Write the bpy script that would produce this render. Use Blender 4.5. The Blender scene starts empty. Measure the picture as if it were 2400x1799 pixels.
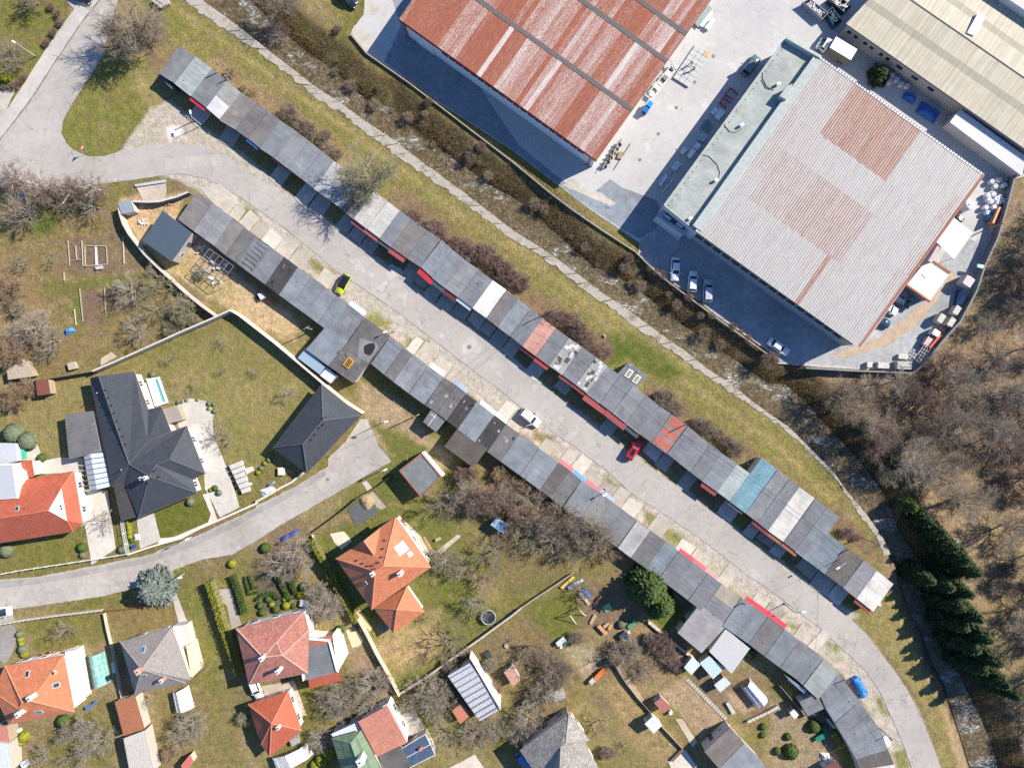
import bpy,math,random
import numpy as np
from mathutils import Vector,Matrix
random.seed(7)
rng=np.random.default_rng(11)
sc=bpy.context.scene
R=math.radians
# ---------------------------------------------------------------- camera, sky, sun, exposure
H=138.7
PPM=12.0
cam=bpy.data.cameras.new('camera');camo=bpy.data.objects.new('camera',cam)
sc.collection.objects.link(camo);camo.location=(0,0,H)
cam.sensor_width=36.0;cam.lens=36.0*H/200.0;cam.clip_end=3000;cam.clip_start=1
sc.camera=camo
SUN_AZ=math.atan2(.905,.425);SUN_EL=R(37.5)
world=bpy.data.worlds.new('World');sc.world=world;world.use_nodes=True
wn=world.node_tree.nodes;bg=wn['Background']
sky=wn.new('ShaderNodeTexSky');sky.sky_type='NISHITA';sky.sun_disc=False
sky.sun_elevation=SUN_EL;sky.sun_rotation=SUN_AZ;sky.altitude=2000;sky.air_density=1.0;sky.dust_density=0;sky.ozone_density=7.0
world.node_tree.links.new(sky.outputs[0],bg.inputs[0]);bg.inputs[1].default_value=.125
sun=bpy.data.lights.new('sun','SUN');sun.energy=5.0;sun.angle=R(.5);sun.color=(1,.91,.79)
suno=bpy.data.objects.new('sun',sun);sc.collection.objects.link(suno)
sd_=Vector((math.cos(SUN_EL)*math.sin(SUN_AZ),math.cos(SUN_EL)*math.cos(SUN_AZ),math.sin(SUN_EL)))
suno.rotation_euler=sd_.to_track_quat('Z','Y').to_euler();suno.location=sd_*200
vs=sc.view_settings;vs.view_transform='Standard';vs.look='None';vs.exposure=.78;vs.gamma=1
sc.cycles.use_denoising=False;sc.cycles.max_bounces=5;sc.cycles.transparent_max_bounces=6
# ---------------------------------------------------------------- helpers
COL=sc.collection
CX,CY=1200.0,899.5
TX={'a':0,'b':600,'c':1200,'d':1800};TY={'0':0,'1':450,'2':900,'3':1349}
def W(t,x,y,h=0.0):
 """a point read off the photograph (tile t) at height h above the street -> world x, y"""
 if t=='F':sx,sy=x*2400/2212,y*2400/2212
 elif t=='S':sx,sy=x,y
 else:sx,sy=TX[t[0]]+x/3.685,TY[t[1]]+y/3.685
 k=(1-h/H)/PPM
 return((sx-CX)*k,(CY-sy)*k)
def WL(t,pts,h=0.0):return[W(t,p[0],p[1],h)for p in pts]
def W3(t,x,y,h):a=W(t,x,y,h);return(a[0],a[1],h)
def lin(r,g,b):
 f=lambda c:(c/255/12.92)if c<=10 else((c/255+.055)/1.055)**2.4
 return(f(r),f(g),f(b))
def lerp(a,b,t):return tuple(a[i]+(b[i]-a[i])*t for i in range(len(a)))
def tag(o,label=None,cat=None,group=None,kind=None):
 if label:o['label']=label
 if cat:o['category']=cat
 if group:o['group']=group
 if kind:o['kind']=kind
 return o
def thing(name,label,cat,loc=(0,0,0),group=None,rz=0.0):
 o=bpy.data.objects.new(name,None);COL.objects.link(o);o.location=loc;o.rotation_euler=(0,0,rz)
 o.empty_display_size=.2
 return tag(o,label,cat,group)
class MB:
 def __init__(s):s.v=[];s.f=[];s.axis=None;s.m=[]
 def face(s,pts,mi=0):
  n=len(s.v);s.v+=[tuple(p)for p in pts];s.f.append(tuple(range(n,n+len(pts))));s.m.append(mi);return s
 def mesh(s,verts,faces,mi=0):
  n=len(s.v);s.v+=[tuple(p)for p in verts];s.f+=[tuple(i+n for i in f)for f in faces];s.m+=[mi]*len(faces);return s
 def prism(s,poly,z0,z1,mi=0,bottom=False):
  """poly: xy list; z1 may be a list of heights"""
  a=sum(poly[i][0]*poly[(i+1)%len(poly)][1]-poly[(i+1)%len(poly)][0]*poly[i][1]for i in range(len(poly)))
  z1=z1 if isinstance(z1,(list,tuple))else[z1]*len(poly)
  if a<0:poly=poly[::-1];z1=list(z1)[::-1]
  n=len(poly);vs_=[(p[0],p[1],z0)for p in poly]+[(p[0],p[1],z)for p,z in zip(poly,z1)]
  fs=[tuple(range(n,2*n))]+[(i,(i+1)%n,n+(i+1)%n,n+i)for i in range(n)]
  if bottom:fs.append(tuple(range(n-1,-1,-1)))
  return s.mesh(vs_,fs,mi)
 def box(s,c,d,rz=0.0,mi=0):
  """centre of the base, full sizes, turn about z"""
  ca,sa=math.cos(rz),math.sin(rz);hx,hy=d[0]/2,d[1]/2
  P=[(c[0]+x*ca-y*sa,c[1]+x*sa+y*ca)for x,y in((-hx,-hy),(hx,-hy),(hx,hy),(-hx,hy))]
  return s.prism(P,c[2],c[2]+d[2],mi,True)
 def tube(s,p0,p1,r0,r1=None,n=6,cap=True,mi=0):
  r1=r0 if r1 is None else r1
  p0,p1=Vector(p0),Vector(p1);d=p1-p0
  if d.length<1e-6:return s
  d.normalize();u=d.orthogonal().normalized();w=d.cross(u)
  vs_=[]
  for p,r in((p0,r0),(p1,r1)):
   vs_+=[p+(u*math.cos(2*math.pi*k/n)+w*math.sin(2*math.pi*k/n))*r for k in range(n)]
  fs=[(k,(k+1)%n,n+(k+1)%n,n+k)for k in range(n)]
  if cap:fs+=[tuple(range(n-1,-1,-1)),tuple(range(n,2*n))]
  return s.mesh(vs_,fs,mi)
 def path(s,pts,r,n=5,mi=0):
  for a,b in zip(pts,pts[1:]):s.tube(a,b,r,r,n,True,mi)
  return s
 def lathe(s,c,prof,n=12,mi=0):
  """prof: list of (radius, z)"""
  vs_=[];fs=[]
  for r,z in prof:
   vs_+=[(c[0]+r*math.cos(2*math.pi*k/n),c[1]+r*math.sin(2*math.pi*k/n),c[2]+z)for k in range(n)]
  for i in range(len(prof)-1):
   for k in range(n):fs.append((i*n+k,i*n+(k+1)%n,(i+1)*n+(k+1)%n,(i+1)*n+k))
  fs.append(tuple(range((len(prof)-1)*n,len(prof)*n)))
  return s.mesh(vs_,fs,mi)
 def make(s,name,off=(0,0,0),smooth=False):
  me=bpy.data.meshes.new(name)
  V=np.array(s.v,dtype=np.float64).reshape(-1,3)-np.array(off)
  me.from_pydata(V.tolist(),[],s.f)
  me.polygons.foreach_set('material_index',s.m)
  if smooth:me.polygons.foreach_set('use_smooth',[True]*len(s.f))
  uv=me.uv_layers.new(name='UVMap');me.update()
  nl=len(me.loops);li=np.empty(nl,int);me.loops.foreach_get('vertex_index',li)
  pn=np.empty(len(me.polygons)*3);me.polygons.foreach_get('normal',pn);pn=pn.reshape(-1,3)
  lt=np.empty(len(me.polygons),int);me.polygons.foreach_get('loop_total',lt)
  N=np.repeat(pn,lt,axis=0)
  ax=np.array(s.axis if s.axis is not None else(1,0),float);ax=ax/(np.linalg.norm(ax)+1e-9)
  U=np.stack([-N[:,1],N[:,0],np.zeros(nl)],1);L=np.linalg.norm(U,axis=1)
  flat=L<.02;U[flat]=(ax[0],ax[1],0);L[flat]=1
  if s.axis is not None:
   g=L<.25;U[g]=(ax[0],ax[1],0);L[g]=1
  U=U/L[:,None];Vv=np.cross(N,U)
  P=V[li]+np.array(off)
  me.uv_layers[0].data.foreach_set('uv',np.stack([(P*U).sum(1),(P*Vv).sum(1)],1).ravel())
  return me
 def build(s,name,mat,parent=None,smooth=False,color=None,off=None,label=None,cat=None,group=None,kind=None):
  if off is None:
   off=(0,0,0);q=parent
   while q is not None:
    if q.name in OFF:off=OFF[q.name];break
    q=q.parent
  me=s.make(name,off,smooth)
  for m in(mat if isinstance(mat,(list,tuple))else[mat]):me.materials.append(m)
  o=bpy.data.objects.new(name,me);COL.objects.link(o)
  if parent is not None:
   o.parent=parent
  if color is not None:o.color=(*color[:3],color[3]if len(color)>3 else 1.0)
  return tag(o,label,cat,group,kind)
OFF={}
def root(name,label,cat,loc,group=None):
 """a thing whose parts are given in world coordinates"""
 o=thing(name,label,cat,loc,group);OFF[o.name]=tuple(loc);return o
def copy_tree(o,parent=None):
 c=o.copy();COL.objects.link(c);c.parent=parent
 for ch in o.children:copy_tree(ch,c)
 return c
def centroid(pts):return(sum(p[0]for p in pts)/len(pts),sum(p[1]for p in pts)/len(pts))
def inset(poly,d):
 """move every edge of an xy polygon inwards by d (list or number)"""
 n=len(poly);a=sum(poly[i][0]*poly[(i+1)%n][1]-poly[(i+1)%n][0]*poly[i][1]for i in range(n))
 sgn=1 if a>0 else-1;out=[]
 ds=d if isinstance(d,(list,tuple))else[d]*n
 for i in range(n):
  p0,p1,p2=Vector(poly[i-1]),Vector(poly[i]),Vector(poly[(i+1)%n])
  e0=(p1-p0).normalized();e1=(p2-p1).normalized()
  n0=Vector((-e0.y,e0.x))*sgn;n1=Vector((-e1.y,e1.x))*sgn
  A=p0+n0*ds[i-1];B=p1+n1*ds[i]
  den=e0.x*e1.y-e0.y*e1.x
  if abs(den)<.05:out.append(tuple(p1+n0*ds[i-1]));continue
  t=((B.x-A.x)*e1.y-(B.y-A.y)*e1.x)/den
  out.append(tuple(A+e0*t))
 return out
 # ---------------------------------------------------------------- materials
class NT:
 def __init__(s,name):
  s.m=bpy.data.materials.new(name);s.m.use_nodes=True;s.t=s.m.node_tree;s.t.nodes.clear()
  s.out=s.t.nodes.new('ShaderNodeOutputMaterial');s.b=s.t.nodes.new('ShaderNodeBsdfPrincipled')
  s.t.links.new(s.b.outputs[0],s.out.inputs[0]);s._pos=None
 def n(s,k,**kw):
  o=s.t.nodes.new('ShaderNode'+k)
  for a,v in kw.items():setattr(o,a,v)
  return o
 def l(s,a,b):s.t.links.new(a,b)
 def pos(s):
  if s._pos is None:s._pos=s.n('NewGeometry').outputs['Position']
  return s._pos
 def uv(s):return s.n('UVMap').outputs[0]
 def obj(s):return s.n('TexCoord').outputs['Object']
 def ocol(s):return s.n('ObjectInfo').outputs['Color']
 def orand(s):return s.n('ObjectInfo').outputs['Random']
 def mapping(s,vec,scale=(1,1,1),rot=(0,0,0),loc=(0,0,0)):
  m=s.n('Mapping');s.l(vec,m.inputs[0]);m.inputs[3].default_value=scale;m.inputs[2].default_value=rot;m.inputs[1].default_value=loc;return m.outputs[0]
 def noise(s,scale,detail=4,rough=.6,vec=None,dist=0.0,dim='3D',w=None):
  o=s.n('TexNoise');o.noise_dimensions=dim;o.inputs['Scale'].default_value=scale;o.inputs['Detail'].default_value=min(detail,4)
  o.inputs['Roughness'].default_value=rough;o.inputs['Distortion'].default_value=dist
  s.l(vec if vec is not None else s.pos(),o.inputs['Vector'])
  if w is not None:s.l(w,o.inputs['W'])
  return o.outputs['Fac']
 def ramp(s,fac,stops,interp='LINEAR'):
  r=s.n('ValToRGB');r.color_ramp.interpolation=interp;e=r.color_ramp.elements
  while len(e)<len(stops):e.new(.5)
  for i,(p,c)in enumerate(stops):
   e[i].position=p;e[i].color=(c,c,c,1)if isinstance(c,(int,float))else(*c[:3],1)
  s.l(fac,r.inputs[0]);return r.outputs[0]
 def mix(s,fac,a,b,mode='MIX'):
  o=s.n('Mix',data_type='RGBA',blend_type=mode);o.clamp_result=False
  for k,v in((0,fac),(6,a),(7,b)):
   sock=o.inputs[k]
   if hasattr(v,'is_linked'):s.l(v,sock)
   elif isinstance(v,(int,float)):sock.default_value=v if k==0 else(v,v,v,1)
   else:sock.default_value=(*v[:3],1)
  return o.outputs[2]
 def math(s,op,a,b=0.0,c=None):
  o=s.n('Math',operation=op)
  for k,v in((0,a),(1,b),(2,c)):
   if v is None:continue
   if hasattr(v,'is_linked'):s.l(v,o.inputs[k])
   else:o.inputs[k].default_value=v
  return o.outputs[0]
 def sep(s,vec):
  o=s.n('SeparateXYZ');s.l(vec,o.inputs[0]);return o.outputs
 def bump(s,h,strength=.3,dist=.05):
  o=s.n('Bump');o.inputs['Strength'].default_value=strength;o.inputs['Distance'].default_value=dist
  s.l(h,o.inputs['Height']);s.l(o.outputs[0],s.b.inputs['Normal'])
 def set(s,col=None,rough=None,metal=None,spec=None,**kw):
  for k,v in(('Base Color',col),('Roughness',rough),('Metallic',metal),('Specular IOR Level',spec)):
   if v is None:continue
   i=s.b.inputs[k]
   if hasattr(v,'is_linked'):s.l(v,i)
   elif isinstance(v,(tuple,list)):i.default_value=(*v[:3],1)
   else:i.default_value=v
  return s.m
MC={}
def plain(name,col,rough=.8,var=.2,scale=2.0,bump=.15,metal=0.0,spec=.3,usecol=False):
 if name in MC:return MC[name]
 n=NT(name);a=n.noise(scale,5,.65);b=n.noise(scale*9,3,.6)
 f=n.math('ADD',n.math('MULTIPLY',a,.7),n.math('MULTIPLY',b,.3))
 k=n.ramp(f,[(.3,1-var),(.7,1+var)])
 c=n.mix(1.0,n.ocol()if usecol else col,k,'MULTIPLY');n.set(c,rough,metal,spec)
 if bump:n.bump(b,bump,.03)
 MC[name]=n.m;return n.m
def felt():
 """roofing felt: own colour from the object, strip seams, stains, worn patches"""
 n=NT('roof_felt');uv=n.uv();x,y,z=n.sep(uv)
 w=n.noise(.6,3,.6);vv=n.math('ADD',y,n.math('MULTIPLY',w,.18));vv=n.math('ADD',vv,n.math('MULTIPLY',n.orand(),5.0))
 fr=n.math('FRACT',n.math('MULTIPLY',vv,1.05))
 seam=n.math('MULTIPLY',n.math('LESS_THAN',fr,.07),n.ramp(n.noise(1.1,3),[(.40,.05),(.62,1.0)]))
 band=n.n('TexWhiteNoise',noise_dimensions='1D');n.l(n.math('FLOOR',n.math('MULTIPLY',vv,1.05)),band.inputs['W'])
 st=n.ramp(n.noise(.35,6,.7),[(.3,.78),(.7,1.22)])
 gr=n.ramp(n.noise(14,3,.7),[(.3,.80),(.7,1.2)])
 streak=n.ramp(n.noise(1.0,5,.7,n.mapping(uv,(.5,6,1))),[(.35,.87),(.65,1.13)])
 c=n.mix(1,n.ocol(),st,'MULTIPLY');c=n.mix(1,c,gr,'MULTIPLY');c=n.mix(1,c,streak,'MULTIPLY')
 c=n.mix(1,c,n.ramp(band.outputs[0],[(0,.96),(1,1.04)]),'MULTIPLY')
 c=n.mix(n.math('MULTIPLY',seam,.15),c,(.02,.02,.022))
 worn=n.ramp(n.noise(.9,7,.75),[(.62,0),(.72,.35)]);c=n.mix(worn,c,(.28,.27,.26))
 n.set(c,.85,0,.25);n.bump(n.noise(9,4),.4,.03);return n.m
def concrete(name,col,crack=.5,var=.22,patch=True,stain=.4):
 n=NT(name);big=n.noise(.09,5,.6);mid=n.noise(.9,6,.7);fine=n.noise(9,3,.7)
 k=n.ramp(big,[(.3,1-var),(.7,1+var)]);c=n.mix(1,col,k,'MULTIPLY')
 c=n.mix(1,c,n.ramp(mid,[(.3,1-var*.7),(.7,1+var*.7)]),'MULTIPLY');c=n.mix(1,c,n.ramp(fine,[(.3,.9),(.7,1.1)]),'MULTIPLY')
 if stain:c=n.mix(n.ramp(n.noise(.4,6,.75,dist=1.0),[(.56,0),(.74,stain)]),c,tuple(v*.55 for v in col))
 if patch:c=n.mix(n.ramp(n.noise(.25,4,.7,n.mapping(n.pos(),loc=(31,7,0))),[(.60,0),(.66,.45)]),c,tuple(min(.8,v*1.35)for v in col))
 if crack:
  v=n.n('TexVoronoi',feature='DISTANCE_TO_EDGE');v.inputs['Scale'].default_value=.22
  dv=n.n('VectorMath',operation='ADD');n.l(n.pos(),dv.inputs[0])
  nz=n.n('TexNoise');nz.inputs['Scale'].default_value=.8;nz.inputs['Detail'].default_value=5;n.l(n.pos(),nz.inputs[0])
  sv=n.n('VectorMath',operation='SCALE');n.l(nz.outputs['Color'],sv.inputs[0]);sv.inputs['Scale'].default_value=2.6;n.l(sv.outputs[0],dv.inputs[1])
  n.l(dv.outputs[0],v.inputs['Vector'])
  cr=n.math('MULTIPLY',n.math('LESS_THAN',v.outputs['Distance'],.012),n.ramp(n.noise(.35,3),[(.45,0),(.6,1)]))
  c=n.mix(n.math('MULTIPLY',cr,crack),c,tuple(v_*.3 for v_ in col))
 n.set(c,.9,0,.25);n.bump(fine,.25,.02);return n.m
def tiles(name,col,row=.36,colw=.3,var=.2,lichen=None,lic=.5):
 n=NT(name);uv=n.uv();x,y,z=n.sep(uv)
 fr=n.math('FRACT',n.math('DIVIDE',y,row));wx=n.math('SINE',n.math('MULTIPLY',x,2*math.pi/colw))
 hgt=n.math('ADD',n.math('MULTIPLY',fr,-1.0),n.math('MULTIPLY',wx,.35))
 k=n.ramp(n.noise(.5,6,.7),[(.3,1-var),(.7,1+var)]);c=n.mix(1,col,k,'MULTIPLY')
 cell=n.n('TexWhiteNoise',noise_dimensions='2D')
 cb=n.n('CombineXYZ');n.l(n.math('FLOOR',n.math('DIVIDE',x,colw)),cb.inputs[0]);n.l(n.math('FLOOR',n.math('DIVIDE',y,row)),cb.inputs[1]);n.l(cb.outputs[0],cell.inputs['Vector'])
 c=n.mix(1,c,n.ramp(cell.outputs[0],[(0,.86),(1,1.14)]),'MULTIPLY')
 c=n.mix(n.math('MULTIPLY',n.math('GREATER_THAN',fr,.80),.45),c,tuple(v*.35 for v in col))
 c=n.mix(n.math('MULTIPLY',n.math('LESS_THAN',wx,-.6),.25),c,tuple(v*.4 for v in col))
 if lichen:c=n.mix(n.ramp(n.noise(2.2,7,.8),[(.52,0),(.64,lic)]),c,lichen)
 n.set(c,.7,0,.35);n.bump(hgt,.5,.06);return n.m
def sheetmetal(name,rustcol,cleancol,pitch=.25,rib=.5):
 """trapezoid sheet; the object's colour red = how rusty (0..1)"""
 n=NT(name);ob=n.obj();x,y,z=n.sep(ob);oc=n.sep(n.ocol())
 rx=n.math('ADD',x,n.math('MULTIPLY',n.orand(),37.0));cb=n.n('CombineXYZ');n.l(rx,cb.inputs[0]);n.l(y,cb.inputs[1]);n.l(n.math('MULTIPLY',n.orand(),91.0),cb.inputs[2])
 v=cb.outputs[0]
 streak=n.noise(1,4,.7,n.mapping(v,(3.5,.12,1)));sp=n.noise(1,4,.85,n.mapping(v,(9,2.6,1)))
 tri=n.math('ABSOLUTE',n.math('SUBTRACT',n.math('FRACT',n.math('ADD',n.math('MULTIPLY',x,1/pitch),.25)),.5))
 f=n.math('ADD',n.math('MULTIPLY',streak,.28),n.math('MULTIPLY',sp,.72));f=n.math('ADD',f,n.math('MULTIPLY',n.math('SUBTRACT',tri,.25),rib))
 th=n.math('SUBTRACT',.80,n.math('MULTIPLY',oc[0],.55))
 d=n.math('MULTIPLY',n.math('SUBTRACT',f,th),9.0);dc=n.math('MINIMUM',n.math('MAXIMUM',d,0),1)
 rc=n.ramp(n.noise(1,5,.7,n.mapping(v,(5,.8,1))),[(.3,tuple(c*.62 for c in rustcol)),(.55,rustcol),(.75,tuple(min(1,c*1.45)for c in rustcol))])
 cc=n.mix(1,cleancol,n.ramp(n.noise(1,5,.7,n.mapping(v,(3,.5,1))),[(.3,.82),(.7,1.1)]),'MULTIPLY')
 lap=n.math('LESS_THAN',n.math('FRACT',n.math('MULTIPLY',x,1/pitch)),.16)
 c=n.mix(dc,cc,rc);c=n.mix(n.math('MULTIPLY',lap,.42),c,(.05,.045,.045))
 n.set(c,.6,0,.4);n.bump(n.noise(6,3),.1,.02);return n.m
def glass(name='window_glass',col=(.02,.03,.04)):
 if name in MC:return MC[name]
 n=NT(name);n.set(n.mix(n.ramp(n.noise(.7,3),[(.4,0),(.6,1)]),col,tuple(c*1.8 for c in col)),.06,0,.7);MC[name]=n.m;return n.m
MT={}
MT['felt']=felt()
MT['paint']=plain('painted_object',None,.45,.10,3,.05,usecol=True)
MT['rough']=plain('weathered_object',None,.85,.25,2.5,.3,usecol=True)
MT['plaster']=plain('render_plaster',None,.9,.10,1.2,.15,usecol=True)
MT['metal']=plain('galvanised_metal',(.42,.43,.44),.4,.15,4,.05,metal=.6)
MT['dark']=plain('dark_metal',(.03,.03,.032),.5,.15,4,.05)
MT['white']=plain('white_paint',(.78,.78,.77),.5,.06,2,.05)
MT['conc']=concrete('concrete_pale',(.42,.385,.33),.3)
MT['conc_wall']=concrete('concrete_wall',(.34,.325,.28),.3,.3)
def mossy():
 n=NT('mossy_channel_concrete');a=n.noise(.5,6,.75);b=n.noise(3.5,6,.8)
 c=n.mix(n.ramp(b,[(.3,0),(.7,1)]),(.26,.24,.195),(.50,.465,.40));c=n.mix(n.ramp(n.math('ADD',n.math('MULTIPLY',a,.6),n.math('MULTIPLY',b,.4)),[(.52,0),(.60,.75)]),c,(.17,.14,.075));n.set(c,.95,0,.15);n.bump(b,.8,.12);return n.m
MT['mossy']=mossy()
MT['glass']=glass()
MT['wood']=plain('weathered_wood',(.30,.22,.14),.85,.3,5,.3)
MT['rubber']=plain('tyre_rubber',(.02,.02,.02),.8,.1,5,.1)
# ================================================================ terrain, creek, roads
def dens(poly,step=1.0,jit=0.0,closed=True):
 out=[];n=len(poly)
 for i in range(n if closed else n-1):
  a,b=poly[i],poly[(i+1)%n];L=math.dist(a,b);k=max(1,int(L/step))
  for j in range(k):
   t=j/k;out.append((a[0]+(b[0]-a[0])*t+random.uniform(-jit,jit),a[1]+(b[1]-a[1])*t+random.uniform(-jit,jit)))
 return out
def smooth_line(pts,k=2):
 for _ in range(k):
  q=[pts[0]]
  for a,b in zip(pts,pts[1:]):q+=[lerp(a,b,.25),lerp(a,b,.75)]
  q.append(pts[-1]);pts=q
 return pts
WZ=-2.1
wallO=WL('a0',[(1450,-120),(1580,0),(1800,170),(2000,290),(2211,440)])+WL('b0',[(250,620),(480,820),(640,920),(900,1110),(1130,1290),(1400,1480),(1680,1658)])+WL('c1',[(0,410),(240,550),(440,700),(720,920),(960,1080),(1100,1190),(1340,1340),(1500,1460),(1790,1658)])+WL('d2',[(0,290),(110,350),(240,480),(330,560),(450,680),(560,790),(620,860),(650,930),(700,1000),(780,1110),(870,1220),(960,1360),(1000,1480)])
wallI=WL('a0',[(1610,-120),(1740,0),(1900,110),(2050,220),(2211,350)])+WL('b0',[(280,570),(500,740),(760,910),(960,1060),(1180,1200),(1420,1390),(1790,1658)])+WL('c1',[(0,325),(300,515),(480,640),(760,855),(1000,1015),(1300,1235),(1500,1375),(1700,1535),(1890,1658)])+WL('d2',[(40,280),(160,350),(290,475),(400,590),(520,710),(610,810),(660,900),(730,975),(830,1100),(910,1200),(1000,1340),(1060,1470)])
creekW=wallI+WL('d3',[(1120,-80),(1180,100),(1260,330),(1370,520),(1440,740),(1560,960),(1650,1250),(1700,1400),(1780,1658),(1850,1900)],-.5)
creekN=WL('a0',[(1900,-250),(2211,60)],WZ)+WL('b0',[(200,240),(430,440),(680,610),(800,730),(950,860),(1160,930),(1280,1050),(1520,1230),(1800,1440),(2000,1590),(2211,1700)],WZ)+WL('c1',[(150,150),(430,400),(700,640),(1000,780),(1200,930),(1450,1130),(1700,1300),(1900,1430),(2211,1650)],WZ)+WL('d2',[(150,0),(330,150),(450,300),(600,450),(740,600),(900,800),(1040,1000),(1120,1250),(1250,1450),(1350,1560)],WZ)+WL('d3',[(1400,80),(1480,330),(1560,620),(1700,950),(1820,1200),(1930,1450),(1990,1658),(2060,1900)],WZ)
waterP=creekW+creekN[::-1]
def sdist(P,poly,closed=True):
 """signed distance of points P (n,2) to a polygon, negative inside"""
 A=np.array(poly,float);B=np.roll(A,-1,0)
 if not closed:A,B=A[:-1],B[:-1]
 d=np.full(len(P),1e9);ins=np.zeros(len(P),bool)
 for a,b in zip(A,B):
  e=b-a;w=P-a;t=np.clip((w@e)/(e@e+1e-12),0,1)
  d=np.minimum(d,np.hypot(*(w-t[:,None]*e).T))
  if closed:
   c=(a[1]>P[:,1])!=(b[1]>P[:,1])
   xi=a[0]+(P[:,1]-a[1])/(e[1]+(1e-12 if e[1]==0 else 0))*e[0]
   ins^=c&(P[:,0]<xi)
 return np.where(ins,-d,d)if closed else d
southP=creekW+[(120,-160),(-160,-160),(-160,120),(creekW[0][0],120)]
def terrain(P):
 z=np.zeros(len(P));bb_=np.array(waterP);lo_,hi_=bb_.min(0)-7,bb_.max(0)+7
 if len(P)>100:
  I=np.nonzero((P[:,0]>lo_[0])&(P[:,0]<hi_[0])&(P[:,1]>lo_[1])&(P[:,1]<hi_[1])&(np.abs(P[:,1]+.715*P[:,0]-19)<45))[0]
  if len(I)<len(P):z[I]=terrain_(P[I]);return z
 return terrain_(P)
def terrain_(P):
 d=sdist(P,waterP);south=sdist(P,southP)<0
 nb=-2.35*(1-np.clip((d-.1)/4.6,0,1)**.8);sb=-2.35*(1-np.clip((d+.15)/.5,0,1))
 east=np.clip((P[:,0]-66)/8,0,1)*np.clip((-P[:,1]-34)/8,0,1)
 sb2=-2.35*(1-np.clip((d+.1)/3.2,0,1))
 z=np.where(south,sb*(1-east)+sb2*east,nb);z=np.where(d<-.15,-2.35,z)
 return z
def vnoise(P,s,seed=0):
 Q=P*s+seed*17.3;I=np.floor(Q).astype(int);Fr=Q-I;Fr=Fr*Fr*(3-2*Fr)
 h=lambda i,j:(np.sin(i*127.1+j*311.7+seed*7.7)*43758.5453)%1.0
 a=h(I[:,0],I[:,1]);b=h(I[:,0]+1,I[:,1]);c=h(I[:,0],I[:,1]+1);d=h(I[:,0]+1,I[:,1]+1)
 return(a*(1-Fr[:,0])+b*Fr[:,0])*(1-Fr[:,1])+(c*(1-Fr[:,0])+d*Fr[:,0])*Fr[:,1]
def fbm(P,s,seed=0):return(vnoise(P,s,seed)*.5+vnoise(P,s*2.1,seed+1)*.3+vnoise(P,s*4.3,seed+2)*.2)
gx=np.concatenate([np.linspace(-600,-112,14)[:-1],np.arange(-112,112.01,.4),np.linspace(112,600,14)[1:]])
gy=np.concatenate([np.linspace(-600,-86,14)[:-1],np.arange(-86,86.01,.4),np.linspace(86,600,14)[1:]])
GX,GY=np.meshgrid(gx,gy);P=np.stack([GX.ravel(),GY.ravel()],1);nx_,ny_=len(gx),len(gy)
Z=terrain(P)
Z+=(fbm(P,.5,3)-.5)*.06-.05
LAWN=(.142,.130,.040);DRY=(.205,.165,.078);STRAW=(.33,.255,.135);SOIL=(.165,.118,.078);DIRT=(.44,.38,.30)
LEAF=(.225,.165,.108);BANK=(.085,.068,.030);VERGE=(.172,.156,.052);SCRUB=(.165,.112,.075);GRAV=(.50,.46,.40)
C=np.tile(np.array(DRY),(len(P),1));TX_=np.full(len(P),.7)
def near(pts,m):
 A=np.array(pts);lo,hi=A.min(0)-m,A.max(0)+m
 return np.nonzero((P[:,0]>lo[0])&(P[:,0]<hi[0])&(P[:,1]>lo[1])&(P[:,1]<hi[1]))[0]
def blend(I,k,col,tex):
 k=k[:,None];C[I]=C[I]*(1-k)+np.array(col)*k
 if tex is not None:TX_[I]=TX_[I]*(1-k[:,0])+tex*k[:,0]
def zone(poly,col,soft=1.0,edge=1.2,tex=None,amt=1.0,seed=None):
 I=near(poly,soft+edge+.5);Q=P[I]
 d=sdist(Q,poly)+(fbm(Q,.35,seed or random.randint(1,99))-.5)*2*edge
 blend(I,np.clip(.5-d/(2*soft),0,1)*amt,col,tex)
def zline(pts,width,col,soft=.6,edge=.5,amt=1.0,tex=None):
 I=near(pts,width/2+soft+edge+.5);Q=P[I]
 d=sdist(Q,pts,False)-width/2+(fbm(Q,.6,random.randint(1,99))-.5)*2*edge
 blend(I,np.clip(.5-d/(2*soft),0,1)*amt,col,tex)
k=np.clip((fbm(P,.06,5)-.42)*5,0,1)[:,None];C[:]=C*(1-k)+np.array(LAWN)*k
k=np.clip((fbm(P,.11,9)-.55)*5,0,.7)[:,None];C[:]=C*(1-k)+np.array(SOIL)*k
S_=lambda pts:WL('S',pts)
zone(S_([(1790,850),(2160,860),(2260,720),(2400,400),(2700,300),(2700,2100),(2330,2100),(2240,1799),(2180,1600),(2110,1450),(2080,1330),(1990,1150),(1890,1010)]),LEAF,1.5,2,.9)
zone(S_([(2120,930),(2300,1000),(2340,1150),(2230,1280),(2150,1200),(2120,1050)]),(.26,.19,.11),3,4,.9,.7)
zone(S_([(2220,1200),(2400,1150),(2400,1500),(2330,1500)]),(.27,.20,.115),3,4,.9,.7)
zone(WL('d3',[(1700,100),(2300,0),(2300,1100),(2050,800)]),(.24,.19,.09),3,3,.8,.7)
zone(wallO+WL('d3',[(1000,60),(1150,200),(1000,300),(905,305)])+S_([(1800,1210),(1450,880),(1000,560),(600,270),(420,120),(350,30),(380,-40)]),VERGE,.8,1.0,1.0)
zline(WL('a0',[(1500,60),(2211,560)])+WL('b0',[(250,730),(900,1200),(1500,1658)])+WL('c1',[(300,700),(900,1200),(1400,1560)])+WL('d2',[(100,540),(450,900),(760,1200)]),.7,(.28,.215,.10),.7,.4,.8)
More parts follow.
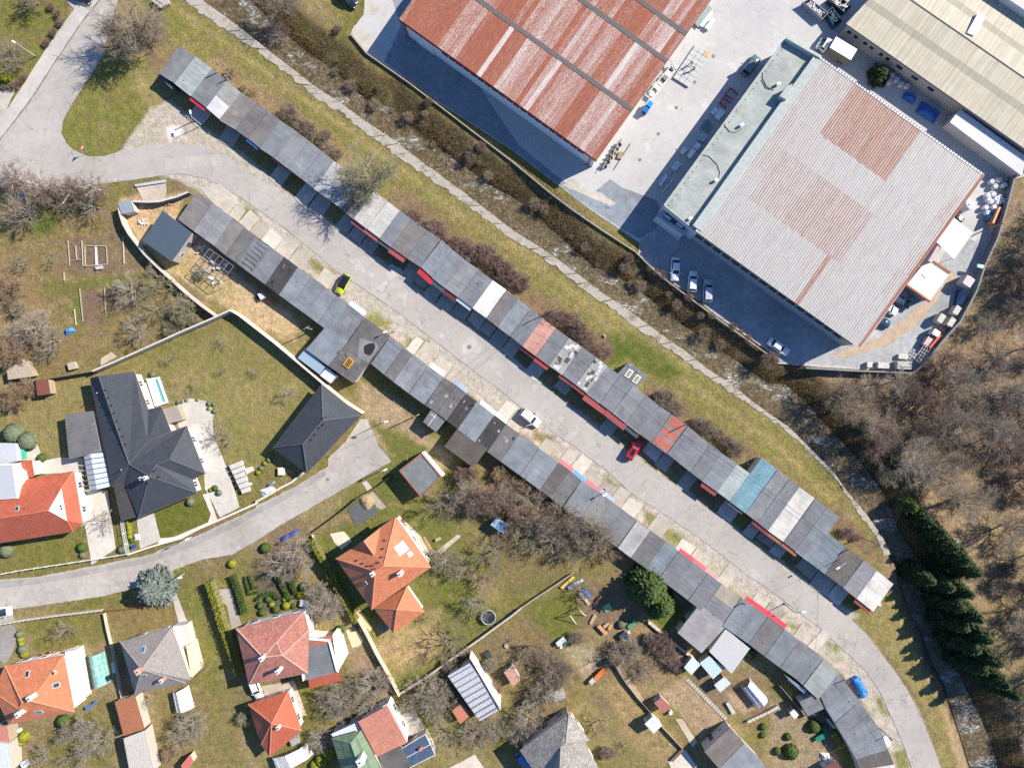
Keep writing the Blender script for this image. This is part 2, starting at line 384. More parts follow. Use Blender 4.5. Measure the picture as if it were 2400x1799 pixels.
zone(WL('c1',[(780,1250),(1050,1200),(1500,1560),(1300,1658),(1150,1560),(1000,1450),(800,1500)]),(.085,.105,.022),1,1,.4)
zline(WL('b0',[(300,540),(1000,1060),(1700,1560)])+WL('c1',[(300,620),(1000,1120),(1600,1560)]),1.6,(.30,.25,.10),1.2,.8,.55)
zone(WL('a0',[(900,520),(1250,520),(1330,760),(1390,880),(1250,1000),(1150,1150),(1050,1290),(900,1350),(760,1350),(640,1300),(560,1220),(530,1120),(560,1000),(700,760)]),(.15,.145,.040),.4,.3,.8)
zone(WL('a0',[(0,-60),(600,-60),(560,120),(500,250),(330,500),(200,700),(0,760)]),(.135,.132,.036),.8,.6,.8)
zone(WL('a0',[(1170,460),(1400,860),(1280,960),(1150,700)]),STRAW,1,.8,.6,.5)
zline(WL('a0',[(1900,560),(2211,830)])+WL('b0',[(200,940),(420,1120),(760,1370)]),4.2,(.20,.145,.085),1.0,.8,.85,.8)
zline(WL('b1',[(1250,100),(1800,500),(2211,830)])+WL('c1',[(150,950),(500,1180),(750,1360)]),5.0,SCRUB,1.2,1,.9,.8)
zline(WL('c2',[(1200,60),(1700,420),(2050,650)])+WL('d2',[(700,1250),(900,1500)]),3.5,SCRUB,1.0,1,.85,.8)
zline(creekN,10.5,(.082,.064,.032),1.2,1,1.0,1.0)
zline(WL('b0',[(0,-20),(400,280),(800,560),(1150,830)]),4,(.13,.105,.04),1.2,1,.8)
zone(WL('c1',[(720,650),(900,660),(1010,800),(870,830)]),(.28,.2,.09),.6,.6)
zone(waterP,(.07,.055,.03),.4,.2,.5)
midP=WL('a0',[(1050,1300),(1150,1150),(1300,950),(1450,870),(1800,1120),(2211,1420)])+WL('b1',[(200,-60),(800,380),(1500,900),(2211,1420)])+WL('c2',[(500,180),(1200,690),(1700,1060),(2211,1450)])+WL('d3',[(300,20),(560,230),(800,330),(960,620),(1120,830),(1240,1010),(1340,1220),(1500,1658),(1600,1900)])+WL('d3',[(1160,1900),(1085,1640),(1000,1400),(870,1180),(640,850),(400,640),(0,360)])+WL('c2',[(1700,1640),(1000,1110),(400,660),(0,370)])+WL('b1',[(1720,1660),(1150,1240),(600,810),(0,370)])+WL('a1',[(2000,220),(1700,-10)])+WL('a0',[(1550,1560),(1050,1450)])
zone(midP,(.37,.338,.29),.3,.3,.05)
for t,pts in(('b1',[(440,560),(700,700),(640,800),(520,700)]),('b1',[(980,1020),(1180,1130),(1150,1200),(950,1110)]),('b1',[(1300,1250),(1490,1280),(1420,1360),(1300,1320)]),('c2',[(190,400),(400,430),(300,560),(190,480)]),('c2',[(800,780),(1050,950),(980,980),(820,850)]),('c2',[(1120,1050),(1480,1340),(1400,1390),(1180,1230)]),('c2',[(1130,640),(1280,740),(1240,760),(1140,680)]),('c2',[(1300,770),(1480,880),(1420,910),(1290,810)]),('c2',[(1640,1030),(1720,1080),(1650,1090)]),('d3',[(480,540),(600,600),(580,660),(500,600)]),('d3',[(930,1000),(1060,1220),(980,1190),(950,1100)]),('d3',[(150,380),(280,440),(230,470),(150,420)]),('a1',[(2120,130),(2211,150),(2211,330),(2050,230)]),('b1',[(0,200),(60,260),(40,380),(0,340)]),('b1',[(260,500),(380,470),(380,560),(300,560)]),('d3',[(1060,1520),(1200,1480),(1240,1700),(1130,1700)])):
 zone(WL(t,pts),(.17,.165,.05),.5,.7,.9,.9)
zone(WL('a0',[(1400,880),(1700,1080),(1900,1300),(1500,1235),(1200,1270),(1100,1280),(1200,1100),(1300,940)]),(.37,.325,.27),.5,.8,.3)
zone(WL('a0',[(1420,1090),(1560,1080),(1610,1190),(1450,1200)]),(.62,.58,.53),.5,.5,.2)
zone(S_([(0,480),(240,470),(290,520),(330,620),(500,740),(220,865),(0,900)]),(.175,.135,.060),1,1,.9)
for q in([(90,570),(250,550),(290,620),(280,645),(130,640),(160,570)],[(250,500),(330,620),(310,640),(260,640)]):zone(S_(q),SOIL,.5,.4,.6,.85)
for q in([(160,560),(195,555),(200,625),(165,625)],[(200,578),(250,577),(255,622),(202,624)],[(190,672),(230,672),(245,760),(190,760)],[(245,670),(310,662),(325,720),(250,730)]):zone(S_(q),(.15,.105,.075),.2,.2,.4)
zline(S_([(40,688),(150,675),(330,650)]),2.2,(.12,.125,.035),.6,.5,.9,.5);zline(S_([(180,790),(182,680)]),1.3,(.12,.125,.035),.5,.4,.9,.5)
zone(S_([(60,500),(150,500),(110,550),(55,540)]),(.075,.10,.02),.8,.8)
zone(S_([(0,600),(70,640),(110,760),(90,870),(0,880)]),(.235,.16,.085),1.5,1.5,.9,.8)
zone(S_([(275,460),(430,455),(420,500),(560,650),(700,750),(690,800),(640,780),(540,725),(480,690),(400,640),(330,570),(290,520)]),(.40,.295,.175),.5,.6,.6)
zone(S_([(400,620),(520,640),(560,700),(490,700)]),(.30,.255,.11),1,1,.8,.7)
zone(S_([(240,870),(545,735),(740,905),(660,1100),(520,1100),(430,880)]),(.178,.158,.058),.3,.3,.35)
zone(S_([(300,820),(540,740),(560,760),(350,850)]),LAWN,.8,.8,.6,.6)
zone(S_([(430,880),(700,900),(620,1000),(500,980)]),(.22,.185,.075),2.5,3,.6,.6)
zone(S_([(360,1190),(490,1165),(490,1230),(370,1260)]),(.10,.112,.022),.3,.3,.4)
zone(S_([(0,1240),(200,1230),(195,1330),(0,1345)]),(.138,.130,.036),.4,.4,.5)
zone(S_([(0,890),(215,880),(230,960),(150,1080),(60,1080),(0,1010)]),(.195,.165,.066),.8,.8,.7)
zone(S_([(830,880),(930,940),(1060,1070),(1000,1130),(930,1100),(860,1000)]),(.30,.225,.14),.8,.8,.6)
zone(S_([(870,990),(960,1020),(1030,1070),(900,1200),(780,1200),(920,1080)]),(.118,.125,.033),.8,.8,.6)
zone(S_([(740,1260),(960,1150),(1180,1250),(1450,1420),(1230,1430),(930,1630),(840,1450),(730,1300)]),(.118,.124,.032),1,1,.6)
zone(S_([(890,1470),(1030,1440),(1010,1540),(930,1580),(880,1530)]),(.33,.24,.115),2,1.6,.7)
zone(S_([(1090,1330),(1170,1350),(1180,1420),(1110,1390)]),(.30,.22,.11),1.5,1.5,.7,.8)
zone(S_([(1150,1150),(1400,1250),(1440,1330),(1200,1420),(1130,1320)]),(.155,.125,.055),2,2.5,.9,.8)
zone(S_([(1010,1150),(1140,1130),(1200,1260),(1100,1290)]),(.165,.135,.06),2,2,.9,.7)
zone(WL('c3',[(100,280),(530,130),(620,330),(540,520),(390,590),(250,460)]),(.118,.120,.030),.3,.3,.25)
zone(WL('c3',[(1200,380),(1420,200),(1500,280),(1370,480),(1250,420)]),(.10,.112,.025),.3,.3,.3)
zone(WL('c3',[(550,150),(760,60),(1150,300),(1000,470),(700,480),(620,300)]),SOIL,.8,.8,.6)
zone(WL('c3',[(380,600),(900,520),(1300,450),(1550,700),(1450,870),(1280,1000),(1000,800),(800,700),(700,880),(520,780)]),(.20,.148,.085),1,1,.8)
zone(WL('c3',[(450,640),(700,600),(780,740),(620,880)]),(.33,.28,.19),1,.8,.7,.8)
zone(WL('c3',[(1290,1000),(1500,870),(1840,1240),(1620,1410)]),(.29,.215,.135),.3,.3,.8)
zone(WL('c3',[(760,930),(1000,800),(1480,1490),(1290,1658),(1000,1400)]),(.24,.18,.085),1.2,1,.9)
zone(WL('c3',[(0,300),(100,300),(560,900),(480,1150),(0,1400)]),(.165,.125,.06),1.5,1.2,.9)
zone(WL('c3',[(1840,970),(2100,1150),(2000,1200),(1850,1050)]),(.31,.225,.15),.3,.3,.8)
zone(WL('b3',[(0,-60),(350,-60),(250,330),(0,350)]),(.10,.085,.06),.8,.5,.6)
zone(WL('b3',[(760,600),(900,600),(1200,1040),(1000,1060),(860,900)]),(.23,.165,.11),.8,.8,.8)
zone(WL('b3',[(380,950),(850,830),(1100,1060),(440,1230)]),(.138,.130,.036),.8,.8,.6)
zone(WL('b3',[(1230,1040),(1600,820),(1850,1300),(1500,1400),(1250,1150)]),(.14,.13,.040),.8,.8,.7)
zone(WL('a3',[(200,380),(900,330),(950,560),(600,650),(280,660)]),(.142,.133,.040),.6,.5,.6)
zone(WL('a3',[(900,320),(1500,180),(1530,380),(1060,580)]),(.175,.135,.055),.4,.4,.6)
zone(WL('a3',[(1560,190),(1760,60),(1960,800),(1760,900),(1680,500)]),(.140,.138,.040),.6,.5,.6)
zone(WL('a3',[(650,640),(930,620),(1050,1060),(800,1100)]),(.205,.155,.085),.6,.5,.7)
zone(WL('a3',[(500,1250),(1000,1050),(1000,1658),(150,1658)]),(.135,.125,.042),1,1,.8)
zone(WL('a3',[(1350,1050),(2050,950),(2100,1658),(1400,1658)]),(.165,.138,.055),1,1,.8)
zone(WL('d3',[(720,380),(900,300),(1100,150),(1180,200),(1300,700),(1450,1050),(1650,1658),(1500,1658),(1330,1200),(1100,830),(900,560)]),(.215,.175,.072),.4,.5,.8)
zone(WL('d3',[(0,1000),(300,1200),(650,1658),(0,1700)]),(.24,.185,.115),.6,.8,.7)
zline(WL('d3',[(980,620),(1200,950),(1330,1150),(1440,1450)]),.5,(.11,.08,.045),.4,.3,.8)
C*=np.array([1.13,1.11,1.13])
gm=bpy.data.meshes.new('ground');nv=len(P)
V=np.stack([P[:,0],P[:,1],Z],1)
ii=np.arange(nx_*ny_).reshape(ny_,nx_);q=np.stack([ii[:-1,:-1],ii[:-1,1:],ii[1:,1:],ii[1:,:-1]],-1).reshape(-1,4)
gm.vertices.add(nv);gm.vertices.foreach_set('co',V.ravel());gm.loops.add(q.size);gm.loops.foreach_set('vertex_index',q.ravel().astype(np.int32))
gm.polygons.add(len(q));gm.polygons.foreach_set('loop_start',np.arange(0,q.size,4,dtype=np.int32));gm.polygons.foreach_set('loop_total',np.full(len(q),4,dtype=np.int32))
gm.polygons.foreach_set('use_smooth',np.ones(len(q),bool));gm.update(calc_edges=True)
ca=gm.color_attributes.new('soil_colour','FLOAT_COLOR','POINT');ca.data.foreach_set('color',np.concatenate([C,TX_[:,None]],1).ravel().astype(np.float32))
def ground_mat():
 n=NT('ground_cover');at=n.n('Attribute',attribute_name='soil_colour');c=at.outputs['Color'];tx=at.outputs['Alpha']
 big=n.noise(.16,5,.65);mid=n.noise(.9,6,.72);fin=n.noise(3.2,5,.8);vf=n.noise(9,3,.8)
 c=n.mix(n.ramp(big,[(.45,0),(.68,.55)]),c,n.mix(1,c,(.74,.92,.60),'MULTIPLY'))
 c=n.mix(n.ramp(n.noise(.45,5,.7,n.mapping(n.pos(),loc=(50,3,9))),[(.50,0),(.70,.6)]),c,n.mix(1,c,(1.42,1.25,1.10),'MULTIPLY'))
 c=n.mix(n.math('MULTIPLY',n.ramp(n.noise(.28,6,.72,n.mapping(n.pos(),loc=(7,90,4))),[(.54,0),(.65,.5)]),tx),c,(.31,.245,.13))
 c=n.mix(n.math('MULTIPLY',n.ramp(n.noise(.42,6,.75,n.mapping(n.pos(),loc=(77,20,1))),[(.53,0),(.64,.62)]),tx),c,(.185,.128,.08))
 k1=n.ramp(mid,[(.25,.68),(.75,1.34)]);k2=n.ramp(fin,[(.28,.42),(.5,.98),(.72,1.6)]);k3=n.ramp(vf,[(.3,.68),(.7,1.32)])
 c1=n.mix(1,c,k1,'MULTIPLY');c2=n.mix(1,n.mix(1,c1,k2,'MULTIPLY'),k3,'MULTIPLY')
 c=n.mix(n.math('ADD',n.math('MULTIPLY',tx,.82),.10),c1,c2)
 tuft=n.math('MULTIPLY',n.ramp(n.noise(1.7,4,.8,n.mapping(n.pos(),loc=(9,40,2))),[(.60,0),(.68,.6)]),tx)
 c=n.mix(tuft,c,n.mix(1,c,(.42,.66,.30),'MULTIPLY'))
 n.set(c,.95,0,.1);n.bump(n.math('ADD',n.math('MULTIPLY',fin,.7),n.math('MULTIPLY',mid,1.0)),.9,.25);return n.m
gm.materials.append(ground_mat())
ground=bpy.data.objects.new('ground',gm);COL.objects.link(ground);tag(ground,kind='structure')
def gz(x,y):return float(terrain(np.array([[x,y]]))[0])-.03
# ---- water
def water_mat():
 n=NT('creek_water');p=n.pos()
 bed=n.ramp(n.noise(1.3,7,.8),[(.3,(.045,.034,.016)),(.5,(.10,.077,.040)),(.68,(.21,.17,.10))])
 spk=n.n('TexVoronoi');spk.inputs['Scale'].default_value=2.4;n.l(p,spk.inputs['Vector'])
 bed=n.mix(n.ramp(spk.outputs['Distance'],[(.0,.4),(.2,0)]),bed,(.24,.21,.16))
 foam=n.math('MULTIPLY',n.ramp(n.noise(.22,4,.6,n.mapping(p,rot=(0,0,.64),scale=(.8,1.6,1))),[(.54,0),(.63,1)]),n.ramp(n.noise(3.0,6,.85,n.mapping(p,rot=(0,0,.64),scale=(.5,1.5,1))),[(.50,0),(.60,1)]))
 c=n.mix(n.math('MULTIPLY',foam,.85),bed,(.62,.68,.70))
 n.set(c,n.ramp(foam,[(0,.22),(1,.6)]),0,.35);n.bump(n.noise(1.6,5,.7,n.mapping(p,rot=(0,0,.64),scale=(.6,1.6,1))),.55,.12);return n.m
m=MB();m.face([(x,y,WZ)for x,y in waterP]);tag(m.build('creek_water',water_mat()),kind='structure')
# ---- concrete channel wall along the south bank, cast in bays
wm=MT['mossy'];LO=smooth_line(wallO,1);LI=smooth_line(wallI,1)
def resample(pts,n):
 L=[0]
 for a,b in zip(pts,pts[1:]):L.append(L[-1]+math.dist(a,b))
 out=[]
 for k in range(n+1):
  d=L[-1]*k/n;i=max(j for j in range(len(L))if L[j]<=d+1e-9);i=min(i,len(pts)-2)
  t=(d-L[i])/max(1e-9,L[i+1]-L[i]);out.append(lerp(pts[i],pts[i+1],min(1,t)))
 return out
NW=62;RO,RI=resample(wallO,NW),resample(wallI,NW)
cw=root('channel_wall','long pale concrete wall lining the creek beside the grass strip','retaining wall',(RO[NW//2][0],RO[NW//2][1],0))
for k in range(NW):
 g=.02;a,b=lerp(RO[k],RO[k+1],g),lerp(RO[k],RO[k+1],1-g);c,d=lerp(RI[k],RI[k+1],1-g),lerp(RI[k],RI[k+1],g)
 z=random.uniform(.0,.07);n_=4
 if random.random()<.12:a=lerp(a,d,.25)
 e0=[lerp(a,b,i/n_)for i in range(n_+1)];e1=[lerp(c,d,i/n_)for i in range(n_+1)]
 poly=[(p[0]+random.uniform(-.3,.3),p[1]+random.uniform(-.3,.3))for p in e0[:-1]]+[b]+[(p[0]+random.uniform(-.05,.05),p[1]+random.uniform(-.05,.05))for p in e1]
 m=MB().prism(poly,-2.6,z);m.build('wall_bay',wm,cw)
 # ---- stones in the creek and foam-washed boulders
def rocks(pts,rad,name,mat,**kw):
 vs,fs=[],[]
 base=[(0,0,1),(.9,0,.2),(.3,.85,.25),(-.7,.55,.2),(-.72,-.5,.25),(.28,-.88,.2),(0,0,-.6)]
 F0=[(0,1,2),(0,2,3),(0,3,4),(0,4,5),(0,5,1),(6,2,1),(6,3,2),(6,4,3),(6,5,4),(6,1,5)]
 for(x,y,z),r in zip(pts,rad):
  a=random.random()*6.3;ca_,sa_=math.cos(a),math.sin(a);n0=len(vs);e=random.uniform(.6,1.4)
  for b in base:
   k=r*random.uniform(.75,1.2);X,Y=b[0]*k*e,b[1]*k;vs.append((x+X*ca_-Y*sa_,y+X*sa_+Y*ca_,z+b[2]*k*.7))
  fs+=[tuple(i+n0 for i in f)for f in F0]
 o=MB().mesh(vs,fs).build(name,mat);return tag(o,**kw)
Pw=[];bb=np.array(waterP);lo,hi=bb.min(0),bb.max(0)
while len(Pw)<2600:
 Q=rng.uniform(lo,hi,(20000,2));d=sdist(Q,waterP);Pw+=[tuple(q)for q in Q[(d<0)&(rng.random(20000)<np.clip(fbm(Q,.12,4)*2.4-.6,.12,1))]]
Pw=Pw[:2600]
stone_m=plain('creek_stone',(.17,.15,.115),.8,.6,1.5,.2)
rocks([(x,y,WZ-.02)for x,y in Pw],[random.uniform(.07,.2)*(1 if random.random()<.93 else 2.0)for _ in Pw],'creek_gravel',stone_m,kind='stuff',label='wet stones and pebbles scattered over the creek bed',cat='pebbles')
# ---- paved surfaces
def sheet(name,pts,z,mat,jit=.06,step=.8,color=None,label=None):
 m=MB();m.face([(x,y,z)for x,y in dens(pts,step,jit)])
 a=sum(pts[i][0]*pts[(i+1)%len(pts)][1]-pts[(i+1)%len(pts)][0]*pts[i][1]for i in range(len(pts)))
 if a<0:m.f[0]=m.f[0][::-1]
 o=m.build(name,mat,color=color);return tag(o,kind='structure')
asph=concrete('asphalt_worn',(.36,.338,.31),.5,.12,True,.35)
asph2=concrete('asphalt_street',(.37,.342,.31),.4,.18,True,.45)
yardm=concrete('yard_concrete',(.43,.425,.41),.25,.08,True,.2)
roadN=WL('a0',[(1060,-150),(1020,0),(960,200),(890,480),(750,700),(620,900),(540,1050),(530,1150),(570,1230),(640,1300),(760,1350),(900,1350),(1050,1300),(1200,1270),(1500,1235),(1750,1260),(1930,1320),(2211,1540)])+WL('b1',[(100,-80),(430,150),(700,340),(880,465),(1050,590),(1220,725),(1440,885),(1740,1085),(2000,1270),(2211,1420)])+WL('c2',[(260,-10),(500,190),(800,420),(1120,660),(1300,790),(1500,930),(1800,1160),(2211,1470)])+WL('d3',[(220,10),(360,100),(560,240),(720,380),(850,500),(960,640),(1100,830),(1220,1010),(1320,1220),(1420,1450),(1490,1658),(1560,1850)])
roadS=WL('a0',[(-300,1640),(0,1620),(400,1640),(700,1620),(900,1585),(1150,1555),(1430,1510),(1560,1500),(1750,1535),(1900,1600),(2100,1720)])+WL('b1',[(0,140),(240,305),(480,500),(700,690),(1000,880),(1280,1080),(1500,1250),(1750,1440),(1900,1560),(2100,1700)])+WL('c2',[(0,140),(330,400),(560,550),(830,760),(1060,960),(1400,1175),(1750,1425),(2020,1640)])+WL('d3',[(0,110),(250,300),(440,440),(600,590),(720,700),(850,830),(960,990),(1040,1160),(1120,1340),(1180,1480),(1240,1658),(1300,1850)])
sheet('road',roadN+roadS[::-1]+WL('a0',[(-300,1200),(0,1215),(260,880),(440,600),(700,210),(870,0),(960,-150)]),.012,asph)
sheet('pavement',WL('a0',[(780,-140),(690,20),(540,220),(310,560),(200,740),(60,950),(0,1040),(-300,1040),(-300,1195),(0,1205),(250,880),(430,600),(690,210),(860,0),(950,-150)]),.10,concrete('pavement_concrete',(.43,.405,.375),.3,.12,True,.3))
sheet('pavement',WL('a0',[(550,-20),(690,-20),(690,20),(640,80)]),.05,MT['conc'])
sheet('pavement',WL('a0',[(-300,800),(0,790),(130,770),(60,950),(0,1040),(-300,1040)]),.03,MT['conc'])
kerb=MB();kl=WL('a0',[(865,0),(695,210),(435,600),(255,880),(0,1210)]);kp=[]
for a,b in zip(kl,kl[1:]):kerb.tube((a[0],a[1],.06),(b[0],b[1],.06),.06,.06,4)
tag(kerb.build('kerb',plain('rusty_kerb',(.30,.22,.175),.9,.3,3,.3)),kind='structure')
yardP=S_([(860,-60),(852,35),(831,62),(822,79),(858,122),(882,138),(988,209),(1023,239),(1072,269),(1200,352),(1308,434),(1330,450),(1374,485),(1452,537),(1498,569),(1496,596),(1539,637),(1607,683),(1678,738),(1800,822),(1824,852),(1887,857),(1990,864),(2139,868),(2158,852),(2201,797),(2245,748),(2283,675),(2302,618),(2332,553),(2351,491),(2362,458),(2373,420),(2460,400),(2460,-60)])
sheet('yard',yardP,.012,yardm,.05)
aspd=concrete('yard_asphalt',(.215,.24,.265),.5,.22,True,.5)  # real asphalt, with extra blue painted in to deepen the hall's blue shade
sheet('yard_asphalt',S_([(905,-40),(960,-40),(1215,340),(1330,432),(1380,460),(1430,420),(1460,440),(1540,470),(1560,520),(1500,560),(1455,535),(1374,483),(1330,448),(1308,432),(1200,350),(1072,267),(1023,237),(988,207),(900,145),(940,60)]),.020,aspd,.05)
gravm=concrete('yard_gravel',(.32,.33,.335),0,.25,True,.5)
sheet('yard_gravel',S_([(1500,565),(1560,520),(1640,540),(1830,680),(2020,815),(2070,760),(2180,640),(2240,560),(2300,560),(2296,625),(2278,673),(2240,745),(2196,793),(2152,848),(2136,864),(1990,860),(1887,853),(1826,848),(1802,819),(1680,736),(1609,681),(1541,635),(1499,594)]),.024,gravm,.25)
sheet('dirt_track',WL('d1',[(1560,690),(1650,720),(1400,1000),(1250,1180),(1050,1320),(640,1440),(560,1400),(950,1260),(1150,1100),(1350,960),(1450,850)]),.030,plain('tracked_dirt',(.40,.31,.225),.95,.25,.8,.3),.3)
for t,p in(('b0',[(820,285),(850,220),(1030,330),(955,445)]),('b0',[(965,10),(1075,60),(1050,120),(930,130)]),('c0',[(430,1600),(530,1540),(640,1640),(760,1658),(900,1760),(850,1780)])):
 sheet('concrete_patch',WL(t,p),.036,MT['conc'],.04)
stP=S_([(-60,1368),(0,1357),(92,1350),(217,1326),(353,1299),(393,1280),(461,1255),(543,1217),(600,1190)])+WL('b2',[(0,1050),(300,905),(620,710),(620,640),(770,500),(960,300),(1000,390),(1060,530),(1170,670),(1000,760),(850,850),(450,1080),(250,1190),(0,1350)])+S_([(543,1299),(475,1310),(407,1335),(400,1360),(300,1381),(244,1396),(136,1412),(0,1432),(-60,1440)])
sheet('street',stP,.012,asph2,.08)
sheet('pavement',S_([(-60,1372),(0,1362),(92,1354),(217,1331),(353,1304),(393,1286),(461,1260),(543,1222),(600,1194)])+WL('b2',[(300,915),(600,735),(600,790),(300,970),(0,1130)])+S_([(600,1206),(545,1238),(463,1276),(393,1303),(353,1315),(217,1344),(92,1366),(0,1376),(-60,1386)]),.09,concrete('pavement_asphalt',(.30,.285,.265),.4,.2,True,.4),.05)
paved=[('a2',[(280,680),(530,630),(720,640),(720,900),(930,920),(1000,1420),(790,1560),(780,1470),(700,1050),(640,760),(290,780)],(.50,.465,.41)),('a2',[(1180,1150),(1330,1110),(1390,1350),(1210,1420)],(.44,.42,.38)),('a2',[(1500,160),(1650,120),(1790,150),(1850,230),(1840,300),(1840,430),(1990,790),(2070,1060),(1900,1150),(1770,900),(1760,740),(1620,400),(1540,370)],(.50,.475,.42)),('a2',[(1330,1120),(1380,1330),(1500,1320),(1800,1190),(1820,1120),(1750,950),(1800,940),(1880,1180),(1500,1360),(1370,1390)],(.60,.54,.46)),('a2',[(205,600),(320,510),(360,610),(290,670),(210,650)],(.45,.42,.36)),('a3',[(0,440),(110,410),(160,520),(100,680),(40,770),(0,720)],(.26,.24,.22)),('a3',[(-60,300),(90,290),(130,380),(0,420),(-60,420)],(.36,.34,.30)),('a3',[(1480,160),(1520,140),(1620,400),(1540,400)],(.45,.42,.36)),('a3',[(1840,130),(1990,100),(2090,430),(2000,460),(1960,260),(1880,180)],(.34,.32,.28)),('b3',[(0,960),(330,900),(440,1200),(380,1250),(280,1000),(0,1060)],(.46,.39,.32)),('b3',[(1190,1220),(1370,1150),(1470,1330),(1290,1400)],(.43,.40,.34)),('b3',[(1660,1658),(1890,1540),(2000,1700)],(.50,.45,.38)),('c3',[(1350,1600),(1500,1500),(1630,1700),(1400,1720)],(.50,.45,.38)),('b2',[(915,850),(955,830),(1005,895),(960,925)],(.42,.37,.32)),('b2',[(640,1290),(760,1270),(830,1350),(740,1430),(680,1370)],(.58,.49,.37)),('b2',[(970,950),(1010,925),(1125,1060),(1080,1085),(1040,1060)],(.34,.30,.25)),('b2',[(770,500),(900,300),(960,300),(980,370),(760,530)],(.42,.39,.34)),('b2',[(1550,1450),(1740,1295),(1775,1310),(1590,1470)],(.46,.40,.32)),('b2',[(1200,1150),(1300,1190),(1560,1450),(1500,1480),(1280,1260)],(.42,.36,.27)),('b3',[(775,470),(850,440),(930,560),(900,600),(830,620)],(.60,.48,.30)),('b3',[(860,310),(900,290),(1010,450),(980,480)],(.56,.42,.22)),('c3',[(1410,1230),(1470,1230),(1600,1430),(1560,1480)],(.44,.36,.27)),('c3',[(880,780),(930,760),(1150,1080),(1100,1080)],(.34,.26,.18)),('a0',[(1170,1600),(1430,1550),(1440,1658),(1400,1760),(1250,1760),(1200,1658)],(.46,.40,.33)),('a0',[(1720,1620),(1900,1590),(2050,1700),(2060,1760),(1880,1800)],(.46,.42,.36)),('a0',[(1425,1370),(1900,1330),(1930,1430),(1420,1470)],(.40,.37,.33)),('a1',[(870,1440),(960,1380),(1010,1420),(870,1500)],(.45,.38,.30))]
PV={}
for t,pts,c in paved:
 if c not in PV:PV[c]=concrete('paving',c,.3,.16,True,.4)
 sheet('paving',WL(t,pts),.022+.004*(len(PV)%4),PV[c],.04)
mh=plain('cast_iron_cover',(.20,.17,.16),.7,.2,6,.2)
for i,(t,x,y,r,where)in enumerate((('c0',1740,487,.34,'beside the panel slab near the rusty hall'),('c0',1578,710,.34,'just off the long side of the panel slab'),('c0',1420,930,.34,'midway between the blue bin and the shaded crates'),('c0',1265,1157,.34,'across the yard from the scaffold rack'),('c0',1105,1380,.34,'near the steel rack at the rusty hall corner'),('b0',1150,482,.32,'in the hall shadow close to the fence'),('b0',1258,538,.32,'in the hall shadow away from the fence'),('b2',620,822,.36,'in the side street pavement'))):
 m=MB().lathe((*W(t,x,y),.035),[(r,0),(r,.012),(r*.9,.016),(0.02,.016)],14);m.build('manhole_cover',mh,label='round iron manhole cover '+where,cat='manhole')
p=W('b1',1842,1337);MB().box((p[0],p[1],.02),(.75,.75,.03),.6).build('manhole_cover',mh,label='square iron manhole cover in the lane between the garages',cat='manhole')
wt=concrete('pale_patch',(.41,.385,.35),.2,.15,False,.2)
def blob(t,x,y,r,z,mat,name,sx=1.0,rz=0.0,n=22):
 ph=random.random()*6;c0=W(t,x,y);pts=[]
 for k in range(n):
  a=2*math.pi*k/n;rr=r*(1+.22*math.sin(3*a+ph)+.14*math.sin(5*a+ph*2)+random.uniform(-.08,.08));X,Y=rr*sx*math.cos(a),rr*math.sin(a)
  pts.append((c0[0]+X*math.cos(rz)-Y*math.sin(rz),c0[1]+X*math.sin(rz)+Y*math.cos(rz)))
 m=MB();m.face([(px_,py_,z)for px_,py_ in pts]);return tag(m.build(name,mat),kind='structure')
for t,x,y,r,sx,rz in(('b1',1860,1335,1.6,1.2,0),('b1',895,650,.8,1.6,-.6),('b1',1270,920,.7,2.0,-1.2),('b1',1090,820,.6,2,.9),('b1',2070,1490,1.0,1.2,.2),('b1',1190,690,1.3,1.3,.3),('c2',530,430,.6,1.2,0),('b1',1600,1237,.5,1,0),('b1',1000,720,.5,1.2,0),('b2',620,830,1.7,1.3,.6),('c2',420,290,.4,1.4,0),('b1',830,605,.4,1.6,-.8)):
 blob(t,x,y,r,.026,wt,'road_patch',sx,rz)
 # ================================================================ garage rows
ORD1='first second third fourth fifth sixth seventh eighth ninth tenth eleventh twelfth thirteenth fourteenth fifteenth sixteenth seventeenth eighteenth nineteenth'.split()
def ordinal(n):
 if n<20:return ORD1[n-1]
 t=['twenty','thirty','forty','fifty','sixty','seventy'][n//10-2]
 return(t[:-1]+'ieth')if n%10==0 else t+'-'+ORD1[n%10-1]
GH=2.95
FC={'dg':((.150,.161,.174),'dark grey'),'bg':((.175,.200,.222),'blue-grey'),'gg':((.31,.36,.35),'pale green-grey'),'tp':((.170,.155,.142),'taupe'),'dt':((.122,.116,.112),'dark taupe'),'lg':((.42,.41,.40),'light grey'),'pg':((.49,.48,.45),'pale concrete-grey'),'wh':((.66,.63,.57),'whitish'),'mg':((.215,.22,.232),'mid grey'),'bk':((.052,.050,.050),'black'),'pk':((.42,.225,.185),'pink'),'mo':((.30,.29,.275),'mottled'),'rg':((.175,.175,.18),'red-checked grey'),'tl':((.135,.245,.285),'teal'),'br':((.082,.068,.058),'dark brown'),'md':((.125,.118,.112),'streaked dark'),'rs':((.19,.185,.18),'rust-stained grey'),'tn':((.185,.195,.205),'tan-fronted grey'),'bl':((.15,.19,.225),'worn bluish'),'gn':((.27,.30,.285),'greenish grey')}
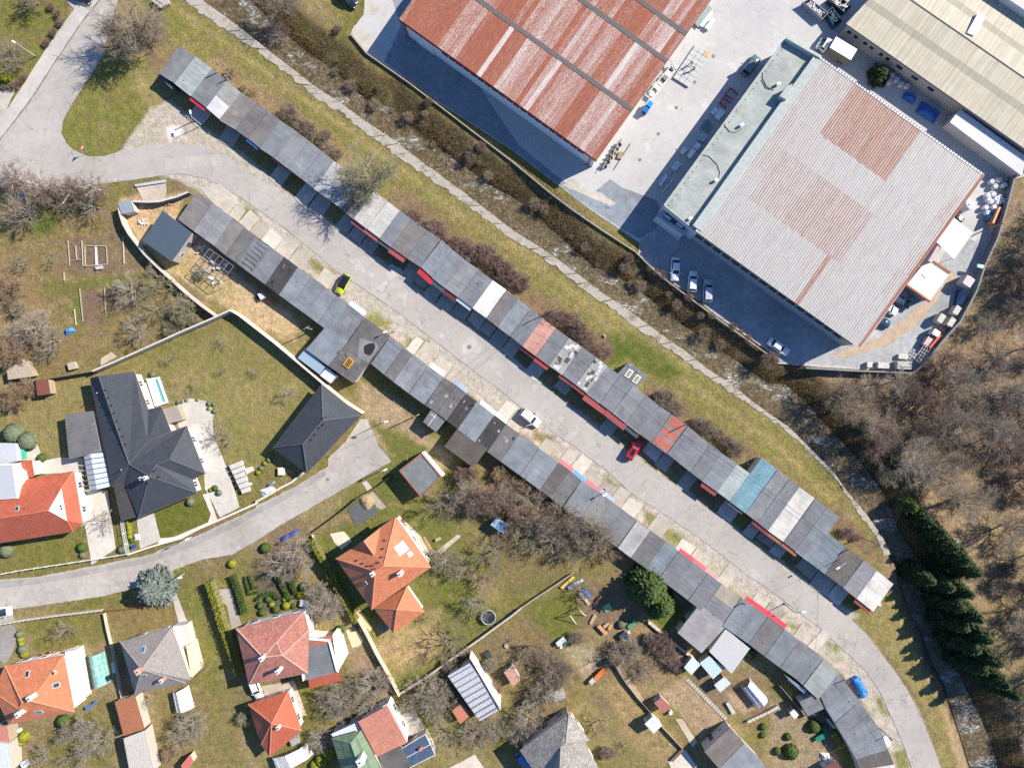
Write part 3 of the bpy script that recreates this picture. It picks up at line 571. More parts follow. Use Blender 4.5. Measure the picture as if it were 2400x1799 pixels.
rowN=[('a0',1380,640,'dg'),('a0',1510,722,'gg'),('a0',1650,830,'dg'),('a0',1780,930,'mo2'),('a0',1900,1035,'tp'),('a0',2035,1115,'dt'),('a0',2140,1195,'dt'),('b0',35,1280,'bg'),('b0',160,1362,'mg'),('b0',275,1450,'bg'),('b0',388,1540,'bg'),('b0',500,1630,'lg'),('b1',630,62,'lg'),('b1',740,142,'dt'),('b1',845,230,'pg'),('b1',957,315,'pg'),('b1',1070,400,'bg'),('b1',1170,475,'tp'),('b1',1305,570,'dg'),('b1',1420,645,'bg'),('b1',1520,735,'bg'),('b1',1625,820,'mg'),('b1',1750,910,'dg'),('b1',1870,1000,'wh'),('b1',1990,1085,'dt'),('b1',2085,1160,'bg'),('c1',-15,1245,'dg'),('c1',90,1330,'pk'),('c1',205,1415,'dg'),('c1',320,1500,'mo'),('c1',435,1580,'dg'),('c2',550,5,'mo'),('c2',650,82,'dg'),('c2',760,163,'dg'),('c2',870,245,'mg'),('c2',980,332,'dg'),('c2',1090,420,'dg'),('c2',1205,500,'rg'),('c2',1340,598,'dg'),('c2',1440,680,'dg'),('c2',1540,758,'dg'),('c2',1640,835,'bg'),('c2',1770,930,'gg'),('c2',1885,1012,'tl'),('c2',2020,1112,'mg'),('d2',-90,1190,'dg'),('d2',0,1265,'wh'),('d2',135,1362,'dg'),('d2',235,1440,'bg'),('d2',345,1525,'bl'),('d2',495,1640,'br'),('d3',650,100,'mg'),('d3',765,195,'wh'),('d3',905,305,None)]
rowS=[('a1',1705,0,'tp'),('a1',1830,95,'mg'),('a1',1922,160,'mg'),('a1',2013,225,'tp'),('a1',2110,308,'dt'),('a1',2211,378,'dg'),('b1',122,470,'dg'),('b1',243,560,'bk'),('b1',360,648,'bg'),('b1',476,732,'bg'),('b1',592,816,'bg'),('b1',700,897,'bg'),('b1',805,975,'dg'),('b1',940,1080,'WS'),('b1',1160,1245,'bg'),('b1',1275,1340,'dt'),('b1',1350,1398,'mg'),('b1',1485,1500,'bg'),('b1',1622,1600,'md'),('b2',1730,12,'md'),('b2',1815,80,'bk'),('b2',1910,150,'bg'),('b2',2060,268,'bk'),('b2',2160,345,'md'),('c2',65,428,'bg'),('c2',235,550,'bg'),('c2',405,675,'br'),('c2',500,745,'md'),('c2',600,830,'bg'),('c2',752,930,'rs'),('c2',860,1010,'dg'),('c2',960,1085,'dg'),('c2',1080,1175,'lg'),('c2',1195,1262,'dt'),('c2',1325,1355,'bl'),('c2',1435,1440,'dg'),('c2',1560,1530,'dg'),('c2',1690,1630,'dg'),('c3',1805,65,'tn'),('c3',1980,190,'bg'),('c3',2095,270,'bg'),('d3',0,352,'dt'),('d3',140,458,'bg'),('d3',270,555,'dg'),('d3',400,645,'dg'),('d3',480,715,'gn'),('d3',605,832,None)]
FC={k:(tuple(v*.72+.19*.28 for v in c),w)if k not in('tl','pk','bk')else(c,w)for k,(c,w)in FC.items()}
depthN=(170,-235);depthS=(-160,235)
felt_m=MT['felt'];doorc=[(.20,.06,.05),(.26,.27,.28),(.10,.13,.10),(.16,.09,.05),(.35,.34,.32),(.06,.08,.12),(.25,.12,.06)]
def canopy(parent,p0,p1,out,h,drop,col,rib=.22,name='canopy'):
 """ribbed sheet awning along p0-p1 (world xy), reaching 'out' (vector) from the wall"""
 m=MB();L=math.dist(p0,p1);n=max(2,int(L/rib));d=((p1[0]-p0[0])/L,(p1[1]-p0[1])/L)
 for k in range(n):
  for q,(z0,z1)in((0,(0,.035)),(.5,(.035,0))):
   a=lerp(p0,p1,(k+q)/n);b=lerp(p0,p1,(k+q+.5)/n)
   m.face([(a[0],a[1],h+z0),(a[0]+out[0],a[1]+out[1],h-drop+z0),(b[0]+out[0],b[1]+out[1],h-drop+z1),(b[0],b[1],h+z1)])
 A,B=(p0[0]+out[0],p0[1]+out[1]),(p1[0]+out[0],p1[1]+out[1])
 m.tube((A[0],A[1],h-drop-.03),(B[0],B[1],h-drop-.03),.035,.035,5)
 for q in(.06,.94):
  a=lerp(p0,p1,q);b=lerp(A,B,q);m.tube((a[0],a[1],h-.55),(b[0],b[1],h-drop-.04),.025,.025,4)
 return m.build(name,MT['rough'],parent,color=col)
def garage(f0,f1,b0,b1,code,h,label,group,first=False,last=False,door=True,name='garage'):
 """f: front corners of the roof, b: back corners (world xy at roof height)"""
 col,_=FC[code[:2]];j=random.uniform(.93,1.08);col=tuple(c*j for c in col)
 c=centroid([f0,f1,b0,b1]);g=root(name,label,'garage',(c[0],c[1],0),group)
 sl=random.uniform(.05,.18);out=Vector((f0[0]-b0[0],f0[1]-b0[1])).normalized();ac=Vector((f1[0]-f0[0],f1[1]-f0[1])).normalized()
 e=.022 if not first else .12;e1=.022 if not last else .12
 F0=(f0[0]-ac.x*(-e if not first else e),f0[1]-ac.y*(-e if not first else e));F1=(f1[0]+ac.x*(-e1 if not last else e1),f1[1]+ac.y*(-e1 if not last else e1))
 B0=(b0[0]-ac.x*(-e if not first else e),b0[1]-ac.y*(-e if not first else e));B1=(b1[0]+ac.x*(-e1 if not last else e1),b1[1]+ac.y*(-e1 if not last else e1))
 m=MB();m.axis=(ac.x,ac.y);top=[(*F0,h),(*F1,h),(*B1,h-sl),(*B0,h-sl)]
 a=(F1[0]-F0[0])*(B0[1]-F0[1])-(F1[1]-F0[1])*(B0[0]-F0[0])
 if a<0:top=top[::-1]
 bot=[(p[0],p[1],p[2]-.14)for p in top]
 m.mesh(top+bot,[(0,1,2,3)]+[(i,i+4,(i+1)%4+4,(i+1)%4)for i in range(4)]+[(7,6,5,4)])
 r=m.build('roof',felt_m,g,color=col)
 def patch(u0,u1,v0,v1,cc,dz=.02,nm='felt_patch'):
  q=[]
  for u,v in((u0,v0),(u1,v0),(u1,v1),(u0,v1)):
   A=lerp(F0,F1,u);B=lerp(B0,B1,u);x,y=lerp(A,B,v);q.append((x,y,h-sl*v+dz+(.024 if nm=='felt_patch' else 0)))
  if a<0:q=q[::-1]
  mm=MB();mm.axis=(ac.x,ac.y);mm.face(q);mm.build(nm,felt_m,r,color=cc)
 alongd=random.random()<.3;ns=max(3,round((math.dist(F0,F1)if alongd else math.dist(F0,B0))/random.uniform(.85,1.15)))
 if code not in('mo','tl'):
  for k in range(ns):
   cc=random.uniform(.955,1.045);cc=tuple(v*cc for v in col);e_=random.uniform(.0,.012);v0,v1=k/ns+.001,(k+1)/ns-.002
   patch(v0,v1,e_,1-e_,cc,.012+.007*(k%2),'felt_strip')if alongd else patch(e_,1-e_,v0,v1,cc,.012+.007*(k%2),'felt_strip')
 if code=='mo2':patch(.02,.98,.0,.46,(.47,.465,.47))
 if code=='mo':
  for k in range(16):u,v=random.uniform(0,.8),random.uniform(0,.9);patch(u,min(.99,u+random.uniform(.08,.3)),v,min(.99,v+random.uniform(.05,.2)),random.choice([(.07,.07,.07),(.5,.49,.47),(.55,.54,.5)]),.008+.0015*k)
 if code=='rg':
  for v0,v1 in((.02,.3),(.38,.62),(.70,.99)):patch(.04 if v0<.1 else .1,.97,v0,v1,(.36,.12,.09))
 if code=='tn':patch(.03,.95,.0,.42,(.30,.27,.215))
 jj=random.uniform(.75,1.25)
 if code in('dg','bg','mg','tp','bl')and random.random()<.35:u,v=random.uniform(.05,.5),random.uniform(.05,.6);patch(u,u+random.uniform(.2,.45),v,v+random.uniform(.12,.35),tuple(min(.6,k_*jj)for k_ in col),.008)
 if code in('bk','md'):
  for k in range(5):u,v=random.uniform(.02,.8),random.uniform(.02,.85);patch(u,min(.98,u+random.uniform(.03,.25)),v,min(.98,v+random.uniform(.02,.12)),random.choice([(.16,.155,.15),(.03,.03,.03),(.30,.29,.28)]),.006+.001*k)
 w=inset([F0,F1,B1,B0],[.22,.03,.12,.03]);MB().prism(w,0,h-.30).build('wall',MT['plaster'],g,color=random.choice([(.50,.47,.42),(.42,.40,.37),(.55,.50,.42),(.38,.36,.34)]))
 if door:
  A,B=lerp(w[0],w[1],.13),lerp(w[0],w[1],.87);o=out*.03;q=MB();dl=math.dist(A,B)
  ang=math.atan2(B[1]-A[1],B[0]-A[0]);mid=lerp(A,B,.5)
  q.box((mid[0]+o.x,mid[1]+o.y,.04),(dl,.06,2.1),ang)
  for k in range(7):pp=lerp(A,B,(k+.5)/7);q.box((pp[0]+out.x*.07,pp[1]+out.y*.07,.08),(.05,.03,2.0),ang)
  dr=q.build('garage_door',MT['paint'],g,color=random.choice(doorc))
  hp=lerp(A,B,.52);MB().box((hp[0]+out.x*.1,hp[1]+out.y*.1,1.0),(.12,.05,.04),ang).build('handle',MT['dark'],dr)
 if random.random()<.55:
  A=(F0[0]+out.x*.03,F0[1]+out.y*.03);B=(F1[0]+out.x*.03,F1[1]+out.y*.03)
  q=MB();ang=math.atan2(B[1]-A[1],B[0]-A[0]);mid=lerp(A,B,.5);q.box((mid[0],mid[1],h-.13),(math.dist(A,B)-.02,.05,.16),ang)
  q.build('edge_strip',MT['paint'],g,color=random.choice([(.5,.5,.5),(.35,.16,.10),(.25,.27,.30),(.62,.60,.56),(.14,.14,.15)]))
 if random.random()<.45:
  A=lerp(lerp(F0,F1,random.uniform(.2,.8)),lerp(B0,B1,.5),random.uniform(.2,1.6));MB().tube((A[0],A[1],h-.2),(A[0],A[1],h+.22),.07,.07,7).build('vent_pipe',MT['metal'],g)
 if random.random()<.12:
  A=lerp(lerp(F0,F1,random.uniform(.2,.8)),lerp(B0,B1,.5),1.1);q=MB().tube((A[0],A[1],h-.2),(A[0],A[1],h+1.7),.025,.025,5)
  for zz in(1.3,1.6):q.tube((A[0]-.4,A[1],h+zz),(A[0]+.4,A[1],h+zz),.015,.015,4)
  q.build('aerial',MT['dark'],g)
 return g,F0,F1,B0,B1,out
def row(data,depth,group,rowlab,hgt):
 res=[]
 pts=[W(t,x,y,hgt)for t,x,y,c in data]
 dv=(depth[0]/3.685/PPM,-depth[1]/3.685/PPM);D0=math.hypot(*dv);n=len(pts)
 k=0
 for i in range(n-1):
  code=data[i][3]
  if code=='WS':continue
  k+=1
  ac=(Vector(pts[i+1])-Vector(pts[i])).normalized()
  perp=Vector((-ac.y,ac.x));perp=perp if perp.dot(Vector(dv))>0 else-perp
  d=perp*D0
  sc_=1.0
  if data is rowN and 43<=i<=48:sc_=1.57
  dd=(Vector(dv).normalized()*.7+perp*.3).normalized()*D0*sc_
  b0=(pts[i][0]+dd.x,pts[i][1]+dd.y);b1=(pts[i+1][0]+dd.x,pts[i+1][1]+dd.y)
  h=hgt+random.uniform(-.10,.10)
  word=FC[code[:2]][1];word=word if 'roof' in word else word+' roof'
  if code=='mo2':word='white-fronted grey roof'
  lab=f'garage with {word}, {ordinal(k)} from the junction end of the {rowlab}'
  g=garage(pts[i],pts[i+1],b0,b1,code,h,lab,group,i==0,i==n-2);res.append((g[0],h,g[1],g[2],g[5]))
 return res
GN=row(rowN,depthN,'garages of the creekside row','creekside row',GH)
GS=row(rowS,depthS,'garages of the street-side row','other row',GH)
tf=[('d3',605,832),('d3',700,958),('d3',790,1080),('d3',875,1195),('d3',960,1312),('d3',1000,1410),('d3',1037,1502),('d3',1088,1625),('d3',1150,1790)]
tb=[('d3',440,1010),('d3',505,1150),('d3',580,1270),('d3',645,1380),('d3',700,1470),('d3',735,1530),('d3',765,1590),('d3',800,1680),('d3',850,1820)]
for i,cd in enumerate(['dg','bg','dg','dg','bg','bg','br','wh']):
 f0,f1,b0,b1=(W(*p,GH)for p in(tf[i],tf[i+1],tb[i],tb[i+1]))
 GS.append((garage(f0,f1,b0,b1,cd,GH+random.uniform(-.03,.03),f'garage with {FC[cd][1]} roof, {ordinal(i + 1)} round the bend past the blue covered car','garages of the street-side row',False,i==7),GH))
 q=GS.pop();GS.append((q[0][0],GH,q[0][1],q[0][2],q[0][5]))
def add_canopy(rows,t,p0,p1,col,width=.8,t2=None,side=None,name='canopy'):
 a,b=W(t,*p0,2.5),W(t2 or t,*p1,2.5);mid=lerp(a,b,.5)
 g,h,f0,f1,pr=min(rows,key=lambda q:math.dist(lerp(q[2],q[3],.5),mid))
 d=(Vector(f1)-Vector(f0)).normalized();F=Vector(f0)-pr*.12
 a2=F+d*(Vector(a)-F).dot(d);b2=F+d*(Vector(b)-F).dot(d)
 canopy(g,tuple(a2),tuple(b2),tuple(pr*(width+.15)),h-.2,.2,col,name=name)
RED,DRED,MAR,GRY,TER=(.46,.035,.05),(.30,.075,.065),(.13,.035,.035),(.075,.09,.105),(.36,.15,.085)
for t,a,b,c,w in(('a0',(1640,855),(1770,955),RED,.75),('a0',(2130,1205),(2230,1285),(.10,.22,.42),.5),('b0',(135,1362),(270,1480),DRED,.45),('b1',(828,246),(1066,432),(.34,.10,.095),.85),('b1',(1070,415),(1162,488),GRY,.8),('b1',(1148,500),(1280,600),(.36,.08,.085),1.1),('b1',(1388,688),(1518,785),RED,1.25),('b1',(1516,778),(1618,855),GRY,1.0),('b1',(1612,845),(1730,935),MAR,1.1),('b1',(1730,925),(1855,1020),(.50,.54,.58),.7),('b1',(2020,1112),(2088,1165),DRED,.4),('c1',(70,1352),(198,1445),MAR,.7),('c1',(192,1440),(310,1525),(.45,.06,.06),.9),('c1',(400,1590),(500,1660),DRED,.7),('c2',(500,15),(612,105),DRED,.7),('c2',(606,125),(790,258),(.36,.09,.085),1.35),('c2',(790,258),(972,380),(.34,.085,.08),1.35),('c2',(960,372),(1082,460),GRY,1.0),('c2',(1628,870),(1755,958),DRED,.9),('c2',(1852,1042),(1978,1130),(.22,.16,.11),.6),('c2',(2065,1200),(2211,1310),DRED,.8),('d2',(0,1300),(110,1385),TER,.8),('d2',(112,1387),(235,1482),TER,.8),('d3',(738,220),(870,312),DRED,.8)):
 add_canopy(GN,t,a,b,c,w)
for t,a,b,c,w in(('c2',(410,648),(532,740),(.50,.17,.18),.7),('c2',(535,745),(645,825),(.13,.30,.58),.7),('c2',(648,822),(770,910),(.50,.17,.18),.7),('c2',(772,908),(890,995),(.30,.36,.42),.7),('c2',(1450,1418),(1565,1505),(.48,.07,.09),.65),('c2',(1565,1505),(1680,1585),(.55,.12,.13),.65),('c2',(1680,1585),(1790,1665),(.58,.25,.26),.65),('c3',(2010,190),(2110,262),(.50,.055,.08),.9),('c3',(2110,262),(2211,335),(.50,.055,.08),.9),('d3',(0,325),(155,440),(.50,.055,.08),.9),('b1',(812,955),(950,1050),(.46,.52,.56),.9),('b1',(1515,1475),(1630,1560),(.72,.70,.66),.95),('b1',(1718,1625),(1840,1710),(.26,.35,.46),.7),('b2',(1945,145),(2060,235),(.78,.77,.75),.7),('b2',(2060,235),(2175,320),(.78,.77,.75),.7),('d3',(1000,1370),(1045,1465),(.50,.58,.64),1.0)):
 add_canopy(GS,t,a,b,c,w)
apm=[concrete('apron_concrete',c,.5,.2,True,.5)for c in((.42,.385,.33),(.38,.345,.295),(.345,.315,.27),(.50,.46,.40))]
def aprons(data,side,skip):
 pts=[W(t,x,y,GH)for t,x,y,c in data]
 for i in range(len(pts)-1):
  if random.random()<skip:continue
  ac=(Vector(pts[i+1])-Vector(pts[i]));L=ac.length;ac.normalize();pr=Vector((-ac.y,ac.x))*side
  A=Vector(pts[i])+ac*.12-pr*.2;B=Vector(pts[i+1])-ac*.12-pr*.2;dp=random.uniform(2.6,4.3)
  if L>4.6:B=A+ac*L*.55
  sheet('garage_apron',[tuple(A),tuple(B),tuple(B+pr*dp),tuple(A+pr*(dp+random.uniform(-.5,.3)))],random.uniform(.03,.06),random.choice(apm),.03)
aprons(rowN,-1,.35);aprons(rowS,1,.35)
def flatbuild(name,label,cat,t,pts,h,col,wallc=(.48,.44,.38),rim=None,group=None,over=.15,mat=None,parts=True,z0=0.0):
 """a low building with a slab roof; pts are the roof corners in the photograph"""
 poly=WL(t,pts,h);c=centroid(poly);g=root(name,label,cat,(c[0],c[1],z0),group)
 d=(poly[1][0]-poly[0][0],poly[1][1]-poly[0][1]);m=MB();m.axis=d;m.prism(poly,h-.16,h,0,True);r=m.build('roof',mat or felt_m,g,color=col)
 w=inset(poly,over);MB().prism(w,z0,h-.16).build('wall',MT['plaster'],g,color=wallc)
 if rim:
  q=MB();n=len(poly);inn=inset(poly,.28)
  for i in range(n):
   j=(i+1)%n;q.prism([poly[i],poly[j],inn[j],inn[i]],h+.002,h+.16,0,False)
  q.build('roof_rim',MT['paint'],r,color=rim)
 if parts:
  q=centroid(w);e=max(((w[i],w[(i+1)%len(w)])for i in range(len(w))),key=lambda s:-math.dist(lerp(s[0],s[1],.5),(0,0))+math.dist(s[0],s[1]))
  a,b=e;ang=math.atan2(b[1]-a[1],b[0]-a[0]);mid=lerp(a,b,.35);nv_=Vector((mid[0]-q[0],mid[1]-q[1])).normalized()*.03
  MB().box((mid[0]+nv_.x,mid[1]+nv_.y,z0+.02),(.9,.07,2.0),ang).build('door',MT['paint'],g,color=random.choice(doorc))
  mid=lerp(a,b,.72);f=MB().box((mid[0]+nv_.x,mid[1]+nv_.y,z0+1.0),(.95,.08,.8),ang).build('window',MT['white'],g);MB().box((mid[0]+nv_.x*2.2,mid[1]+nv_.y*2.2,z0+1.08),(.8,.05,.64),ang).build('pane',MT['glass'],f)
 return g,r,poly
ws,wr,wpoly=flatbuild('workshop','deep dark-roofed workshop in the other garage row with a yellow skylight','workshop','b1',[(942,1083),(1158,1243),(985,1470),(955,1500),(842,1652),(628,1503),(800,1290)],3.2,(.115,.108,.106))
def onroof(t,pts,h,col,dz,par,mat=None,name='felt_patch',nj=0):
 poly=WL(t,pts,h);poly=dens(poly,.5,nj)if nj else poly;m=MB();m.axis=(poly[1][0]-poly[0][0],poly[1][1]-poly[0][1])
 a=sum(poly[i][0]*poly[(i+1)%len(poly)][1]-poly[(i+1)%len(poly)][0]*poly[i][1]for i in range(len(poly)))
 m.face([(x,y,h+dz)for x,y in(poly if a>0 else poly[::-1])]);return m.build(name,mat or felt_m,par,color=col)
onroof('b1',[(895,1260),(1040,1300),(1060,1340),(975,1470),(880,1430)],3.2,(.20,.20,.21),.006,wr)
onroof('b1',[(930,1330),(970,1310),(1020,1300),(1030,1340),(1000,1400),(975,1415),(935,1390)],3.2,(.035,.032,.03),.012,wr,plain('roof_puddle',(.035,.030,.028),.12,.2,1,0,spec=.6),'puddle',.05)
for k in range(14):x,y=random.uniform(700,940),random.uniform(1330,1600);onroof('b1',[(x,y),(x+40,y+28),(x+22,y+58),(x-18,y+30)],3.2,random.choice([(.09,.085,.085),(.15,.14,.135),(.17,.16,.16)]),.004+.0008*k,wr)if(x-800)*.8+(y-1290)<230 and(y-1500)-(x-628)*.72<60 else None
sk=onroof('b1',[(800,1422),(848,1462),(800,1530),(750,1492)],3.2,(.52,.30,.03),.25,wr,MT['paint'],'skylight')
q=WL('b1',[(800,1422),(848,1462),(800,1530),(750,1492)],3.2);MB().prism(q,3.2,3.44).build('skylight_kerb',MT['paint'],wr,color=(.52,.30,.03))
for k in range(3):
 u=.2+.24*k;A=[lerp(lerp(q[0],q[1],u),lerp(q[3],q[2],u),.08),lerp(lerp(q[0],q[1],u+.16),lerp(q[3],q[2],u+.16),.08),lerp(lerp(q[0],q[1],u+.16),lerp(q[3],q[2],u+.16),.92),lerp(lerp(q[0],q[1],u),lerp(q[3],q[2],u),.92)]
 MB().prism(A,3.452,3.48).build('pane',MT['glass'],wr)
flatbuild('workshop_annex','blue-grey flat-roofed annex between the workshop and the cream wall','annex','b1',[(602,1162),(800,1290),(627,1505),(432,1358)],3.0,(.18,.205,.225))
def metalroof(name,label,cat,t,pts,h,col,drop=.25,rib=.35,wallc=(.5,.47,.42),par=None,open_=False,group=None,rust=None,over=.12,h2=None):
 """lean-to or shed under a ribbed sheet roof; ribs run from edge 0-1 to edge 3-2"""
 poly=WL(t,pts,h);c=centroid(poly);g=root(name,label,cat,(c[0],c[1],0),group)if par is None else par
 m=MB();L=math.dist(poly[0],poly[1]);n=max(2,int(L/rib));hb=h-drop if h2 is None else h2
 for k in range(n):
  for(q0,q1,z0,z1)in((0,.7,0,0),(.7,.82,0,.05),(.82,.9,.05,.05),(.9,1,.05,0)):
   a,b=lerp(poly[0],poly[1],(k+q0)/n),lerp(poly[0],poly[1],(k+q1)/n);d,e=lerp(poly[3],poly[2],(k+q0)/n),lerp(poly[3],poly[2],(k+q1)/n)
   m.face([(*a,h+z0),(*d,hb+z0),(*e,hb+z1),(*b,h+z1)])
 if sum((poly[i][0]*poly[(i+1)%4][1]-poly[(i+1)%4][0]*poly[i][1])for i in range(4))>0:m.f=[f[::-1]for f in m.f]
 m.build('roof',MT['rough']if rust else MT['paint'],g,color=col)
 if open_:
  for p in inset(poly,.15):MB().tube((*p,0),(*p,hb-.03),.05,.05,6).build('post',MT['wood'],g)
  q=MB();iw=inset(poly,.15)
  for i in range(4):q.tube((*iw[i],hb-.08),(*iw[(i+1)%4],hb-.08),.05,.05,4)
  q.build('beam',MT['wood'],g)
 else:
  w=inset(poly,over);MB().prism(w,0,min(h,hb)-.04).build('wall',MT['plaster'],g,color=wallc)
  a,b=w[0],w[1];mid=lerp(a,b,.5);ang=math.atan2(b[1]-a[1],b[0]-a[0]);nv_=Vector((mid[0]-c[0],mid[1]-c[1])).normalized()*.03
  MB().box((mid[0]+nv_.x,mid[1]+nv_.y,.02),(min(.9,L*.5),.06,min(1.95,hb-.3)),ang).build('door',MT['paint'],g,color=random.choice(doorc))
 return g
metalroof('lean_to','pale blue sheet-roofed lean-to along the cream wall behind the workshop','lean-to','b1',[(432,1346),(600,1510),(547,1575),(357,1432)],2.5,(.30,.40,.46))
metalroof('shed','small white sheet-roofed shed at the workshop corner by the cream wall','shed','b1',[(612,1512),(700,1586),(642,1652),(548,1582)],2.3,(.62,.66,.70))
flatbuild('garage_annex','dark brown flat-roofed annex jutting behind the garage row over the slope','annex','b2',[(1745,375),(2000,558),(1877,720),(1627,537)],2.9,(.092,.080,.070))
g,r,_=flatbuild('garage_annex','small grey annex with white glazing bars on its roof','annex','b2',[(1522,206),(1645,300),(1556,415),(1442,325)],2.6,(.16,.165,.175))
for a,b in(((1540,235),(1600,278)),((1575,235),(1485,360)),((1510,258),(1555,292))):MB().tube(W3('b2',*a,2.63),W3('b2',*b,2.63),.05,.05,4).build('glazing_bar',MT['white'],r)
g,r,_=flatbuild('garage_annex','grey rear annex with two framed skylights on the creekside garages','annex','c1',[(890,1592),(1012,1465),(1166,1582),(1060,1720)],2.7,(.15,.155,.16))
for cx,cy in((1010,1566),(1076,1614)):
 q=WL('c1',[(cx,cy-42),(cx+40,cy-18),(cx-2,cy+42),(cx-42,cy+18)],2.75);f=MB().prism(q,2.70,2.86).build('skylight',MT['white'],g);MB().prism(inset(q,.16),2.865,2.885).build('pane',plain('skylight_glazing',(.30,.26,.13),.2,.2,2,0),f)
for cx,cy in((1020,1497),(1092,1548)):MB().tube(W3('c1',cx,cy,2.6),W3('c1',cx,cy,3.1),.09,.09,8).build('vent_pipe',MT['white'],g)
flatbuild('garage_annex','grey felt flat-roofed block with a worn patch beside the white-roofed shed','annex','c3',[(1622,242),(1856,430),(1636,666),(1430,490)],2.9,(.26,.25,.25))
metalroof('barn','long bright white ribbed-roof shed behind the street-side garages','shed','c3',[(1846,456),(2056,626),(1902,850),(1706,656)],2.8,(.56,.55,.53),rib=.22)
flatbuild('garage_annex','grey flat annex behind the bend of the garage row','annex','d3',[(272,1085),(438,1012),(482,1146),(342,1212)],2.6,(.16,.165,.175))
metalroof('lean_to','narrow pale blue sheet lean-to behind the greenish garage roof','lean-to','d3',[(160,860),(330,990),(318,1020),(175,900)],2.4,(.45,.53,.58))
for ln in([(1650,130),(1850,265)],[(1620,205),(1800,340)],[(1580,275),(1740,400),(1725,440)],[(1550,355),(1700,475),(1685,505)],[(1475,405),(1655,540)],[(1430,475),(1610,605),(1590,630)],[(1380,545),(1560,665),(1545,705)]):
 pts=[W('S',380+x/7.37,540+y/7.37,GH)for x,y in ln];g=min(GS,key=lambda q:math.dist(q[0].location[:2],lerp(pts[0],pts[1],.5)))
 MB().path([(*p,g[1]-.04)for p in pts],.075,5).build('tar_line',MT['dark'],g[0])
 # ================================================================ houses
TM={'dark':tiles('dark_metal_tile',(.052,.060,.072),.35,.25,.12),'dark2':tiles('dark_tile_warm',(.058,.056,.056),.35,.25,.15),'orange':tiles('orange_tile',(.50,.175,.085),.35,.3,.12),'red':tiles('red_metal_tile',(.42,.105,.055),.35,.25,.12),'redold':tiles('old_red_tile',(.36,.12,.085),.33,.22,.22,(.48,.36,.32),.55),'greyb':tiles('grey_brown_slate',(.245,.22,.20),.3,.3,.10),'oldgrey':tiles('lichened_slate',(.24,.225,.20),.42,.42,.25,(.50,.46,.40),.75),'green':tiles('green_sheet',(.135,.20,.12),3.0,.5,.1),'salmon':tiles('salmon_tile',(.52,.22,.155),.35,.3,.08),'pinkred':tiles('pink_red_tile',(.37,.145,.105),.40,.3,.18,(.50,.38,.34),.4)}
def windows_on(par,w,z,zs=1.15,ww=1.1,every=3.2,minlen=2.6,frame=(.80,.80,.79)):
 """framed windows along each wall of footprint w"""
 n=len(w);c=centroid(w)
 a_=sum(w[i][0]*w[(i+1)%n][1]-w[(i+1)%n][0]*w[i][1]for i in range(n));sg=1 if a_>0 else-1
 for i in range(n):
  a,b=w[i],w[(i+1)%n];L=math.dist(a,b)
  if L<minlen:continue
  k=max(1,int(L/every));ang=math.atan2(b[1]-a[1],b[0]-a[0]);nv=(sg*(b[1]-a[1])/L*.03,-sg*(b[0]-a[0])/L*.03)
  for j in range(k):
   p=lerp(a,b,(j+.5)/k);f=MB().box((p[0]+nv[0],p[1]+nv[1],z),(ww,.09,zs),ang).build('window',MT['paint'],par,color=frame)
   for s in(-.25,.25):
    q=lerp(a,b,(j+.5+s*ww/(L/k))/k);MB().box((q[0]+nv[0]*2.4,q[1]+nv[1]*2.4,z+.08),(ww*.42,.04,zs-.16),ang).build('pane',MT['glass'],f)
   MB().box((p[0]+nv[0]*3,p[1]+nv[1]*3,z-.06),(ww+.2,.18,.05),ang).build('sill',MT['metal'],f)
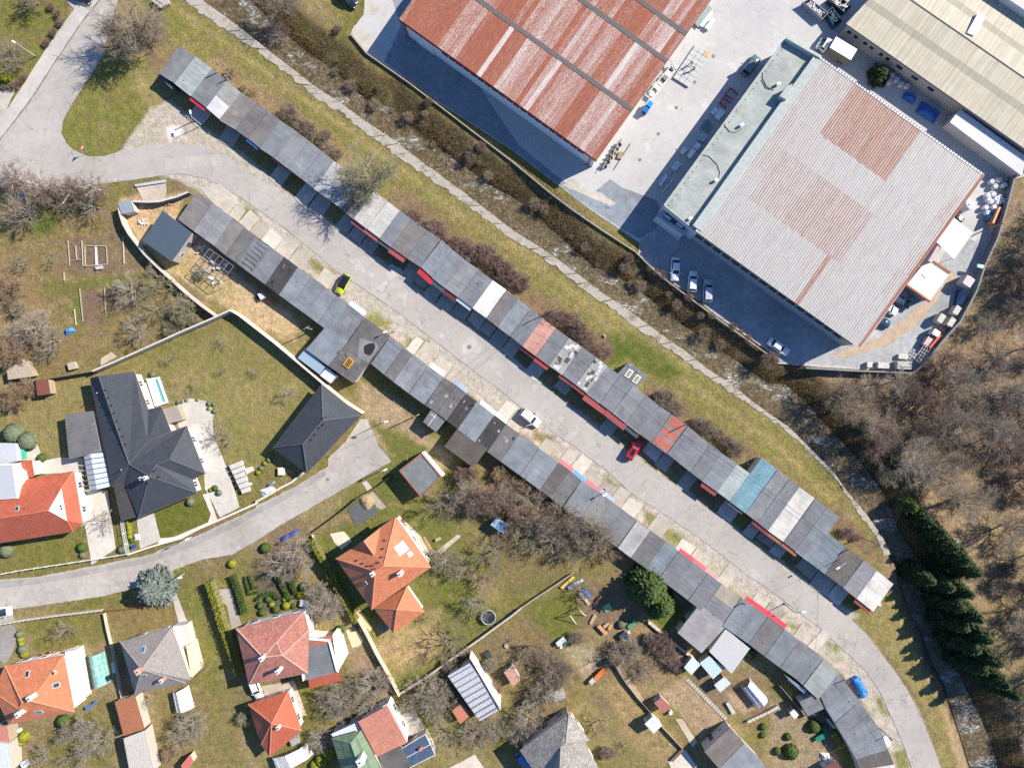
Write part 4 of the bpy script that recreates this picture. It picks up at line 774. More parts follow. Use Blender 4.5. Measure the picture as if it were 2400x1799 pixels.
def house(name,label,cat,t,pts,faces,eave,roofm,wallc=(.62,.58,.50),over=.45,wins=True,storey=None,caps=(.05,.05,.055),group=None,gutter=(.20,.12,.09)):
 """pts: name -> (x, y, h) as the roof points stand in the photograph; faces: lists of names; eave: ordered outline names"""
 P3={k:W3(t if len(v)<4 else v[3],v[0],v[1],v[2])for k,v in pts.items()}
 out=[P3[k][:2]for k in eave];c=centroid(out);g=root(name,label,cat,(c[0],c[1],0),group)
 m=MB();edges={}
 for f in faces:
  q=[P3[k]for k in f];a=sum(q[i][0]*q[(i+1)%len(q)][1]-q[(i+1)%len(q)][0]*q[i][1]for i in range(len(q)))
  if a<0:q=q[::-1];f=f[::-1]
  m.face(q)
  for i in range(len(f)):edges.setdefault(frozenset((f[i],f[(i+1)%len(f)])),[]).append(1)
 for i in range(len(eave)):
  a,b=P3[eave[i]],P3[eave[(i+1)%len(eave)]];m.face([a,b,(b[0],b[1],b[2]-.2),(a[0],a[1],a[2]-.2)])
 r=m.build('roof',roofm,g)
 eh=min(P3[k][2]for k in eave);under=MB();under.face([(x,y,eh-.2)for x,y in out]);under.build('soffit',MT['plaster'],g,color=(.5,.45,.38))
 cp=MB();ev={frozenset((eave[i],eave[(i+1)%len(eave)]))for i in range(len(eave))};anyc=False
 for e,l in edges.items():
  if len(l)==2 and e not in ev:
   a,b=[P3[k]for k in e];cp.tube((a[0],a[1],a[2]+.0),(b[0],b[1],b[2]+.0),.11,.11,6);anyc=True
 if anyc:cp.build('ridge_cap',MT['rough'],r,color=caps)
 gt=MB()
 for i in range(len(eave)):
  a,b=P3[eave[i]],P3[eave[(i+1)%len(eave)]]
  if abs(a[2]-b[2])<.3:gt.tube((a[0],a[1],a[2]-.08),(b[0],b[1],b[2]-.08),.07,.07,5)
 gt.build('gutter',MT['paint'],g,color=gutter)
 w=inset(out,over);MB().prism(w,0,eh-.19).build('wall',MT['plaster'],g,color=wallc)
 if wins:
  windows_on(g,w,1.0)
  if eh>5:windows_on(g,w,3.7)
  a,b=w[0],w[1];ang=math.atan2(b[1]-a[1],b[0]-a[0]);p=lerp(a,b,.12);q=centroid(w);nv=Vector((p[0]-q[0],p[1]-q[1])).normalized()*.04
  d=MB().box((p[0]+nv.x,p[1]+nv.y,.02),(.95,.08,2.05),ang).build('door',MT['paint'],g,color=(.22,.11,.06));MB().box((p[0]+nv.x*2.5,p[1]+nv.y*2.5,1.0),(.12,.06,.05),ang).build('handle',MT['metal'],d)
 return g,r,P3
def chimney(par,t,x,y,z0,h,s=.55,col=(.62,.58,.52),cap=(.55,.55,.55),rz=.6):
 p=W(t,x,y,h);c=MB().box((p[0],p[1],z0),(s,s*1.2,h-z0),rz).build('chimney',MT['rough'],par,color=col)
 MB().box((p[0],p[1],h),(s+.16,s*1.2+.16,.1),rz).build('chimney_cap',MT['rough'],c,color=cap)
 MB().tube((p[0],p[1],h+.1),(p[0],p[1],h+.32),.12,.12,7).build('flue',MT['dark'],c)
def rooflight(par,P,size,nrm,col=None,name='roof_window'):
 """P world point on the slope, nrm = slope normal"""
 n=Vector(nrm).normalized();u=Vector((-n.y,n.x,0)).normalized();v=n.cross(u);o=Vector(P)+n*.06;a,b=size
 def quad(d,k):return[tuple(o+n*d+u*sx*a*k/2+v*sy*b*k/2)for sx,sy in((-1,-1),(1,-1),(1,1),(-1,1))]
 m=MB();lo,hi=quad(-.1,1),quad(.06,1);m.mesh(lo+hi,[(4,5,6,7)]+[(i,(i+1)%4,(i+1)%4+4,i+4)for i in range(4)])
 f=m.build(name,MT['paint'],par,color=(.45,.46,.47));q=MB();q.face(quad(.07,.78));q.build('pane',col or MT['glass'],f)
def fnormal(pts):
 a,b,c=(Vector(p)for p in pts[:3]);n=(b-a).cross(c-a).normalized();return n if n.z>0 else-n
def plane_z(pts,x,y):
 n=fnormal(pts);a=Vector(pts[0]);return a.z-(n.x*(x-a.x)+n.y*(y-a.y))/n.z
def rl(par,P3,names,t,x,y,size,col=None,hguess=5):
 pl=[P3[k]for k in names];w=W(t,x,y,hguess);z=plane_z(pl,*w);w=W(t,x,y,z);z=plane_z(pl,*w);rooflight(par,(*w,z),size,fnormal(pl),col)
def vents(par,P3,names,t,pts):
 pl=[P3[k]for k in names]
 for x,y in pts:
  w=W(t,x,y,4.5);z=plane_z(pl,*w);w=W(t,x,y,z);MB().box((w[0],w[1],z-.05),(.22,.3,.22),.5).build('roof_vent',MT['dark'],par)
  # --- long dark L-shaped bungalow
e,h1=3.1,5.3
pts={'A':(775,-53,e),'R1':(852,-70,h1),'B':(1160,-108,e),'C':(1280,217,e),'D':(1395,195,e),'E':(1478,408,e),'K':(1272,495,4.3),'F':(1612,362,e),'G':(1772,772,e),'I':(1660,822,e),'J':(1704,940,e),'L':(1195,1152,e),'N':(1072,850,e),'M':(968,885,e),'R2':(1115,690,h1),'P':(1290,795,6.6),'Q':(1465,650,6.2),'Q2':(1345,697,6.35)}
g,r,P3=house('bungalow','long dark-tiled bungalow with several hips beside the pool','house','a2',pts,[['A','M','R2','R1'],['M','N','L','P','R2'],['R1','R2','K','E','D','C','B'],['K','R2','P','Q2','Q','F'],['F','Q','G'],['Q','Q2','I','G'],['Q2','P','J','I'],['P','L','J'],['E','K','F']],['A','B','C','D','E','F','G','I','J','L','N','M'],TM['dark'],(.72,.68,.62),caps=(.09,.09,.095))
vents(g,P3,['R1','R2','E'],'a2',[(912,50),(937,117),(962,183),(987,250),(1010,318),(1035,385),(1060,450),(1085,515)]);vents(g,P3,['A','M','R2'],'a2',[(875,122),(895,188),(920,255),(945,320),(968,385),(1025,520),(1045,585)])
vents(g,P3,['P','L','J'],'a2',[(1370,800),(1345,740),(1280,855)]);chimney(g,'a2',1250,812,5.4,7.4,.5,(.70,.66,.60));chimney(g,'a2',1210,815,5.2,6.8,.35,(.25,.25,.26));MB().tube(W3('a2',1048,738,4.6),W3('a2',1048,738,5.6),.1,.1,8).build('flue',MT['metal'],g);MB().tube(W3('a2',838,75,4.2),W3('a2',838,75,5.3),.1,.1,8).build('flue',MT['metal'],g)
m=MB();q=[W3('a2',982,888,2.9),W3('a2',1070,852,2.9),W3('a2',1188,1143,2.6),W3('a2',1045,1182,2.6)];m.mesh(q+[(x,y,z-.15)for x,y,z in q],[(3,2,1,0),(0,1,5,4),(1,2,6,5),(2,3,7,6),(3,0,4,7)]);m.build('porch_roof',TM['dark2'],g)
for p in inset([v[:2]for v in q],.25):MB().tube((*p,0),(*p,2.5),.09,.09,8).build('porch_post',MT['wood'],g)
MB().prism(WL('a2',[(1632,410),(1672,400),(1790,720),(1750,735)],.5),0,.5).build('terrace',MT['white'],g)
q=WL('a2',[(1222,0),(1255,-12),(1330,205),(1285,217)],.3);MB().prism(q,0,.3).build('terrace_edge',MT['white'],g)
# --- dark hipped outbuilding
e=2.9
g,r,P3=house('hipped_garage','dark hipped-roof garage building at the end of the side street','garage','b2',{'A':(567,2,e),'B':(905,272,e),'C':(440,768,e),'D':(147,547,e),'R':(577,312,5.9),'T':(405,517,5.9)},[['A','B','R'],['B','C','T','R'],['C','D','T'],['D','A','R','T']],['A','B','C','D'],TM['dark'],(.66,.58,.48),caps=(.10,.105,.11))
vents(g,P3,['B','C','T'],'b2',[(548,375),(513,432),(478,478),(602,282),(583,345)]);vents(g,P3,['D','A','R'],'b2',[(475,393),(438,440),(402,482),(508,350)])
# --- orange villa
e=5.4
pts={'N':(1205,1145,e),'E':(1510,1580,e),'S':(1000,1945,e),'W':(690,1505,e),'P1':(1100,1570,9.7),'P2':(1030,1615,9.7),'a':(835,1415,e),'b':(1068,1240,e),'g':(930,1352,8.1),'v':(1020,1478,8.1)}
g,r,P3=house('villa','orange-tiled two-storey villa with a white roof panel on the open lawn','house','b2',pts,[['N','E','P1'],['E','S','P2','P1'],['S','W','P2'],['W','a','v','b','N','P1','P2'],['b','v','g'],['a','g','v']],['N','E','S','W','a','g','b'],TM['orange'],(.70,.64,.55),over=.5,caps=(.50,.22,.13))
e2=3.0;P_=[W3('b2',*p,e2)for p in((1018,1935),(1302,1745),(1455,1965),(1187,2152))];pk=W3('b2',1216,1945,5.6);m=MB()
for i in range(4):m.face([P_[(i+1)%4],P_[i],pk]);m.face([P_[i],P_[(i+1)%4],(*P_[(i+1)%4][:2],e2-.2),(*P_[i][:2],e2-.2)])
wr_=m.build('wing_roof',TM['orange'],g);MB().prism(inset([p[:2]for p in P_],.45),0,e2-.05).build('wing_wall',MT['plaster'],g,color=(.70,.64,.55));q=MB()
for i in range(4):q.tube(P_[i],pk,.11,.11,6)
q.build('ridge_cap',MT['rough'],wr_,color=(.50,.22,.13))
rl(g,P3,['N','E','P1'],'b2',1253,1418,(2.0,2.3),MT['white'],6.5);rl(g,P3,['N','E','P1'],'b2',1328,1468,(.9,1.0),plain('pale_glass',(.45,.50,.55),.1,.05,1,0),6);rl(g,P3,['S','W','P2'],'b2',945,1715,(.8,1.0),None,6.5)
chimney(g,'b2',1005,1640,7.2,10.2,.6,(.66,.58,.48));chimney(g,'b2',1242,1640,6.0,9.4,.65,(.66,.58,.48));vents(g,P3,['W','N','P1'],'b2',[(870,1520),(922,1545),(968,1566),(1025,1590),(1012,1562),(1060,1536),(1087,1490),(1098,1418),(1115,1345)])
# --- red house at the western edge
e=3.6
pts={'NW':(-260,905,e),'NE':(632,752,e),'E':(712,1205,e-.2),'SE':(627,1272,e),'SW':(-260,1410,e),'R':(420,1090,7.6),'RW':(-260,1200,7.6),'K1':(530,900,5.6),'K2':(578,1178,5.6)}
g,r,P3=house('house','red-tiled house with a half-hipped gable and white gable wall at the western edge','house','a2',pts,[['NW','NE','K1','R','RW'],['NE','E','SE','K2','K1'],['R','K2','SE','SW','RW'],],['NW','NE','E','SE','SW'],TM['red'],(.72,.66,.58),caps=(.48,.16,.10))
m=MB();m.face([P3['K1'],P3['K2'],P3['R']]);m.build('gable_wall',MT['white'],g)
for x,y in((525,1050),(532,1072)):p=W('a2',x,y,6.0);MB().box((p[0]+.1,p[1],5.9),(.1,.4,.45),.15).build('gable_window',MT['glass'],g)
MB().prism(WL('a2',[(-200,700),(112,690),(150,985),(-200,1010)],6.0),3.6,6.0).build('dormer',MT['white'],g);onroof('a2',[(-200,705),(105,695),(146,982),(-200,1006)],6.02,(.40,.42,.45),.03,g,MT['paint'],'dormer_roof');MB().prism(WL('a2',[(114,690),(190,760),(192,830),(152,950)],4.8),3.0,4.8).build('dormer_wall',MT['white'],g)
m=MB();m.face([W3('a2',195,822,3.2),W3('a2',300,795,3.2),W3('a2',276,655,4.0),W3('a2',165,668,4.0)]);m.build('porch_roof',TM['red'],g);MB().prism(inset(WL('a2',[(195,822),(300,795),(276,655),(165,668)],3.4),.3),0,3.15).build('porch_wall',MT['plaster'],g,color=(.7,.62,.52))
rl(g,P3,['NW','NE','R'],'a2',150,1075,(.7,1.0),None,6.8);MB().lathe(W3('a2',212,1085,6.8),[(.42,0),(.40,.12),(.2,.2),(.05,.22)],14).build('satellite_dish',MT['dark'],g)
# --- orange house lower left
e=4.6
pts={'A':(42,775,e),'B':(550,685,e),'C':(642,1172,e),'D':(75,1282,e),'G':(-60,1000,e),'P':(190,1092,7.8),'Q':(272,1080,7.8),'V':(165,1150,7.0)}
g,r,P3=house('house','orange-tiled house with a broad white terrace beside the teal tunnel greenhouse','house','a3',pts,[['A','B','Q','P'],['B','C','Q'],['C','D','V','P','Q'],['G','A','P','V'],['D','G','V']],['A','B','C','D','G'],TM['orange'],(.76,.73,.68),caps=(.52,.24,.14))
MB().prism(WL('a3',[(560,655),(652,640),(722,1058),(645,1125)],2.6),0,2.6).build('terrace',MT['white'],g);MB().prism(WL('a3',[(150,745),(650,612),(655,640),(560,662),(150,770)],1.0),0,1.0).build('terrace',MT['rough'],g,color=(.46,.33,.24))
for a in((240,845),):rl(g,P3,['A','B','Q'],'a3',*a,(.75,1.3),None,6)
rl(g,P3,['B','C','Q'],'a3',485,942,(.9,1.2),None,5.6);rl(g,P3,['C','D','Q'],'a3',335,1172,(1.5,1.0),None,6);chimney(g,'a3',250,1060,7.0,9.0,.7,(.62,.56,.50));chimney(g,'a3',150,1200,6.0,8.2,.7,(.62,.56,.50));chimney(g,'a3',475,830,5.3,6.3,.4,(.5,.2,.12))
for x,y in((378,673),(445,652),(478,650),(545,640)):MB().lathe(W3('a3',x,y,1.0),[(.16,0),(.24,.35),(.2,.36),(.15,.3)],10).build('flower_pot',MT['rough'],g,color=(.32,.16,.10))
# --- grey-brown pyramid-roofed house
e=4.6
pts={'A':(1037,568,e),'B':(1482,443,e),'C':(1645,898,e),'C2':(1600,922,e),'D':(1165,1018,e),'P':(1222,806,8.9)}
g,r,P3=house('house','grey pyramid-roofed house with red chimneys and a cream terrace','house','a3',pts,[['A','B','P'],['B','C','C2','P'],['C2','D','P'],['D','A','P']],['A','B','C','C2','D'],TM['greyb'],(.66,.60,.46),caps=(.27,.25,.235))
chimney(g,'a3',1188,828,7.0,9.6,.8,(.48,.20,.14),(.55,.35,.25));chimney(g,'a3',1392,908,5.6,7.8,.5,(.48,.22,.16));rl(g,P3,['A','B','P'],'a3',1237,637,(.75,1.3),plain('blue_glass',(.04,.13,.30),.08,.1,1,0),6);rl(g,P3,['C2','D','P'],'a3',1248,858,(.8,.6),None,7.6)
MB().prism(WL('a3',[(1492,432),(1610,418),(1648,590),(1540,668)],2.4),0,2.4).build('terrace',MT['rough'],g,color=(.50,.47,.44));MB().prism(WL('a3',[(1606,600),(1640,590),(1700,832),(1655,880)],3.2),0,3.2).build('annex',MT['plaster'],g,color=(.68,.60,.40))
# --- old red tiled house with flat-roofed extension
e=5.0
pts={'A':(-172,455,e),'B':(412,308,e),'B2':(455,468,e),'C':(445,838,e),'D':(-62,940,e),'P':(60,703,8.0),'Q':(226,684,8.0),'T':(304,340,6.6),'U':(176,572,6.9),'V':(370,738,e+.6)}
g,r,P3=house('house','lichen-speckled red-tiled house with a flat grey-roofed extension','house','b3',pts,[['A','B','U','P'],['B','B2','Q','U'],['U','Q','P'],['B2','C','Q'],['C','D','P','Q'],['D','A','P']],['A','B','B2','C','D'],TM['pinkred'],(.72,.70,.66),caps=(.50,.33,.27))
q=WL('b3',[(338,520),(640,545),(715,828),(410,905)],4.4);MB().prism(inset(q,.12),0,4.2).build('extension_wall',MT['plaster'],g,color=(.74,.72,.68));m=MB();m.axis=(q[1][0]-q[0][0],q[1][1]-q[0][1]);m.prism(q,4.2,4.4);m.build('extension_roof',felt_m,g,color=(.155,.165,.175))
m=MB();iq=inset(q,.35)
for i in(0,1,3):j=(i+1)%4;m.prism([q[i],q[j],iq[j],iq[i]],4.402,4.75)
m.build('parapet',MT['white'],g);MB().prism(WL('b3',[(660,505),(690,510),(755,738),(702,822)],4.2),0,4.2).build('terrace_wall',MT['white'],g)
for a in([(440,612,4.75),(655,572,4.75),(662,508,4.0),(470,545,4.0)],[(452,895,4.3),(708,822,4.3),(752,900,3.4),(462,975,3.4)]):
 m=MB();pq=[W3('b3',*p)for p in a];s_=sum(pq[i][0]*pq[(i+1)%4][1]-pq[(i+1)%4][0]*pq[i][1]for i in range(4));m.face(pq if s_>0 else pq[::-1]);m.build('skirt_roof',TM['red'],g)
chimney(g,'b3',45,718,7.4,9.4,.6,(.5,.42,.36));chimney(g,'b3',185,830,6.0,8.6,.55,(.72,.70,.66));m=MB();pd=[W3('b3',60,520,6.0),W3('b3',132,500,6.0),W3('b3',92,572,6.9)];m.face(pd[::-1]);m.face([pd[0],pd[1],(pd[1][0],pd[1][1],5.2),(pd[0][0],pd[0][1],5.2)]);m.build('dormer',TM['red'],g)
# --- small orange pyramid roof
e=3.2
pts={'A':(-68,1108,e),'B':(276,995,e),'C':(392,1332,e),'D':(118,1560,e),'D2':(45,1455,e),'P':(134,1272,6.6)}
g,r,P3=house('house','small orange pyramid-roofed house below the lichen-speckled red house','house','b3',pts,[['A','B','P'],['B','C','P'],['C','D','P'],['D','D2','P'],['D2','A','P']],['A','B','C','D','D2'],TM['red'],(.68,.62,.52),caps=(.52,.20,.12));chimney(g,'b3',188,1312,4.6,6.6,.5,(.66,.60,.5))
# --- green hipped house with salmon and grey roofs
e=4.6
pts={'A':(655,1402,e),'B':(905,1335,e),'C':(1088,1668,e),'C2':(1150,1800,e),'D':(760,1850,e),'D2':(738,1665,e),'P':(818,1442,6.6),'Q':(868,1582,7.0),'Q2':(900,1760,7.0)}
g,r,P3=house('house','green-roofed house with a big white chimney at the lower edge','house','b3',pts,[['A','B','P'],['B','C','C2','Q2','Q','P'],['A','P','Q','D2'],['D2','Q','Q2','D'],['C2','D','Q2']],['A','B','C','C2','D','D2'],TM['green'],(.70,.68,.62),caps=(.16,.24,.15));chimney(g,'b3',898,1610,6.0,8.6,1.0,(.74,.71,.66))
metalroof('lean_to','pale metal strip roof joining the green and salmon roofs','lean-to','b3',[(645,1365),(888,1255),(905,1328),(700,1432)],3.6,(.50,.54,.58))
e=4.4;pts={'A':(880,1256,e),'B':(1130,1120,e+.9),'C':(1300,1440,e+.9),'D':(1045,1562,e)}
g,r,P3=house('house','salmon single-slope roofed house next to the green roof','house','b3',pts,[['A','B','C','D']],['A','B','C','D'],TM['salmon'],(.74,.72,.68),over=.25,caps=(.5,.2,.15));MB().prism(WL('b3',[(1216,1300),(1240,1300),(1302,1440),(1270,1455)],2.4),0,2.4).build('white_wall',MT['white'],g)
flatbuild('annex','dark flat-roofed annex below the salmon roof','annex','b3',[(1058,1555),(1250,1470),(1338,1640),(1270,1760),(1095,1700)],3.2,(.105,.10,.098))
g,r,_=flatbuild('sunroom','glass-roofed sunroom with a brick chimney pot beside the dark annex','sunroom','b3',[(1252,1490),(1462,1365),(1548,1540),(1330,1652)],2.9,(.06,.08,.12),mat=plain('blue_glazing',(.07,.10,.16),.12,.25,1.2,0,spec=.6))
q=WL('b3',[(1252,1490),(1462,1365),(1548,1540),(1330,1652)],2.9);fm=MB();mid0,mid1=lerp(q[0],q[3],.5),lerp(q[1],q[2],.5)
for a,b in((q[0],q[1]),(q[1],q[2]),(q[2],q[3]),(q[3],q[0]),(mid0,mid1)):fm.tube((*a,2.95),(*b,2.95),.06,.06,4)
fm.build('glazing_bar',MT['white'],r);p=W('b3',1422,1490,3.2);MB().box((p[0],p[1],2.85),(.55,.6,.7),.5).build('chimney',MT['rough'],g,color=(.48,.16,.10))
# --- old grey house
e=4.4
pts={'N':(492,1188,e),'E':(668,1415,e),'E2':(625,1450,e+.5),'SE':(745,1652,e),'S':(560,1850,e),'S2':(300,1850,e),'W':(68,1505,e),'P':(420,1476,7.6),'P2':(462,1442,7.4),'PS':(410,1700,7.6)}
g,r,P3=house('house','old lichened grey slate-roofed house at the lower edge beside the bright blue car','house','c3',pts,[['W','N','P2','P'],['N','E','P2'],['P2','E','E2','P'],['P','E2','SE','PS'],['SE','S','PS'],['S','S2','PS'],['W','P','PS','S2']],['N','E','E2','SE','S','S2','W'],TM['oldgrey'],(.60,.52,.42),caps=(.27,.25,.23))
flatbuild('house','flat taupe and blue-grey roofed house in the lower garden plots','house','c3',[(1660,1515),(1885,1305),(2005,1440),(1785,1660)],3.4,(.155,.138,.125));flatbuild('house','blue-grey flat-roofed block adjoining the taupe flat roof','house','c3',[(2007,1442),(2150,1590),(2230,1720),(2000,1900),(1788,1662)],3.3,(.20,.22,.235))
# --- small buildings
g,r,_=flatbuild('garden_house','square flat-roofed garden house with a brick-red rim and white wall','garden house','b2',[(1432,590),(1606,797),(1427,980),(1235,745)],3.2,(.165,.175,.18),(.70,.66,.60),rim=(.28,.12,.085));MB().prism(WL('b2',[(1432,588),(1448,586),(1622,790),(1606,797)],2.6),0,2.6).build('white_wall',MT['white'],g)
g,r,_=flatbuild('carport','modern dark blue flat-roofed building site shed near the curved wall','shed','a1',[(1405,160),(1657,350),(1482,600),(1230,420)],3.4,(.060,.085,.112),(.40,.36,.30),mat=plain('blue_membrane',(.062,.088,.115),.6,.08,1,.05))
metalroof('shed','small grey sheet-roofed shed at the top of the curved wall','shed','a1',[(1015,97),(1130,65),(1160,165),(1045,187)],2.2,(.24,.28,.32))
flatbuild('carport','charcoal felt-roofed carport west of the long dark bungalow','carport','a2',[(557,262),(800,230),(870,590),(597,647)],2.7,(.135,.135,.138),parts=False)
g=root('canopy_shelter','pale blue translucent gabled shelter beside the charcoal carport','shelter',(*W('a2',840,760),0));m=MB()
a,b,c,d,e_,f_=W3('a2',722,615,2.2),W3('a2',780,602,3.0),W3('a2',895,590,2.4),W3('a2',965,885,2.4),W3('a2',838,915,3.0),W3('a2',775,922,2.2)
for P0,P1,P2,P3_ in((a,b,e_,f_),(b,c,d,e_)):
 for k in range(7):m.face([lerp(P0,P3_,(k+1)/7-.02),lerp(P1,P2,(k+1)/7-.02),lerp(P1,P2,k/7),lerp(P0,P3_,k/7)])
m.build('roof',MT['paint'],g,color=(.42,.48,.54))
for p in(a,c,d,f_):MB().tube((p[0],p[1],0),p,.05,.05,6).build('post',MT['metal'],g)
g=metalroof('barn','long shed with a streaked silver sheet roof and white side wall','shed','b3',[(1655,862),(1845,752),(2118,1150),(1932,1258)],3.2,(.37,.41,.46),drop=0,rib=.45,rust=True,h2=3.0);MB().prism(WL('b3',[(1845,700),(1862,705),(2115,1085),(2112,1150)],3.2),0,3.5).build('white_wall',MT['plaster'],g,color=(.66,.62,.56))
for k in range(9):u=(k+.5)/9;q=WL('b3',[(1655,862),(1845,752),(2118,1150),(1932,1258)],3.15);A,B=lerp(q[0],q[3],u),lerp(q[1],q[2],u);MB().box((*lerp(A,B,.5),3.22),(math.dist(A,B)-.2,.22,.03),math.atan2(B[1]-A[1],B[0]-A[0])).build('rust_streak_strip',MT['rough'],g,color=(.22,.15,.13))
for lab,t,q,h,c in(('small terracotta-roofed hut beside the streaked silver shed','b3',[(1690,1160),(1762,1112),(1840,1222),(1762,1282)],2.2,(.42,.17,.11)),('small pinkish-roofed hut among bare trees near the garden plots','b3',[(2140,832),(2215,770),(2285,900),(2222,962)],2.3,(.44,.26,.20)),('rust-red sheet hut on the western garden edge','a2',[(305,-40),(415,-45),(430,85),(315,100)],2.2,(.17,.065,.05)),('rusty-roofed outbuilding below the grey pyramid roof','a3',[(990,1085),(1170,1042),(1245,1325),(1060,1385)],2.8,(.30,.12,.065)),('pale grey-roofed outbuilding below the rusty roof','a3',[(1065,1402),(1250,1332),(1330,1700),(1120,1730)],3.0,(.42,.40,.36)),('grey weathered plank-roofed hut in the western garden corner','a1',[(60,1540),(205,1440),(290,1590),(60,1620)],1.9,(.36,.31,.25)),('silver sheet-roofed shed nearest the grey felt block','c3',[(1485,790),(1555,702),(1636,766),(1552,860)],2.2,(.50,.54,.57)),('pale turquoise sheet-roofed shed beneath the white shed','c3',[(1620,752),(1702,690),(1840,802),(1740,895)],2.1,(.42,.52,.55)),('silver twin-sheet shed by the potting beds','c3',[(1745,940),(1832,870),(1896,930),(1802,1010)],2.0,(.48,.52,.54)),('pale sheet-roofed shed alone on the ploughed lawn','c3',[(1146,1276),(1216,1210),(1302,1292),(1226,1366)],2.4,(.58,.57,.56)),('red and white striped sheet shed at the corner of the tilled field','c3',[(1228,1097),(1290,1047),(1382,1137),(1312,1192)],2.2,(.34,.13,.11)),('tiny white-roofed hut with a red end near the bend of the garages','d3',[(185,1180),(225,1150),(272,1205),(235,1240)],1.9,(.62,.60,.58)),('maroon-roofed hut at the lower edge near the garden beds','d3',[(470,1660),(590,1590),(640,1660),(560,1760)],2.0,(.16,.07,.06)),('dark lean-to hut in the shaded thicket below the pinkish hut','c3',[(325,1020),(430,965),(470,1050),(365,1100)],2.0,(.36,.35,.33)),('weathered timber stack roof under bare trees left of the thicket hut','c3',[(85,1090),(200,1030),(235,1100),(120,1160)],1.4,(.28,.24,.20)),('rust-red roofed hut in the lower left garden','a3',[(1560,1640),(1640,1540),(1670,1610),(1600,1700)],2.0,(.42,.13,.10)),('pale sheet-roofed shed on the bungalow garden terrace','a2',[(1405,215),(1525,182),(1577,310),(1450,342)],2.3,(.30,.27,.23)),('silver-roofed house corner at the lower left edge','a3',[(-80,1430),(75,1450),(85,1700),(-80,1700)],3.6,(.46,.50,.54)),('red sheet strip roof at the western edge below the orange house','a3',[(-60,1300),(60,1290),(78,1440),(-60,1420)],3.0,(.40,.17,.14))):
 metalroof('hut' if 'hut' in lab else 'shed',lab,'shed',t,q,h,c,rust=True,rib=.3,wallc=random.choice([(.45,.40,.34),(.35,.28,.2),(.55,.5,.44)]))
g=root('concrete_bunker','small weathered concrete block by the creek wall near the junction','block',(*W('a0',1400,15),0));MB().prism(WL('a0',[(1300,0),(1360,-40),(1440,-20),(1462,30),(1390,70)],.9),0,.9).build('block_body',MT['conc_wall'],g);MB().prism(WL('a0',[(1340,-5),(1370,-25),(1420,-10),(1400,30)],1.0),.9,1.02).build('block_cap',MT['conc_wall'],g)
def greenhouse(label,t,q,h,col,arch=True,n=6,film=(.3,.5,.45)):
 poly=WL(t,q,h*.5);c=centroid(poly);g=root('greenhouse',label,'greenhouse',(c[0],c[1],0));m=MB();K=8
 for i in range(n):
  for k in range(K):
   def pt(u,v):
    A,B=lerp(poly[0],poly[3],u),lerp(poly[1],poly[2],u);x,y=lerp(A,B,v);z=h*(math.sin(math.pi*v)**.6 if arch else(1-abs(2*v-1))*.45+.55 if 0<v<1 else 0);return(x,y,z+.02)
   m.face([pt(i/n,k/K),pt(i/n,(k+1)/K),pt((i+1)/n,(k+1)/K),pt((i+1)/n,k/K)])
 fm_=NT('greenhouse_film');fm_.set(fm_.mix(fm_.ramp(fm_.noise(1.2,4),[(.4,0),(.6,1)]),film,tuple(min(.8,c_*1.5)for c_ in film)),.35,0,.4);fm_.b.inputs['Alpha'].default_value=.78;m.build('cover',fm_.m,g)
 fr=MB()
 for i in range(n+1):
  last=None
  for k in range(K+1):
   A,B=lerp(poly[0],poly[3],i/n),lerp(poly[1],poly[2],i/n);x,y=lerp(A,B,k/K);z=h*(math.sin(math.pi*k/K)**.6 if arch else(1-abs(2*k/K-1))*.45+.55 if 0<k<K else 0);pnt=(x,y,z+.04)
   if last:fr.tube(last,pnt,.035,.035,4)
   last=pnt
 for v in(.2,.5,.8):
  A,B=lerp(poly[0],poly[1],v),lerp(poly[3],poly[2],v);z=h*(math.sin(math.pi*v)**.6 if arch else(1-abs(2*v-1))*.45+.55)+.04;fr.tube((*A,z),(*B,z),.03,.03,4)
 fr.build('frame',MT['white']if not arch else MT['metal'],g);return g
greenhouse('teal plastic tunnel greenhouse beside the orange house terrace','a3',[(752,692),(880,662),(930,930),(802,968)],2.0,None,True,6,(.20,.42,.38))
greenhouse('small white-framed greenhouse by the grey pyramid-roofed house','a3',[(1482,1012),(1610,960),(1660,1147),(1512,1170)],2.1,None,False,6,(.52,.54,.55))
greenhouse('long glazed greenhouse with blue panes near the tilled field','c3',[(1985,968),(2062,895),(2215,1062),(2112,1142)],2.0,None,False,8,(.36,.40,.48))
greenhouse('white framed glass veranda below the small orange house','b3',[(115,1580),(420,1470),(480,1560),(160,1700)],2.4,None,False,7,(.45,.46,.45))
